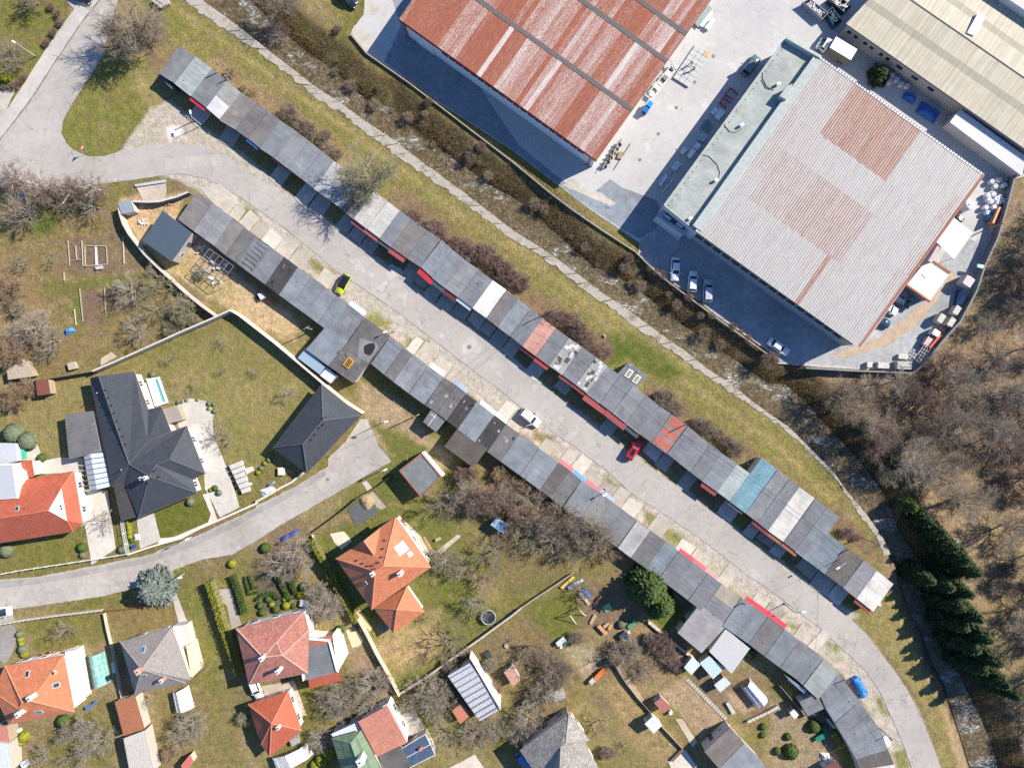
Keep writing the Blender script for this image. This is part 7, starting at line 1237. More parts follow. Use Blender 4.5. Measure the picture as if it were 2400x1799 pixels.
def hedge(label,t,pts,w,h,mat,name='hedge',group=None):
 P_=WL(t,pts,h);mid=P_[len(P_)//2];o=thing(name,label,'hedge',(mid[0],mid[1],0),group);V=[];
 for a,b in zip(P_,P_[1:]):
  n=int(math.dist(a,b)*60*(w+h));u=rng.random(n);d=np.array(b)-np.array(a);d=d/np.linalg.norm(d);pr=np.array([-d[1],d[0]]);s=rng.uniform(-1,1,n);z=np.where(rng.random(n)<.5,h*rng.uniform(.85,1.05,n),h*rng.random(n));s=np.where(z<h*.84,np.sign(s)*rng.uniform(.85,1.05,n),s)
  c=np.array(a)+u[:,None]*(np.array(b)-np.array(a))+pr*(s*w/2*(1+.15*np.sin(u*30)))[:,None];c3=np.concatenate([c,z[:,None]],1)-np.array([mid[0],mid[1],0]);t_=rng.normal(0,1,(n,3));t_/=np.linalg.norm(t_,axis=1)[:,None];b_=np.cross(t_,rng.normal(0,1,(n,3)));b_/=np.linalg.norm(b_,axis=1)[:,None];sz=.14
  V.append(np.stack([c3-t_*sz,c3-b_*sz*.7,c3+t_*sz,c3+b_*sz*.7],1).reshape(-1,3))
 V=np.concatenate(V);me=raw_mesh('foliage',V,np.arange(len(V)).reshape(-1,4));me.materials.append(LM[mat]);q=bpy.data.objects.new('foliage',me);COL.objects.link(q);q.parent=o
 m=MB()
 for a,b in zip(P_,P_[1:]):a2,b2=(a[0]-mid[0],a[1]-mid[1]),(b[0]-mid[0],b[1]-mid[1]);c=lerp(a2,b2,.5);m.box((c[0],c[1],0),(math.dist(a,b),w*.8,h*.85),math.atan2(b[1]-a[1],b[0]-a[0]))
 me=m.make('inner_twigs');me.materials.append(bark['brown']if mat!='box' else LM['dark']);q=bpy.data.objects.new('inner_twigs',me);COL.objects.link(q);q.parent=o;return o
hedge('bright yellow-green thuja hedge between the grey house and the topiary garden','a3',[(1795,60),(1850,230),(1910,430),(1970,600),(2030,760),(2065,870)],1.3,2.2,'yel')
hedge('dark green thuja hedge beside the villa drive','b2',[(475,1340),(540,1470),(610,1600),(640,1670)],1.0,1.8,'yel');hedge('thuja hedge running down to the hay bed','b3',[(640,0),(720,150),(790,270),(860,410)],1.0,1.8,'yel')
hedge('clipped hedge along the topiary garden path','a3',[(2000,0),(2050,150),(2100,330)],.9,1.2,'box');hedge('low box hedge round the parterre, outer line','b3',[(170,0),(230,110),(290,220)],.7,.8,'box');hedge('low box hedge round the parterre, inner line','b3',[(285,40),(340,160)],.7,.8,'box');hedge('curved box hedge over the shaped bed','b3',[(0,210),(60,165),(130,155),(200,200)],.6,.7,'box');hedge('parterre box edging nearest the path','a3',[(2110,10),(2150,160),(2230,140)],.35,.5,'box');hedge('parterre box edging at the inner bed','a3',[(2150,0),(2180,110),(2230,100)],.3,.5,'box')
for pts,l in(([(410,30),(500,130),(520,190)],'brown bare hedge by the junction pavement near the parked car'),([(470,270),(400,370),(350,420)],'brown bare hedge at the middle of the junction pavement'),([(230,640),(150,730),(0,770)],'brown bare hedge round the junction corner')):
 along(WL('a0',pts,.6),1.0,.2,sh('red',.28,.36,l,l))
T('wide','brown','a0',110,480,.9,'tawny bare tree beside the junction lamp',2);T('fruit','olive','a0',60,570,.9,'olive bare tree at the junction edge',2);T('big','brown','a0',250,-40,.6,'bare tree casting shadow at the top left corner',3)
# ================================================================ vehicles
CK={'hatch':dict(L=4.1,w=.88,st=[(-2.05,.62,.70),(-2.02,.90,.80),(-1.5,.98,.87),(.75,.98,.88),(1.0,.95,.87),(1.75,.82,.82),(2.0,.70,.74),(2.06,.50,.66)],cab=(-1.92,1.02,-1.55,.25,1.50)),'suv':dict(L=4.5,w=.93,st=[(-2.24,.66,.78),(-2.2,1.0,.86),(-1.6,1.06,.92),(.9,1.06,.93),(1.15,1.04,.92),(1.95,.93,.88),(2.2,.8,.8),(2.26,.55,.72)],cab=(-2.1,1.15,-1.8,.38,1.66)),'saloon':dict(L=4.6,w=.88,st=[(-2.3,.60,.72),(-2.25,.88,.80),(-1.5,.97,.87),(.75,.96,.88),(1.05,.93,.87),(1.95,.80,.82),(2.25,.68,.74),(2.3,.48,.66)],cab=(-1.75,1.1,-1.05,.3,1.44)),'van':dict(L=5.2,w=.98,st=[(-2.6,.7,.92),(-2.58,1.1,.95),(-1.6,1.1,.98),(1.6,1.1,.98),(1.8,1.05,.96),(2.4,.95,.92),(2.58,.8,.85),(2.62,.55,.8)],cab=(-2.56,1.95,-2.5,1.1,2.1))}
def car(label,t,front,rear,col,kind='hatch',roofc=None,doors=False,sunroof=False,name='parked_car',cat='car'):
 K=CK[kind];a,b=W(t,*front,.6),W(t,*rear,.6);c=lerp(a,b,.5);ang=math.atan2(a[1]-b[1],a[0]-b[0]);o=thing(name,label,cat,(c[0],c[1],.03),None,ang);pm=MT['carpaint']
 m=MB();vs_=[];ns=len(K['st'])
 for x,z,w in K['st']:vs_+=[(x,-w*.92,.22),(x,-w,.45),(x,-w*.985,max(.47,z-.16)),(x,-w*.84,z),(x,0,z+.03),(x,w*.84,z),(x,w*.985,max(.47,z-.16)),(x,w,.45),(x,w*.92,.22)]
 fs=[(i*9+k,i*9+k+1,(i+1)*9+k+1,(i+1)*9+k)for i in range(ns-1)for k in range(8)]+[tuple(range(9))[::-1],tuple((ns-1)*9+k for k in range(9))]
 m.mesh(vs_,[f[::-1]for f in fs]);body=m.build('body',pm,o,True,col)
 xr,xf,tr,tf_,zr=K['cab'];zb=max(z for _,z,_ in K['st'])-.06;wb_,wt_=K['w']*.90,K['w']*.70
 B_=[(xr,-wb_,zb),(xf,-wb_*.92,zb-.02),(xf,wb_*.92,zb-.02),(xr,wb_,zb)];T_=[(tr,-wt_,zr-.05),(tf_,-wt_,zr-.05),(tf_,wt_,zr-.05),(tr,wt_,zr-.05)]
 MB().mesh(B_+T_,[(0,1,5,4),(1,2,6,5),(2,3,7,6),(3,0,4,7)]).build('window_glass',MT['carglass'],o)
 m=MB();R_=[(tr-.06,-wt_-.02,zr-.05),(tf_+.08,-wt_-.02,zr-.06),(tf_+.08,wt_+.02,zr-.06),(tr-.06,wt_+.02,zr-.05)];U_=[(tr+.1,-wt_*.8,zr),(tf_-.12,-wt_*.8,zr),(tf_-.12,wt_*.8,zr),(tr+.1,wt_*.8,zr)]
 m.mesh(R_+U_,[(4,5,6,7),(0,1,5,4),(1,2,6,5),(2,3,7,6),(3,0,4,7)])
 for p,q in zip(B_,T_):m.tube(p,q,.045,.04,5)
 for s_ in(-1,1):xm=(xr+xf)/2;m.tube((xm,s_*wb_*.96,zb),((tr+tf_)/2,s_*wt_,zr-.05),.04,.04,5)
 rf=m.build('roof',pm,o,False,roofc or col)
 if sunroof:MB().box(((tr+tf_)/2,0,zr+.004),((tf_-tr)*.7,wt_*1.3,.01)).build('sunroof',MT['carglass'],rf)
 xw=K['L']*.315
 for sx in(-1,1):
  for sy in(-1,1):
   w_=MB().tube((sx*xw,sy*(K['w']-.2),.32),(sx*xw,sy*(K['w']+.01),.32),.32,.32,14).build('wheel',MT['rubber'],o);MB().tube((sx*xw,sy*(K['w']-.02),.32),(sx*xw,sy*(K['w']+.025),.32),.2,.18,10).build('rim',MT['metal'],w_)
 xe=K['st'][-2][0];xb=K['st'][0][0]
 for s_ in(-1,1):
  MB().box((xe-.06,s_*K['w']*.66,.58),(.22,.3,.13)).build('headlight',MT['lamp'],o);MB().box((xb+.03,s_*K['w']*.70,.72),(.12,.26,.16)).build('tail_light',MT['paint'],o,color=(.4,.02,.02));MB().box((xf-.25,s_*(K['w']+.08),zb-.02),(.13,.18,.12)).build('wing_mirror',pm,o,color=col)
 MB().box((K['st'][-1][0]+.01,0,.36),(.03,.5,.11)).build('number_plate',MT['white'],o)
 if doors:
  for s_ in(-1,1):MB().box((.95-.35,s_*(K['w']+.42),.35),(1.0,.07,.75),s_*-1.05).build('open_door',pm,o,color=col)
 return o
n=NT('car_paint');n.set(n.ocol(),.25,.0,.5);n.b.inputs['Coat Weight'].default_value=.6;n.b.inputs['Coat Roughness'].default_value=.08;MT['carpaint']=n.m
MT['carglass']=glass('car_glass',(.012,.018,.022));MT['lamp']=plain('lamp_lens',(.6,.62,.62),.15,.05,1,0)
WHT,SIL=(.72,.72,.72),(.42,.44,.46)
car('bright yellow-green hatchback with a black roof in the garage lane','b1',(710,882),(797,712),(.46,.60,.03),'hatch',(.012,.014,.018))
car('white estate car with open doors in the garage lane','c2',(252,365),(62,215),WHT,'suv',None,True);car('red car with a dark sunroof parked by the garages','c2',(1102,474),(1000,642),(.52,.012,.03),'suv',None,False,True)
car('white saloon first in the shaded yard row','c1',(1405,766),(1415,563),WHT,'saloon');car('white hatchback in the middle of the shaded yard row','c1',(1566,688),(1552,852),WHT,'hatch');car('silver-grey estate last in the shaded yard row','c1',(1693,758),(1686,942),SIL,'suv');car('white saloon alone at the edge of the hall shadow','d1',(182,1395),(0,1276),WHT,'saloon')
car('dark blue car tucked beside the pale hall nearest its lean-to','d1',(1222,980),(1040,900),(.015,.04,.08),'suv');car('white car with its nose out from the pale hall','d1',(1122,1045),(940,960),WHT,'hatch');car('navy car beside the pale hall nearest its lower corner','d1',(1056,1155),(880,1070),(.02,.05,.10),'hatch')
car('dark teal car parked half in the annex shadow','c0',(2132,478),(1995,662),(.10,.15,.17),'suv');car('black car at the top edge by the yard entrance','b0',(866,48),(700,-62),(.015,.02,.025),'saloon');car('dark blue car under the birches by the western road','a1',(208,180),(205,12),(.02,.035,.10),'saloon');car('black car on the junction pavement at the top edge','a0',(790,15),(620,-80),(.015,.015,.02),'hatch')
car('white van on the drive at the western street edge','a3',(82,302),(-120,322),WHT,'van',name='parked_van',cat='van');car('white car on the paved yard of the old red house','b3',(35,1055),(-35,885),WHT,'hatch');car('bright blue car beside the old grey house','c3',(165,1670),(48,1525),(.03,.20,.50),'hatch')
c=W('d0',575,440,0);a=W('d0',430,370,2.0);b=W('d0',720,500,2);ang=math.atan2(W('d0',400,380)[1]-W('d0',700,560)[1],W('d0',400,380)[0]-W('d0',700,560)[0]);c=lerp(W('d0',400,385,.5),W('d0',705,520,.5),.5)
lo=thing('box_lorry','white curtain-sided lorry between the pale and olive halls','lorry',(c[0],c[1],.03),None,ang)
MB().box((-1.1,0,1.0),(4.6,2.3,2.2)).build('cargo_box',MT['rough'],lo,color=(.16,.14,.11));MB().box((-1.1,0,3.21),(4.7,2.4,.08)).build('box_roof',MT['white'],lo)
m=MB();prof=[(1.35,.5),(3.25,.5),(3.35,.95),(3.0,1.25),(2.35,2.1),(1.4,2.25)]
for s_ in(-1,1):m.face([(x,s_*1.0,z)for x,z in(prof if s_<0 else prof[::-1])])
for(x0,z0),(x1,z1)in zip(prof,prof[1:]+prof[:1]):m.face([(x0,1.0,z0),(x0,-1.0,z0),(x1,-1.0,z1),(x1,1.0,z1)])
m.build('cab',MT['carpaint'],lo,color=WHT);MB().mesh([(2.98,-.9,1.29),(2.98,.9,1.29),(2.40,.82,2.07),(2.40,-.82,2.07)],[(0,1,2,3)]).build('windscreen',MT['carglass'],lo).location=(.02,0,.02)
for s_ in(-1,1):
 MB().box((2.1,s_*1.005,1.3),(.9,.03,.55)).build('side_window',MT['carglass'],lo);MB().box((3.28,s_*.75,.75),(.15,.3,.2)).build('headlight',MT['lamp'],lo);MB().box((2.75,s_*1.15,1.25),(.14,.2,.3)).build('wing_mirror',MT['dark'],lo)
 for x in(2.4,-2.3):w_=MB().tube((x,s_*.78,.4),(x,s_*1.05,.4),.4,.4,14).build('wheel',MT['rubber'],lo);MB().tube((x,s_*1.0,.4),(x,s_*1.07,.4),.22,.2,10).build('rim',MT['metal'],lo if 0 else w_)
MB().box((0,0,.62),(6.4,.9,.25)).build('chassis',MT['dark'],lo)
a,b=W('d3',752,885,.7),W('d3',842,1050,.7);o=thing('covered_car','car under a crumpled bright blue cover by the lane','car',(*lerp(a,b,.5),.03),None,math.atan2(b[1]-a[1],b[0]-a[0]));vs_,fs=[],[]
xs=[-2.25,-2.1,-1.4,-.9,-.2,.6,1.2,1.9,2.2];zs=[.25,.9,1.05,1.4,1.5,1.45,1.02,.85,.25]
for x,z in zip(xs,zs):
 for k in range(9):y=-1+k/4;vs_.append((x+random.uniform(-.05,.05),y*(.95 if abs(x)<2 else .8),max(.1,z*(1-abs(y)**3.2*.85)+random.uniform(-.05,.05))))
for i in range(8):fs+=[(i*9+k,(i+1)*9+k,(i+1)*9+k+1,i*9+k+1)for k in range(8)]
MB().mesh(vs_,fs).build('cover',MT['paint'],o,color=(.02,.20,.58));MB().path([(.5,-.1,1.5),(1.0,.05,1.2),(1.5,.2,1.03)],.06,4).build('strap',MT['paint'],o,color=(.75,.65,.12))
for sx in(-1.3,1.3):
 for sy in(-.8,.8):MB().tube((sx,sy-.1,.3),(sx,sy+.1,.3),.3,.3,12).build('wheel',MT['rubber'],o)
 # ================================================================ poles, wires, yard goods, garden things
def lamp(label,t,base,arm,h,L=1.2,col=(.45,.46,.47),name='street_lamp',head=True):
 p=W(t,*base);d=Vector((arm[0]/3.685/PPM,-arm[1]/3.685/PPM));d=d.normalized()*L if d.length else d
 o=root(name,label,'street lamp',(p[0],p[1],0));MB().tube((*p,0),(*p,h),.09,.06,8).build('post',MT['paint'],o,color=col)
 q=(p[0]+d.x,p[1]+d.y,h+.25);MB().tube((*p,h),q,.045,.04,6).build('arm',MT['paint'],o,color=col);ang=math.atan2(d.y,d.x)
 if head:hd=MB().box((q[0]+d.x/L*.25,q[1]+d.y/L*.25,h+.18),(.75,.3,.16),ang).build('lamp_head',MT['white'],o);MB().box((q[0]+d.x/L*.25,q[1]+d.y/L*.25,h+.14),(.5,.22,.05),ang).build('lens',MT['lamp'],hd)
 MB().box((*p,0),(.3,.3,.12)).build('base_plate',MT['dark'],o)
def pole(label,t,base,h,cross=1.2,ang=.6,r=.13,col=(.30,.27,.23),name='utility_pole'):
 p=W(t,*base);o=root(name,label,'utility pole',(p[0],p[1],0));MB().tube((*p,-.2),(*p,h),r,r*.7,8).build('post',MT['rough'],o,color=col)
 for z in(h-.25,h-.8):
  c=MB().box((p[0],p[1],z),(cross,.09,.09),ang).build('cross_arm',MT['rough'],o,color=(.2,.19,.18))
  for s_ in(-.42,0,.42):MB().tube((p[0]+math.cos(ang)*cross*s_,p[1]+math.sin(ang)*cross*s_,z+.09),(p[0]+math.cos(ang)*cross*s_,p[1]+math.sin(ang)*cross*s_,z+.24),.04,.03,6).build('insulator',MT['paint'],c,color=(.5,.45,.4))
 return(p[0],p[1],h)
lamp('street lamp on the junction lawn','a0',(310,490),(-110,-70),4.2);lamp('double-pipe lamp by the fifth garage','a0',(1745,1085),(-10,-60),4.5,.6);lamp('lamp on the dead end of the side street','b2',(1110,735),(60,-30),4.6,.9);lamp('tall lamp on the grass beside the hipped garage','b2',(1125,318),(60,-12),6.0,.9);lamp('lamp post on the workshop roof edge','b1',(1190,1205),(-40,20),4.6,.7);lamp('lamp at the lane edge near the last garages','d3',(140,240),(90,-20),5.5,1.3,(.08,.08,.09));lamp('lamp behind the brown-roofed creekside garage','d2',(560,1480),(-180,100),5.5,1.6);lamp('long-armed lamp over the side street by the bungalow','a2',(1660,1315),(150,-70),5.2,1.4);lamp('lamp by the blue spruce','a2',(1600,1630),(110,-40),4.8,1.2);lamp('lamp over the striped blue canopy in the lane','c2',(800,905),(-30,20),4.5,.5)
PA=pole('tall lattice-topped pole behind the pink-roofed garage','c1',(330,1045),7.5);PB=pole('tall pole behind the red-checked garage','c2',(1545,305),7.0);PC=pole('tall ivy-clad pole by the creek bend','d2',(800,1320),7.5);PD=pole('twin timber pole behind the third garage','a0',(1985,660),6.0);PE=pole('slim pole behind the fourth garage','a0',(2020,740),4.5);PF=pole('leaning timber pole behind the blue-grey garages','b1',(500,1190),5.5);PG=pole('slim pole on the lawn edge behind the small annex','b2',(1410,262),5.0);PH=pole('thin pole on the greenish garage at the bend','d3',(600,838),4.6,.8);PI=pole('thin pole by the bend of the garage row','d3',(960,1312),4.8,.6);PJ=pole('yard lighting mast beside the white canopy','d1',(1892,318),5.0,.5);PK=pole('thin post at the gravel apron by the junction','a0',(1665,1050),3.0,.5);PL=pole('pole at the tan-fronted garage','c3',(1950,190),4.4,.6);PM=pole('pole beside the black-roofed garages','b2',(1900,165),4.2,.6)
def wire(label,a,b,sag=.5,r=.018):
 m=MB();n=8;pts=[lerp(a,b,k/n)for k in range(n+1)];pts=[(p[0],p[1],p[2]-sag*4*(k/n)*(1-k/n))for k,p in enumerate(pts)];m.path(pts,r,4);m.build('overhead_wire',MT['dark'],label=label,cat='wire')
off=lambda p,dx,dy,dz=-.1:(p[0]+dx,p[1]+dy,p[2]+dz)
wire('overhead wire from the lattice-topped pole to the pole by the red-checked garage',PA,PB,.9);wire('overhead wire from the red-checked garage pole towards the creek pole',PB,PC,1.0);wire('second wire towards the creek pole',off(PB,.4,.3),off(PC,.4,.3),1.1);wire('wire crossing the lane from the red-checked garage pole',PB,(*W('c2',800,905),4.4),.4);wire('wire crossing the lane towards the small annex',PA,PG,.8);wire('second wire crossing the lane beside it',off(PA,-.5,0),off(PG,-.5,0),.9);wire('wire over the hipped garage',PG,(*W('b2',440,700),6.0),.6);wire('wire from the creek pole over the end garages',PC,PH,.8);wire('wire along the bend roofs',PH,PI,.3);wire('wire from the workshop lamp along the roofs',(*W('b1',1190,1205),4.5),PM,.4)
wire('wire over the lower lane towards the street-side roofs',off(PC,-.3,-.3),PL,.8)
for k in range(4):wire(ORD1[k]+' strand of the power line over the creek bend',(*W('d2',860+22*k,1150),7.0),(*W('d2',1330+26*k,60),10.0),.8,.02)
for k in range(2):wire(ORD1[k]+' strand of the power line through the wood',(*W('d2',1500+30*k,30),10.0),(*W('d2',2180+30*k,900),10.0),.8,.02)
p=W('a0',778,1312);o=root('road_sign','triangular give-way sign at the tip of the junction verge','road sign',(*p,0));MB().tube((*p,0),(*p,2.9),.04,.04,7).build('post',MT['metal'],o);u=Vector((.42,.9,0)).normalized();c=Vector((*p,2.35))-Vector((.06,0,0))
tri=lambda s_,d:[tuple(c+u*sx*s_+Vector((0,0,sz*s_))+Vector((d,0,0)))for sx,sz in((-.5,.45),(.5,.45),(0,-.45))]
q=MB();q.mesh(tri(1.1,0)+tri(1.1,-.03),[(0,1,2),(5,4,3),(0,3,4,1),(1,4,5,2),(2,5,3,0)]);b_=q.build('sign_board',MT['paint'],o,color=(.60,.02,.03));q=MB();q.face(tri(.72,-.04));q.face(tri(.72,.01)[::-1]);q.build('sign_face',MT['white'],b_)
q=WL('c0',[(1588,382),(1712,462),(1525,755),(1392,672)],.4);o=root('panel_stack','long stack of pale sandwich panels lying in the yard','panel stack',(*centroid(q),0))
for i in range(3):
 for j in range(7):
  A=[lerp(lerp(q[0],q[1],u),lerp(q[3],q[2],u),v)for u,v in((i/3+.004,j/7+.004),((i+1)/3-.012,j/7+.004),((i+1)/3-.012,(j+1)/7-.006),(i/3+.004,(j+1)/7-.006))]
  MB().prism(A,.05,.42).build('panel',MT['rough'],o,color=(.50,.33,.18)if(i,j)==(2,0)else(.43,.445,.44))
for v in(.1,.5,.9):A,B=lerp(q[0],q[3],v),lerp(q[1],q[2],v);MB().tube((*A,.03),(*B,.03),.05,.05,4).build('batten',MT['wood'],o)
def person(label,t,x,y,z,rz,top,legs,hair,bend=.5,vest=None):
 p=W(t,x,y,z);o=thing('person',label,'person',(p[0],p[1],z),None,rz);V=[(0,0,.95)];Rr=[.15];Ed=[]
 def add(v,r,par):V.append(v);Rr.append(r);Ed.append((par,len(V)-1));return len(V)-1
 b=bend;c1=add((b*.18,0,1.18),.15,0);c2=add((b*.42,0,1.42-b*.08),.16,c1);nk=add((b*.52,0,1.54-b*.1),.065,c2);hd=add((b*.60,0,1.66-b*.1),.10,nk);add((b*.64,0,1.76-b*.1),.085,hd)
 for s_ in(-1,1):
  hp=add((0,s_*.10,.88),.11,0);kn=add((.08+.1*s_,s_*.13,.47),.075,hp);an=add((-.02+.16*s_,s_*.13,.09),.05,kn);add((.14+.16*s_,s_*.14,.04),.045,an)
  sh_=add((b*.42,s_*.20,1.40-b*.08),.075,c2);el=add((b*.5+.12,s_*.27,1.12),.05,sh_);wr=add((b*.5+.38,s_*.20,.98),.038,el);add((b*.5+.46,s_*.18,.95),.035,wr)
  for f in range(4):add((b*.5+.54,s_*(.15+.02*f),.93-.01*f),.012,len(V)-1 if f==0 else wr)
 me=bpy.data.meshes.new('body');me.from_pydata(V,Ed,[]);bo=bpy.data.objects.new('body',me);COL.objects.link(bo);bo.parent=o;sk=bo.modifiers.new('Skin','SKIN');me.update()
 if not me.skin_vertices:bpy.context.view_layer.objects.active=bo
 lay=me.skin_vertices[0]if me.skin_vertices else None
 if lay:
  for i,r in enumerate(Rr):lay.data[i].radius=(r,r)
  lay.data[0].use_root=True
 sb=bo.modifiers.new('Sub','SUBSURF');sb.levels=sb.render_levels=1
 n=NT('clothing');zc=n.sep(n.obj())[2];n.set(n.mix(n.math('GREATER_THAN',zc,.93),legs,n.mix(n.math('GREATER_THAN',zc,1.54-b*.1),top,(.42,.25,.17))),.85);me.materials.append(n.m)
 hr=MB().lathe((b*.62,0,1.70-b*.1),[(.115,0),(.118,.05),(.09,.10),(.03,.125)],10).make('hair');hr.materials.append(MT['paint']);h_=bpy.data.objects.new('hair',hr);h_.color=(*hair,1);COL.objects.link(h_);h_.parent=o;return o
person('worker in dark clothes bending over the panel stack','c0',1548,556,.42,4.0,(.03,.035,.05),(.02,.025,.04),(.03,.02,.015),.8);person('worker with a blue cap crouching on the panel stack','c0',1570,604,.42,3.4,(.05,.055,.06),(.03,.035,.05),(.02,.12,.45),.9)
def crate(label,t,x,y,s,h,col,rz,name='pallet_load',planks=True,group=None,wrap=None):
 p=W(t,x,y,h);o=root(name,label,'pallet',(p[0],p[1],0),group);c,s_=math.cos(rz),math.sin(rz)
 for k in(-1,0,1):MB().box((p[0]-s_*k*s[1]*.42,p[1]+c*k*s[1]*.42,.03),(s[0],.1,.12),rz).build('skid',MT['wood'],o)
 MB().box((p[0],p[1],.15),(s[0]*.97,s[1]*.97,h-.2),rz).build('load',MT['rough'],o,color=tuple(v*.8 for v in col))
 n=max(3,int(s[1]/.24))
 for k in range(n):d=(k+.5)/n-.5;MB().box((p[0]-s_*d*s[1],p[1]+c*d*s[1],h-.05),(s[0]*random.uniform(.9,1.05),s[1]/n*.84,.06),rz).build('plank',MT['rough'],o,color=tuple(v*random.uniform(.8,1.15)for v in col))
ANG=-.62
for i,(x,y,a,b,h,c,l)in enumerate(((1752,955,1.1,.8,.8,(.72,.72,.80),'pale wrapped pallet next to the red steel frame'),(1795,985,1.6,1.0,.9,(.75,.78,.80),'larger wrapped pallet next to the red steel frame'),(1672,1070,1.6,.7,.5,(.14,.23,.29),'dark teal bundle of sheets in the annex shade'),(1705,1105,1.5,.5,.5,(.20,.26,.29),'second dark bundle in the annex shade'),(1650,1185,1.3,1.0,1.0,(.36,.52,.52),'green-grey pallet in the annex shade'),(1600,1260,1.1,.9,.9,(.70,.72,.75),'round-topped pale load in the annex shade'),(1483,1302,1.1,.7,.6,(.72,.75,.80),'small pale pallet out in the annex shade'),(1552,1325,1.5,.8,.8,(.72,.77,.80),'long pale pallet against the annex'),(1420,1430,1.5,1.0,.9,(.67,.70,.75),'pale machine pallet in the annex shade'),(1305,1555,2.0,.6,.5,(.61,.70,.78),'pale board stack at the end of the annex shade'),(1340,1610,3.0,.25,.3,(.58,.67,.75),'long pipe bundle beside the entrance block'))):crate(l,'c0',x,y,(a*1.2,b*1.2),h,c,ANG+1.57 if i%2 else ANG+1.5)
for x,y,a,b,h,c,l in((1735,770,1.8,1.9,2.4,(.62,.56,.50),'tall timber board stack by the yard wall'),(1635,1020,1.1,1.7,1.9,(.58,.54,.48),'board stack below the blue tarpaulin'),(1500,1090,1.2,1.7,1.9,(.54,.54,.44),'mossy board stack across from the blue tarpaulin'),(1588,1122,1.1,1.8,1.9,(.60,.54,.46),'board stack against the wall below the others'),(1515,1180,.9,.7,.8,(.44,.32,.22),'small log pile between the board stacks'),(1455,1215,1.4,1.2,1.8,(.70,.70,.70),'white-topped crate by the orange bar'),(1385,1290,1.8,1.1,1.3,(.55,.48,.45),'beam pile beside the orange bar'),(1170,1420,1.8,.9,.8,(.62,.60,.56),'white plank pile at the lower yard wall'),(1180,1495,2.9,1.5,1.4,(.50,.47,.45),'grey crated load at the lower yard wall'),(1000,1495,2.2,1.2,1.0,(.58,.56,.54),'whitish board heap at the lower yard wall'),(880,1490,1.0,1.0,.9,(.62,.60,.56),'small white load at the end of the lower yard wall')):crate(l,'d1',x,y,(b,a)if x>1400 else(a,b),h,c,1.0 if x>1250 else-.03)
a,b=W3('d1',1490,1230,1.5),W3('d1',1395,1345,1.5);o=root('steel_bar','orange-red steel bar leaning on the beam pile','steel bar',(a[0],a[1],0));MB().box((*lerp(a[:2],b[:2],.5),1.35),(math.dist(a[:2],b[:2]),.4,.3),math.atan2(b[1]-a[1],b[0]-a[0])).build('bar',MT['rough'],o,color=(.55,.13,.08));MB().box((*lerp(a[:2],b[:2],.5),0),(math.dist(a[:2],b[:2])*.8,.25,1.35),math.atan2(b[1]-a[1],b[0]-a[0])).build('bar_support',MT['rough'],o,color=(.3,.2,.15))
q=WL('d1',[(1345,1325),(1400,1355),(1330,1490),(1265,1440)],1.4);o=root('steel_grid','stack of dark steel grid frames at the yard corner','frame stack',(*centroid(q),0));m=MB()
for k in range(6):m.tube((*lerp(q[0],q[3],k/5),1.4),(*lerp(q[1],q[2],k/5),1.4),.05,.05,4)
for k in range(4):m.tube((*lerp(q[0],q[1],k/3),1.4),(*lerp(q[3],q[2],k/3),1.4),.05,.05,4)
m.build('grid',MT['rough'],o,color=(.45,.42,.38));
for p in q:MB().tube((*p,0),(*p,1.4),.06,.06,5).build('leg',MT['dark'],o)
q=WL('d1',[(1660,840),(1705,870),(1690,960),(1630,975)],1.2);o=root('tarpaulin_stack','dark blue tarpaulin-covered pile by the yard wall','tarpaulin',(*centroid(q),0));MB().prism(q,0,[1.0,1.5,1.2,.8]).build('cover',MT['paint'],o,color=(.02,.05,.12))
MB().prism(WL('d1',[(1812,620),(1870,630),(1858,662),(1808,648)],2.2),1.9,2.2).build('wall_box',MT['paint'],color=(.30,.50,.46),label='small turquoise box on top of the dark yard wall',cat='box')
def bigbag(label,t,x,y,r,h,col,group=None):
 p=W(t,x,y,h*.7);o=root('bulk_bag',label,'bulk bag',(*p,0),group);m=MB();m.lathe((*p,0),[(r*.8,0),(r*1.02,h*.3),(r,h*.75),(r*.8,h),(r*.55,h*.92),(r*.3,h*.9)],9);m.build('bag',MT['paint'],o,True,col)
 for a in range(4):m=MB();aa=a*1.57+.4;m.path([(p[0]+r*.8*math.cos(aa),p[1]+r*.8*math.sin(aa),h*.95),(p[0]+r*.6*math.cos(aa+.4),p[1]+r*.6*math.sin(aa+.4),h*1.2),(p[0]+r*.5*math.cos(aa+.8),p[1]+r*.5*math.sin(aa+.8),h*.95)],.03,4);m.build('lifting_loop',MT['white'],o)
k=0
for x,y,c in((1895,30,0),(1945,20,0),(2000,45,0),(1985,90,0),(1925,85,0),(1880,135,0),(1950,130,0),(1905,65,0),(2030,75,0),(1970,60,0),(1895,180,0),(1935,165,1),(1960,190,1),(1905,225,1),(1930,215,1)):k+=1;bigbag(('white bulk bag' if not c else 'blue bulk bag')+f' in the heap by the yard wall, {ORD1[k - 1]} from the top','d1',x,y,.52,1.1,(.66,.67,.72)if not c else(.03,.20,.42),'bulk bags heaped by the yard wall')
for x,y,l in((1930,1570,'white bulk bag below the white lean-to'),(1990,1555,'netted bulk bag below the white lean-to'),(1960,1610,'bulk bag at the corner below the white lean-to'),(2040,1600,'outermost bulk bag below the white lean-to'),(1070,655,'pale bulk bag nearest the dark conifer'),(1110,690,'pale bulk bag second from the dark conifer'),(1050,710,'dark-mouthed bulk bag near the conifer'),(1150,730,'tan-filled bulk bag at the olive hall'),(1200,745,'white-blue bulk bag at the olive hall')):bigbag(l,'d0',x,y,.55,1.1,(.55,.55,.58))
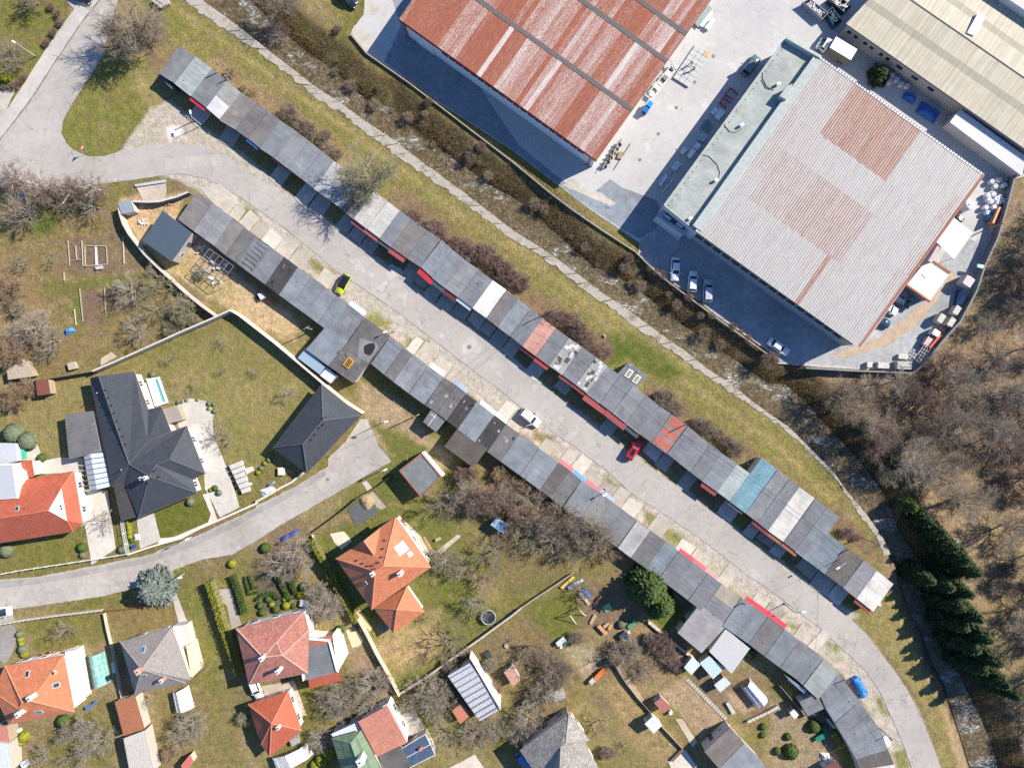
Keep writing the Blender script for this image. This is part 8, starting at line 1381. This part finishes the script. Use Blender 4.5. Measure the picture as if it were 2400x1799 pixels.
for x,y,r,l in((1235,835,1.3,'crumpled blue sheet heap at the olive hall'),(1395,960,2.2,'large crumpled blue sheet over goods at the olive hall')):
 p=W('d0',x,y,.8);m=MB();vs_=[];N_=9
 for i in range(N_):
  for j in range(N_):u,v=i/(N_-1)*2-1,j/(N_-1)*2-1;vs_.append((p[0]+(u*.82+v*.3)*r,p[1]+(-u*.5+v*.5)*r,max(0,1.0-max(abs(u),abs(v))**3)*1.1+random.uniform(0,.22)))
 m.mesh(vs_,[(i*N_+j,(i+1)*N_+j,(i+1)*N_+j+1,i*N_+j+1)for i in range(N_-1)for j in range(N_-1)]);m.build('tarpaulin',MT['paint'],color=(.02,.10,.36),label=l,cat='tarpaulin')
p=W('d1',1732,110,1.8);o=root('storage_tank','round white storage tank beside the pale hall','tank',(*p,0));MB().lathe((*p,0),[(1.05,0),(1.05,1.7),(.98,1.95),(.6,2.2),(.2,2.28)],20).build('tank_body',MT['white'],o,True);MB().tube((*p,2.2),(*p,2.42),.18,.18,8).build('lid',MT['white'],o);MB().tube((p[0]-.9,p[1]-.3,.3),(p[0]-1.4,p[1]-.6,.3),.06,.06,6).build('outlet',MT['metal'],o)
q=WL('d1',[(1650,195),(1700,232),(1675,262),(1630,218)],1.3);o=root('air_cooler','square fan cooler beside the white canopy','cooler',(*centroid(q),0));MB().prism(q,0,1.3).build('casing',MT['dark'],o);MB().lathe((*centroid(q),1.305),[(.4,0),(.4,.05),(.3,.06),(.05,.06)],12).build('fan_grille',MT['metal'],o)
a,b=W('d1',2005,130,2),W('d1',1945,270,2);MB().box((*lerp(a,b,.5),.1),(math.dist(a,b),.35,1.9),math.atan2(b[1]-a[1],b[0]-a[0])).build('orange_barrier',MT['paint'],color=(.60,.25,.10),label='orange board behind the heap of bulk bags',cat='board')
q=WL('c0',[(1188,865),(1220,893),(1165,978),(1125,950)],1.5);o=root('waste_container','bright blue waste container at the rusty hall wall','container',(*centroid(q),0));MB().prism(inset(q,.08),0,1.35).build('tub',MT['paint'],o,color=(.01,.10,.30));hx=[lerp(q[0],q[3],.45),lerp(q[1],q[2],.45)];MB().prism([q[0],q[1],hx[1],hx[0]],1.35,1.6).build('lid',MT['paint'],o,color=(.02,.24,.60));MB().prism([hx[0],hx[1],q[2],q[3]],1.2,1.42).build('lid',MT['paint'],o,color=(.01,.12,.36))
o=root('steel_lattice','red ladder-like steel frame lying in the annex shade','steel frame',(*W('c0',1860,850),0));
for a,b in(((1885,760),(1795,890)),((1885,760),(1945,812)),((1845,818),(1912,865)),((1830,850),(1890,890)),((1795,890),(1850,930))):MB().tube(W3('c0',*a,.35),W3('c0',*b,.35),.13,.13,4).build('frame_bar',MT['paint'],o,color=(.42,.02,.05))
for a in((1885,760),(1795,890),(1945,812),(1850,930)):p=W('c0',*a,.2);MB().box((*p,0),(.25,.25,.3)).build('foot',MT['wood'],o)
o=root('timber_rack','white rack of offcuts and sheets along the rusty hall','rack',(*W('c0',1300,690),0))
a0,a1,b0,b1=W('c0',1395,540,1.2),W('c0',1430,570,1.2),W('c0',1180,800,1.2),W('c0',1215,850,1.2)
for s0,s1_ in((a0,b0),(a1,b1)):MB().tube((*s0,1.1),(*s1_,1.1),.06,.06,5).build('rail',MT['white'],o)
for k in range(9):u=(k+.5)/9;A,B=lerp(a0,b0,u),lerp(a1,b1,u);MB().tube((*A,0),(*A,1.1),.05,.05,5).build('post',MT['white'],o);MB().box((*lerp(A,B,.5),random.uniform(.3,1.0)),(random.uniform(.8,1.3),random.uniform(.5,1.1),.15),ANG+random.uniform(-.1,.1)).build('offcut',MT['rough'],o,color=random.choice([(.66,.66,.66),(.48,.50,.54),(.40,.30,.2),(.22,.2,.2),(.62,.58,.52)]))
for k in range(7):A=lerp(W('c0',1370,520,1.3),W('c0',1400,590,1.3),k/6);MB().box((*A,1.15),(1.1,.12,.08),ANG).build('slat',MT['rough'],o,color=(.62,.60,.56)if k%2 else(.25,.22,.2))
o=root('scaffold_rack','rack of scaffold tubes at the rusty hall corner','rack',(*W('c0',880,1310),0))
for k in range(16):A,B=W('c0',965+random.uniform(-22,22),1190+random.uniform(-20,20),1),W('c0',800+random.uniform(-25,25),1440+random.uniform(-25,25),1);u0,u1=sorted((random.random(),random.random()));u1=max(u1,u0+.3);MB().tube((*lerp(A,B,u0),.2+.06*k),(*lerp(A,B,min(1,u1)),.2+.06*k),.06,.06,5).build('tube',MT['rough'],o,color=random.choice([(.12,.12,.13),(.35,.36,.38),(.5,.48,.45),(.55,.40,.16)]))
for k in range(6):A=W('c0',930-25*k,1240+38*k,.8);MB().box((*A,0),(.9,.12,1.1),ANG).build('stand',MT['dark'],o)
o=root('pipe_bundle','grey-green bundle of long pipes at the top of the rusty hall','pipe bundle',(*W('c0',1650,130),0))
for k in range(6):MB().tube(W3('c0',1700+5*k,45+6*k,.5),W3('c0',1575+6*k,200+7*k,.5),.11,.11,6).build('pipe',MT['rough'],o,color=(.27,.33,.34))
MB().prism(WL('c0',[(1735,155),(1758,172),(1695,260),(1662,235)],.7),0,.7).build('sheet_stack',MT['paint'],color=(.48,.56,.64),label='pale blue sheet stack by the bundle of long pipes',cat='sheet stack');MB().prism(WL('c0',[(1710,100),(1738,108),(1650,235),(1622,222)],.5),0,.5).build('board_stack',MT['rough'],color=(.62,.60,.56),label='white board stack between the pipes and the blue sheets',cat='board stack');MB().prism(WL('c0',[(925,1310),(965,1310),(945,1375),(905,1365)],.4),0,.4).build('plank_stack',MT['wood'],label='small plank stack near the scaffold rack',cat='plank stack');MB().tube(W3('c0',1022,1240,.1),W3('c0',875,1470,.1),.06,.06,5).build('long_pipe',MT['dark'],label='single dark pipe lying near the scaffold rack',cat='pipe')
for t,q,l,c in(('d0',[(300,20),(360,-10),(520,110),(470,170)],'skip full of pale rubble at the top of the yard',(.20,.22,.26)),('d0',[(500,110),(555,60),(640,190),(575,235)],'dark blue skip in the olive hall shade',(.02,.06,.12)),('d0',[(520,0),(600,-60),(720,60),(660,110)],'dark container with white sheets at the top edge',(.05,.05,.06))):
 P_=WL(t,q,1.3);o=root('skip',l,'skip',(*centroid(P_),0));iq=inset(P_,.12);m=MB()
 for i in range(4):j=(i+1)%4;m.prism([P_[i],P_[j],iq[j],iq[i]],0,1.4)
 m.prism(iq,0,.6);m.build('tub',MT['paint'],o,color=c);vs_=MB()
 for _ in range(60):u,v=random.uniform(.1,.9),random.uniform(.1,.9);p=lerp(lerp(iq[0],iq[1],u),lerp(iq[3],iq[2],u),v);vs_.box((*p,.6),(random.uniform(.2,.6),random.uniform(.1,.3),random.uniform(.3,.9)),random.random()*3)
 tag(vs_.build('rubble',MT['rough'],o,color=(.55,.54,.53)if 'rubble' in l or 'white' in l else(.06,.10,.14)),kind='stuff')
q=WL('a1',[(1810,490),(2020,640),(1880,815),(1670,655)],2.3);o=root('steel_skeleton','galvanised steel frame of a small building on the sandy plot','steel frame',(*centroid(q),0))
g_=lambda u,v:lerp(lerp(q[0],q[1],u),lerp(q[3],q[2],u),v)
for k in range(6):
 for a,b in((g_(k/5,0),g_(k/5,1)),):MB().tube((*a,2.3),(*b,2.3),.055,.055,4).build('rafter',MT['metal'],o)
for v in(0,.33,.66,1):MB().tube((*g_(0,v),2.35),(*g_(1,v),2.35),.06,.06,4).build('purlin',MT['metal'],o)
for u in(0,.5,1):
 for v in(0,.5,1):MB().tube((*g_(u,v),0),(*g_(u,v),2.3),.06,.06,5).build('post',MT['metal'],o)
for k in range(14):p=g_(random.uniform(.1,1.1),random.uniform(0,1.1));MB().box((*p,.02),(random.uniform(.3,1.2),random.uniform(.2,.7),random.uniform(.1,.6)),random.random()*3).build('building_material',MT['rough'],color=(.62,.60,.57)if k%3 else(.30,.16,.09),label=f'loose building material under the steel frame, {ORD1[k]} of the scattered pieces',cat='building material',group='building material under the steel frame')
for x,y,s_,c,l in((1735,490,1.2,(.66,.62,.58),'white site cart beside the steel frame'),(1640,420,.8,(.45,.46,.47),'grey offcuts by the blue-roofed shed'),(1545,560,.9,(.40,.24,.14),'brick heap at the blue-roofed shed corner'),(1250,260,1.0,(.60,.52,.52),'pinkish rubble heap above the blue-roofed shed'),(1460,100,.6,(.50,.28,.16),'brick pile by the dark block wall')):
 p=W('a1',x,y);m=MB()
 for _ in range(12):m.box((p[0]+random.gauss(0,s_*.4),p[1]+random.gauss(0,s_*.35),.0),(random.uniform(.2,.6),random.uniform(.15,.4),random.uniform(.1,.45)),random.random()*3)
 m.build('rubble_heap',MT['rough'],color=c,label=l,cat='rubble',kind='stuff')
o=root('log_loader','small grey and orange loader behind the garages','loader',(*W('b1',60,900),0));MB().prism(WL('b1',[(10,880),(55,870),(85,905),(40,930)],1.0),.2,1.0).build('machine_body',MT['rough'],o,color=(.55,.53,.50));MB().box((*W('b1',125,940,.8),.5),(1.8,.35,.3),-.65).build('boom',MT['paint'],o,color=(.55,.10,.03));
for x,y in((20,905),(60,905)):p=W('b1',x,y);MB().tube((p[0],p[1]-.5,.3),(p[0],p[1]+.5,.3),.3,.3,10).build('wheel',MT['rubber'],o)
q=WL('a2',[(1262,-45),(1368,-62),(1446,160),(1340,195)],.5);o=root('swimming_pool','long swimming pool half under a white cover beside the bungalow','pool',(*centroid(q),0));m=MB();iq=inset(q,.3)
for i in range(4):j=(i+1)%4;m.prism([q[i],q[j],iq[j],iq[i]],0,.5)
m.build('pool_rim',MT['white'],o);MB().prism(iq,.1,.38).build('water',plain('pool_water',(.10,.36,.40),.05,.1,1,.1,spec=.6),o);MB().prism([iq[0],lerp(iq[0],iq[1],.68),lerp(iq[3],iq[2],.68),iq[3]],.40,.55).build('pool_cover',MT['paint'],o,color=(.66,.72,.71))
for k in range(9):u=(k+.5)/9;A,B=lerp(q[1],q[2],u),lerp(q[0],q[3],u);d=Vector(A)-Vector(B);d.normalize();MB().tube((*A,.3),(A[0]+d.x*.7,A[1]+d.y*.7,.06),.04,.04,4).build('brace',MT['metal'],o)
p=W('b3',2008,358,.8);o=root('trampoline','round netted trampoline on the villa lawn','trampoline',(*p,0));MB().lathe((*p,.75),[(1.25,0),(1.25,.04),(1.2,.05)],16).build('mat',MT['dark'],o);m=MB()
for k in range(16):a,b=2*math.pi*k/16,2*math.pi*(k+1)/16;m.tube((p[0]+1.4*math.cos(a),p[1]+1.4*math.sin(a),.8),(p[0]+1.4*math.cos(b),p[1]+1.4*math.sin(b),.8),.09,.09,5)
m.build('rim',MT['paint'],o,color=(.40,.46,.44))
for k in range(6):a=2*math.pi*k/6;MB().tube((p[0]+1.4*math.cos(a),p[1]+1.4*math.sin(a),0),(p[0]+1.5*math.cos(a),p[1]+1.5*math.sin(a),2.4),.035,.035,5).build('net_post',MT['metal'],o)
o=root('swing_frame','white timber swing frame on the clipped play lawn','swing',(*W('c3',560,345),0));T0,T1_=(565,270),(490,345)
for a,b,h in((T0,(640,345),1),(T0,(520,420),0)):pass
A,B=W3('c3',500,340,2.4),W3('c3',590,300,2.4);MB().tube(A,B,.07,.07,6).build('top_beam',MT['wood'],o)
for e,fs in((A,((485,345),(555,415))),(B,((570,268),(635,345)))):
 for f in fs:MB().tube(e,(*W('c3',*f),0),.07,.07,6).build('leg',MT['white'],o)
for k in(.35,.65):c=lerp(A,B,k);sw=MB().box((c[0],c[1],.5),(.5,.25,.05),.4).build('seat',MT['paint'],o,color=(.35,.08,.08));MB().tube((c[0]-.2,c[1],.55),(c[0]-.1,c[1],2.4),.015,.015,4).build('rope',MT['dark'],sw);MB().tube((c[0]+.2,c[1],.55),(c[0]+.1,c[1],2.4),.015,.015,4).build('rope',MT['dark'],sw)
def block(t,q,h,col,label,cat,name,mat='rough',z0=0):return MB().prism(WL(t,q,h),z0,h).build(name,MT[mat],color=col,label=label,cat=cat)
for t,q,h,c,l,ct,nm in(('c3',[(595,120),(650,110),(685,200),(640,195)],.35,(.03,.13,.42),'crumpled blue tarpaulin in the timber yard','tarpaulin','tarpaulin'),('c3',[(575,155),(600,150),(680,240),(660,255)],.4,(.62,.48,.32),'pale planks beside the blue tarpaulin','planks','plank_stack'),('c3',[(475,95),(600,25),(622,42),(500,120)],.4,(.42,.46,.52),'grey corrugated sheets in the timber yard','sheets','sheet_stack'),('c3',[(415,100),(520,5),(545,15),(440,115)],.4,(.55,.42,.12),'yellow beams in the timber yard','beams','beam_stack'),('c3',[(720,235),(770,170),(785,185),(735,250)],.8,(.20,.13,.08),'dark log stack beside the tarpaulin','logs','log_stack'),('c3',[(780,270),(840,230),(870,290),(815,310)],.25,(.25,.42,.20),'pale green play mat by the cedar','mat','play_mat'),('c3',[(995,440),(1060,370),(1080,385),(1020,460)],.3,(.05,.25,.14),'green slide lying on the gravel strip','slide','slide'),('c3',[(735,440),(760,420),(830,495),(805,515)],.7,(.50,.26,.13),'orange-brown bench by the sandpit','bench','garden_bench'),('c3',[(785,430),(830,400),(845,415),(805,455)],.6,(.40,.26,.18),'brown table by the sandpit','table','garden_table'),('c3',[(825,455),(855,412),(875,430),(845,468)],.5,(.50,.27,.10),'second orange bench by the sandpit','bench','garden_bench'),('c3',[(670,410),(710,330),(730,340),(690,420)],.3,(.36,.29,.16),'straw mat beside the garden path','mat','straw_mat'),('c3',[(925,520),(970,480),(1010,530),(970,575)],.9,(.03,.05,.07),'dark framed glass box in the fallow plot','cold frame','cold_frame'),('c3',[(980,490),(1010,475),(1030,500),(1000,515)],.5,(.55,.50,.47),'pale sacks beside the dark glass box','sacks','sack_pile'),('c3',[(380,580),(440,530),(470,560),(400,610)],.9,(.50,.52,.50),'pale box with green slide at the play lawn corner','play box','play_box'),('c3',[(385,630),(450,580),(460,605),(410,645)],.8,(.58,.62,.64),'white tub beside the pale play box','tub','tub'),('c3',[(455,585),(490,550),(500,560),(470,595)],.5,(.04,.36,.12),'bright green plastic slide by the pale play box','slide','slide'),('c3',[(775,735),(815,700),(862,775),(825,812)],1.2,(.025,.06,.045),'pair of dark green rain tanks in the garden','tank','rain_tank'),('c3',[(750,835),(790,800),(815,825),(775,862)],1.0,(.62,.17,.04),'upper orange plastic box in the garden','box','plastic_box'),('c3',[(708,880),(748,840),(768,865),(730,905)],1.0,(.62,.17,.04),'lower orange plastic box in the garden','box','plastic_box'),('c3',[(665,915),(700,880),(722,905),(690,938)],.9,(.48,.40,.36),'pinkish box at the end of the orange boxes','box','plastic_box'),('c3',[(1340,1190),(1385,1150),(1405,1180),(1365,1220)],.9,(.66,.64,.62),'white tank beside the striped shed','tank','white_tank'),('c3',[(1850,1100),(1870,1090),(1930,1180),(1905,1195)],.5,(.42,.42,.38),'long grey trough by the glazed greenhouse','trough','trough'),('c3',[(1370,1590),(1470,1490),(1485,1510),(1390,1605)],.5,(.20,.15,.11),'brown log stack near the lower garden path','logs','log_stack'),('b2',[(795,1080),(960,955),(1055,1110),(865,1228)],.05,(.10,.105,.11),'black sheet spread under the sand heap','sheet','ground_sheet'),('b2',[(190,1335),(350,1255),(362,1295),(205,1372)],.7,(.05,.07,.30),'blue and white patterned cover on a long stack','cover','covered_stack'),('b2',[(1545,1335),(1590,1315),(1602,1338),(1555,1360)],.6,(.36,.28,.20),'wooden bench on the villa lawn','bench','garden_bench'),('b2',[(190,722),(245,720),(245,782),(192,784)],.7,(.60,.56,.48),'white planter crate below the hipped garage','planter','planter'),('b2',[(1320,1270),(1345,1262),(1400,1340),(1380,1365)],.8,(.66,.64,.60),'white block stack beside the villa','blocks','block_stack'),('b2',[(1440,1320),(1455,1310),(1535,1445),(1515,1455)],.3,(.36,.25,.15),'brown plank edging east of the villa','planks','plank_edging'),('b2',[(70,870),(150,830),(165,860),(90,895)],.7,(.20,.22,.22),'grey sheet over stored goods by the side street','cover','covered_stack'),('b2',[(20,920),(130,880),(175,920),(60,985)],.6,(.62,.63,.64),'white plastic-wrapped heap by the side street','heap','wrapped_heap'),('b3',[(1070,435),(1105,415),(1155,460),(1105,495)],.5,(.16,.18,.18),'grey concrete slab stack at the villa wing','slabs','slab_stack'),('b3',[(385,205),(460,215),(445,275),(375,260)],.8,(.62,.64,.70),'white garden table by the topiary bed','table','garden_table'),('b3',[(1970,665),(2010,650),(2040,705),(2000,720)],.8,(.04,.05,.055),'dark slatted cold frame above the silver shed','cold frame','cold_frame'),('b3',[(280,1400),(360,1370),(375,1440),(310,1470)],.9,(.30,.30,.28),'balcony of flower pots on the small orange house','plant stand','plant_stand'),('a1',[(550,1180),(600,1165),(640,1200),(570,1250),(545,1240)],.7,(.07,.24,.58),'bright blue tarpaulin heap in the western gardens','tarpaulin','tarpaulin'),('a1',[(820,475),(832,475),(842,625),(825,628)],.2,(.60,.56,.58),'white plank dividing a vegetable bed','plank','bed_plank'),('a1',[(820,645),(880,635),(885,660),(830,668)],.4,(.45,.40,.42),'small pile of pots below the white plank','pots','pot_pile'),('a1',[(580,1480),(640,1465),(660,1520),(595,1535)],.8,(.40,.34,.27),'weathered wooden box by the lower garden fence','box','compost_box'),('a2',[(1975,700),(2080,660),(2150,930),(2090,950)],1.1,(.50,.47,.44),'long firewood stack with blue sheet beside the bungalow','wood stack','wood_stack'),('a2',[(2110,730),(2170,715),(2185,745),(2130,775)],.8,(.58,.50,.44),'pale crate beside the firewood stack','crate','crate'),('a2',[(2135,830),(2160,825),(2175,890),(2150,910)],.8,(.64,.64,.64),'white tub beside the firewood stack','tub','tub'),('a2',[(140,550),(200,545),(205,640),(145,665)],1.0,(.05,.38,.25),'green play slide beside the grey metal roof','slide','slide'),('a2',[(0,510),(130,515),(145,665),(0,690)],2.4,(.42,.44,.48),'pale blue metal porch roof at the western edge','porch','porch_roof'),('a2',[(1145,1300),(1195,1295),(1205,1350),(1150,1355)],.5,(.66,.62,.58),'white sack pallet on the bungalow drive','sacks','sack_pallet'),('a2',[(1120,1385),(1165,1385),(1165,1415),(1125,1430)],.9,(.03,.05,.30),'dark blue bin at the drive gate','bin','waste_bin'),('a3',[(960,755),(985,750),(1000,830),(975,840)],.6,(.55,.56,.58),'pale trough by the garden fence','trough','trough'),('a3',[(800,1085),(825,1080),(830,1100),(805,1105)],.8,(.03,.16,.42),'blue barrel below the teal tunnel','barrel','barrel'),('a3',[(735,1135),(780,1125),(785,1148),(740,1155)],.6,(.06,.16,.40),'blue wheelbarrow below the teal tunnel','wheelbarrow','wheelbarrow'),('a3',[(160,1600),(240,1600),(250,1660),(165,1660)],.9,(.58,.60,.62),'white tank at the lower left edge','tank','white_tank'),('a3',[(140,1320),(175,1305),(185,1345),(150,1370)],.5,(.50,.56,.52),'pale basin beside the yellow-green bush','basin','basin'),('d3',[(410,1400),(500,1345),(515,1385),(430,1435)],.7,(.02,.16,.10),'green pond box in the lower right garden','pond box','pond_box'),('d3',[(505,1240),(525,1235),(590,1310),(565,1320)],1.0,(.40,.44,.46),'pale sheet stack behind the bend garages','sheets','sheet_stack'),('d3',[(385,1195),(430,1175),(445,1205),(400,1225)],.9,(.34,.36,.38),'grey junk heap behind the bend annex','heap','junk_heap'),('d3',[(460,1540),(540,1540),(560,1600),(480,1610)],.7,(.60,.58,.54),'white junk heap at the lower edge garden','heap','junk_heap'),('c2',[(1940,545),(1975,545),(1972,575),(1942,578)],.5,(.60,.66,.08),'bright yellow sack thrown behind the garages','sack','sack'),('c2',[(1920,545),(1938,542),(1940,568),(1922,570)],.4,(.62,.62,.66),'white box beside the bright yellow sack','box','box'),('c1',[(785,1235),(805,1228),(815,1250),(798,1262)],.5,(.60,.57,.55),'pale boulder beside the brown thicket','boulder','boulder'),('b1',[(1790,540),(1850,545),(1860,600),(1820,600)],.35,(.52,.48,.45),'rubble heap between the two brown thickets','rubble','rubble_heap'),('d3',[(950,235),(985,225),(990,260),(958,268)],1.0,(.56,.56,.55),'grey drum beside the last white garage','drum','drum'),('d2',[(1600,1330),(1650,1330),(1640,1370),(1605,1360)],.1,(.40,.38,.34),'old slatted grate in the wood clearing','grate','grate'),('a0',[(1165,1595),(1425,1552),(1432,1572),(1170,1610)],.35,(.40,.42,.44),'grey steel gate rail at the plot entrance','gate','gate_rail'),('a0',[(1362,652),(1378,645),(1500,750),(1488,770)],2.2,(.10,.12,.14),'dark sheet awning on the end wall of the first garage','awning','awning')):
 if nm in('garden_bench','garden_table'):
  P_=WL(t,q,h);o=root(nm,l,ct,(*centroid(P_),0));MB().prism(P_,h-.08,h,0,True).build('top',MT['rough'],o,color=c)
  for p in inset(P_,.08):MB().tube((*p,0),(*p,h-.08),.04,.04,5).build('leg',MT['wood'],o)
  continue
 P_=WL(t,q,h);m=MB()
 if ct in('tarpaulin','heap','rubble','cover','boulder','sack','sacks'):
  n=7;pv=[]
  for i in range(n):
   for j in range(n):u,v=i/(n-1),j/(n-1);x,y=lerp(lerp(P_[0],P_[1],u),lerp(P_[-1]if len(P_)>3 else P_[2],P_[2],u),v);e_=min(u,1-u,v,1-v)*2;pv.append((x+random.uniform(-.06,.06),y+random.uniform(-.06,.06),max(.01,h*min(1,e_*1.6)*random.uniform(.7,1.1))))
  m.mesh(pv,[(i*n+j,(i+1)*n+j,(i+1)*n+j+1,i*n+j+1)for i in range(n-1)for j in range(n-1)])
 elif ct in('tank','barrel','drum','bin','tub','basin'):
  c0=centroid(P_);r=max(.25,min(math.dist(P_[0],P_[1]),math.dist(P_[1],P_[2]))*.5);m.lathe((*c0,0),[(r*.85,0),(r,h*.1),(r,h*.9),(r*.92,h),(r*.8,h),(r*.75,h*.9)],14)
 elif ct in('planks','logs','sheets','beams','board','wood stack','blocks','slabs'):
  n=6
  for k in range(n):A=[lerp(P_[0],P_[-1],(k+.06)/n),lerp(P_[1],P_[2],(k+.06)/n),lerp(P_[1],P_[2],(k+.94)/n),lerp(P_[0],P_[-1],(k+.94)/n)];m.prism(A,0,h*random.uniform(.8,1.0))
 else:
  m.prism(P_,0,h*.85);m.prism(inset(P_,-.05),h*.85,h)
 m.build(nm,MT['rough'],color=c,label=l,cat=ct)
p=W('b2',955,1020,.4);m=MB().lathe((*p,.05),[(1.5,0),(1.25,.2),(.95,.42),(.6,.6),(.3,.7),(.08,.74)],22);m.v=[(x+random.uniform(-.12,.12)+.25*math.sin(2.1*math.atan2(y-p[1],x-p[0]))*min(1,math.dist((x,y),p)),y+random.uniform(-.12,.12),max(.05,z+random.uniform(-.06,.06)))for x,y,z in m.v];m.build('sand_heap',plain('sand',(.34,.255,.15),.95,.2,2,.3),label='heap of yellow sand on the black sheet',cat='sand heap',smooth=True)
g=root('tarpaulin_shelter','small blue-tarpaulin-roofed shelter on the villa lawn','shelter',(*W('b2',2105,1217),0));q=WL('b2',[(2080,1145),(2187,1218),(2137,1292),(2025,1215)],2.1);m=MB();n=6;vs_=[]
for i in range(n+1):
 for j in range(n+1):x,y=lerp(lerp(q[0],q[1],i/n),lerp(q[3],q[2],i/n),j/n);vs_.append((x,y,2.1+random.uniform(-.06,.06)))
m.mesh(vs_,[(i*(n+1)+j,i*(n+1)+j+1,(i+1)*(n+1)+j+1,(i+1)*(n+1)+j)[::-1]for i in range(n)for j in range(n)]);tm_=NT('worn_blue_sheet');tm_.set(tm_.mix(tm_.ramp(tm_.noise(2.5,6,.8),[(.42,0),(.58,1)]),(.06,.22,.46),(.50,.58,.62)),.5);m.build('cover',tm_.m,g)
for p in inset(q,.15):MB().tube((*p,0),(*p,2.05),.06,.06,6).build('post',MT['wood'],g)
for p0,p1 in zip(inset(q,.15),inset(q,.15)[1:]+inset(q,.15)[:1]):mid=lerp(p0,p1,.5);MB().box((*mid,.02),(math.dist(p0,p1)-.1,.05,1.6),math.atan2(p1[1]-p0[1],p1[0]-p0[0])).build('side_board',MT['wood'],g)
p=W('b3',845,458,.4);MB().lathe((*p,0),[(.5,0),(.5,.45),(.42,.45),(.40,.38)],14).build('well_ring',MT['dark'],label='round dark well ring at the top of the hay bed',cat='well');p=W('b3',2165,603,.3);MB().lathe((*p,0),[(.5,0),(.5,.3),(.4,.32),(.1,.33)],14).build('well_cover',MT['rough'],color=(.40,.28,.24),label='round brownish well cover in the grass above the huts',cat='well')
for i,(a,b)in enumerate((((590,420),(605,640)),((710,420),(720,640)),((655,460),(665,580)),((735,470),(740,640)),((920,470),(930,620)),((605,595),(720,585)),((740,465),(920,468)),((1065,390),(1075,620)),((645,1010),(660,1150)),((690,830),(720,1120)),((905,830),(915,1050)),((1135,790),(1160,985)),((745,640),(930,625)),((555,690),(558,765)))):
 A,B=W('a1',*a),W('a1',*b);MB().box((*lerp(A,B,.5),0),(math.dist(A,B),.12,.22),math.atan2(B[1]-A[1],B[0]-A[0])).build('bed_board',MT['rough'],color=random.choice([(.42,.38,.28),(.50,.46,.38),(.36,.32,.24)]),label=f'edging board of the vegetable beds, {ORD1[i]} of the set',cat='edging board',group='edging boards of the vegetable beds')
A,B=W('c3',1510,890),W('c3',1850,1235)
for k in range(18):p=lerp(A,B,(k+.5)/18);MB().box((*p,.0),(.5,.75,.06),-.78+random.uniform(-.06,.06)).build('stepping_slab',MT['conc'],label='stepping slab in the line beside the tilled field',cat='slab',group='stepping slabs by the tilled field')
# ---------------------------------------------------------------- done
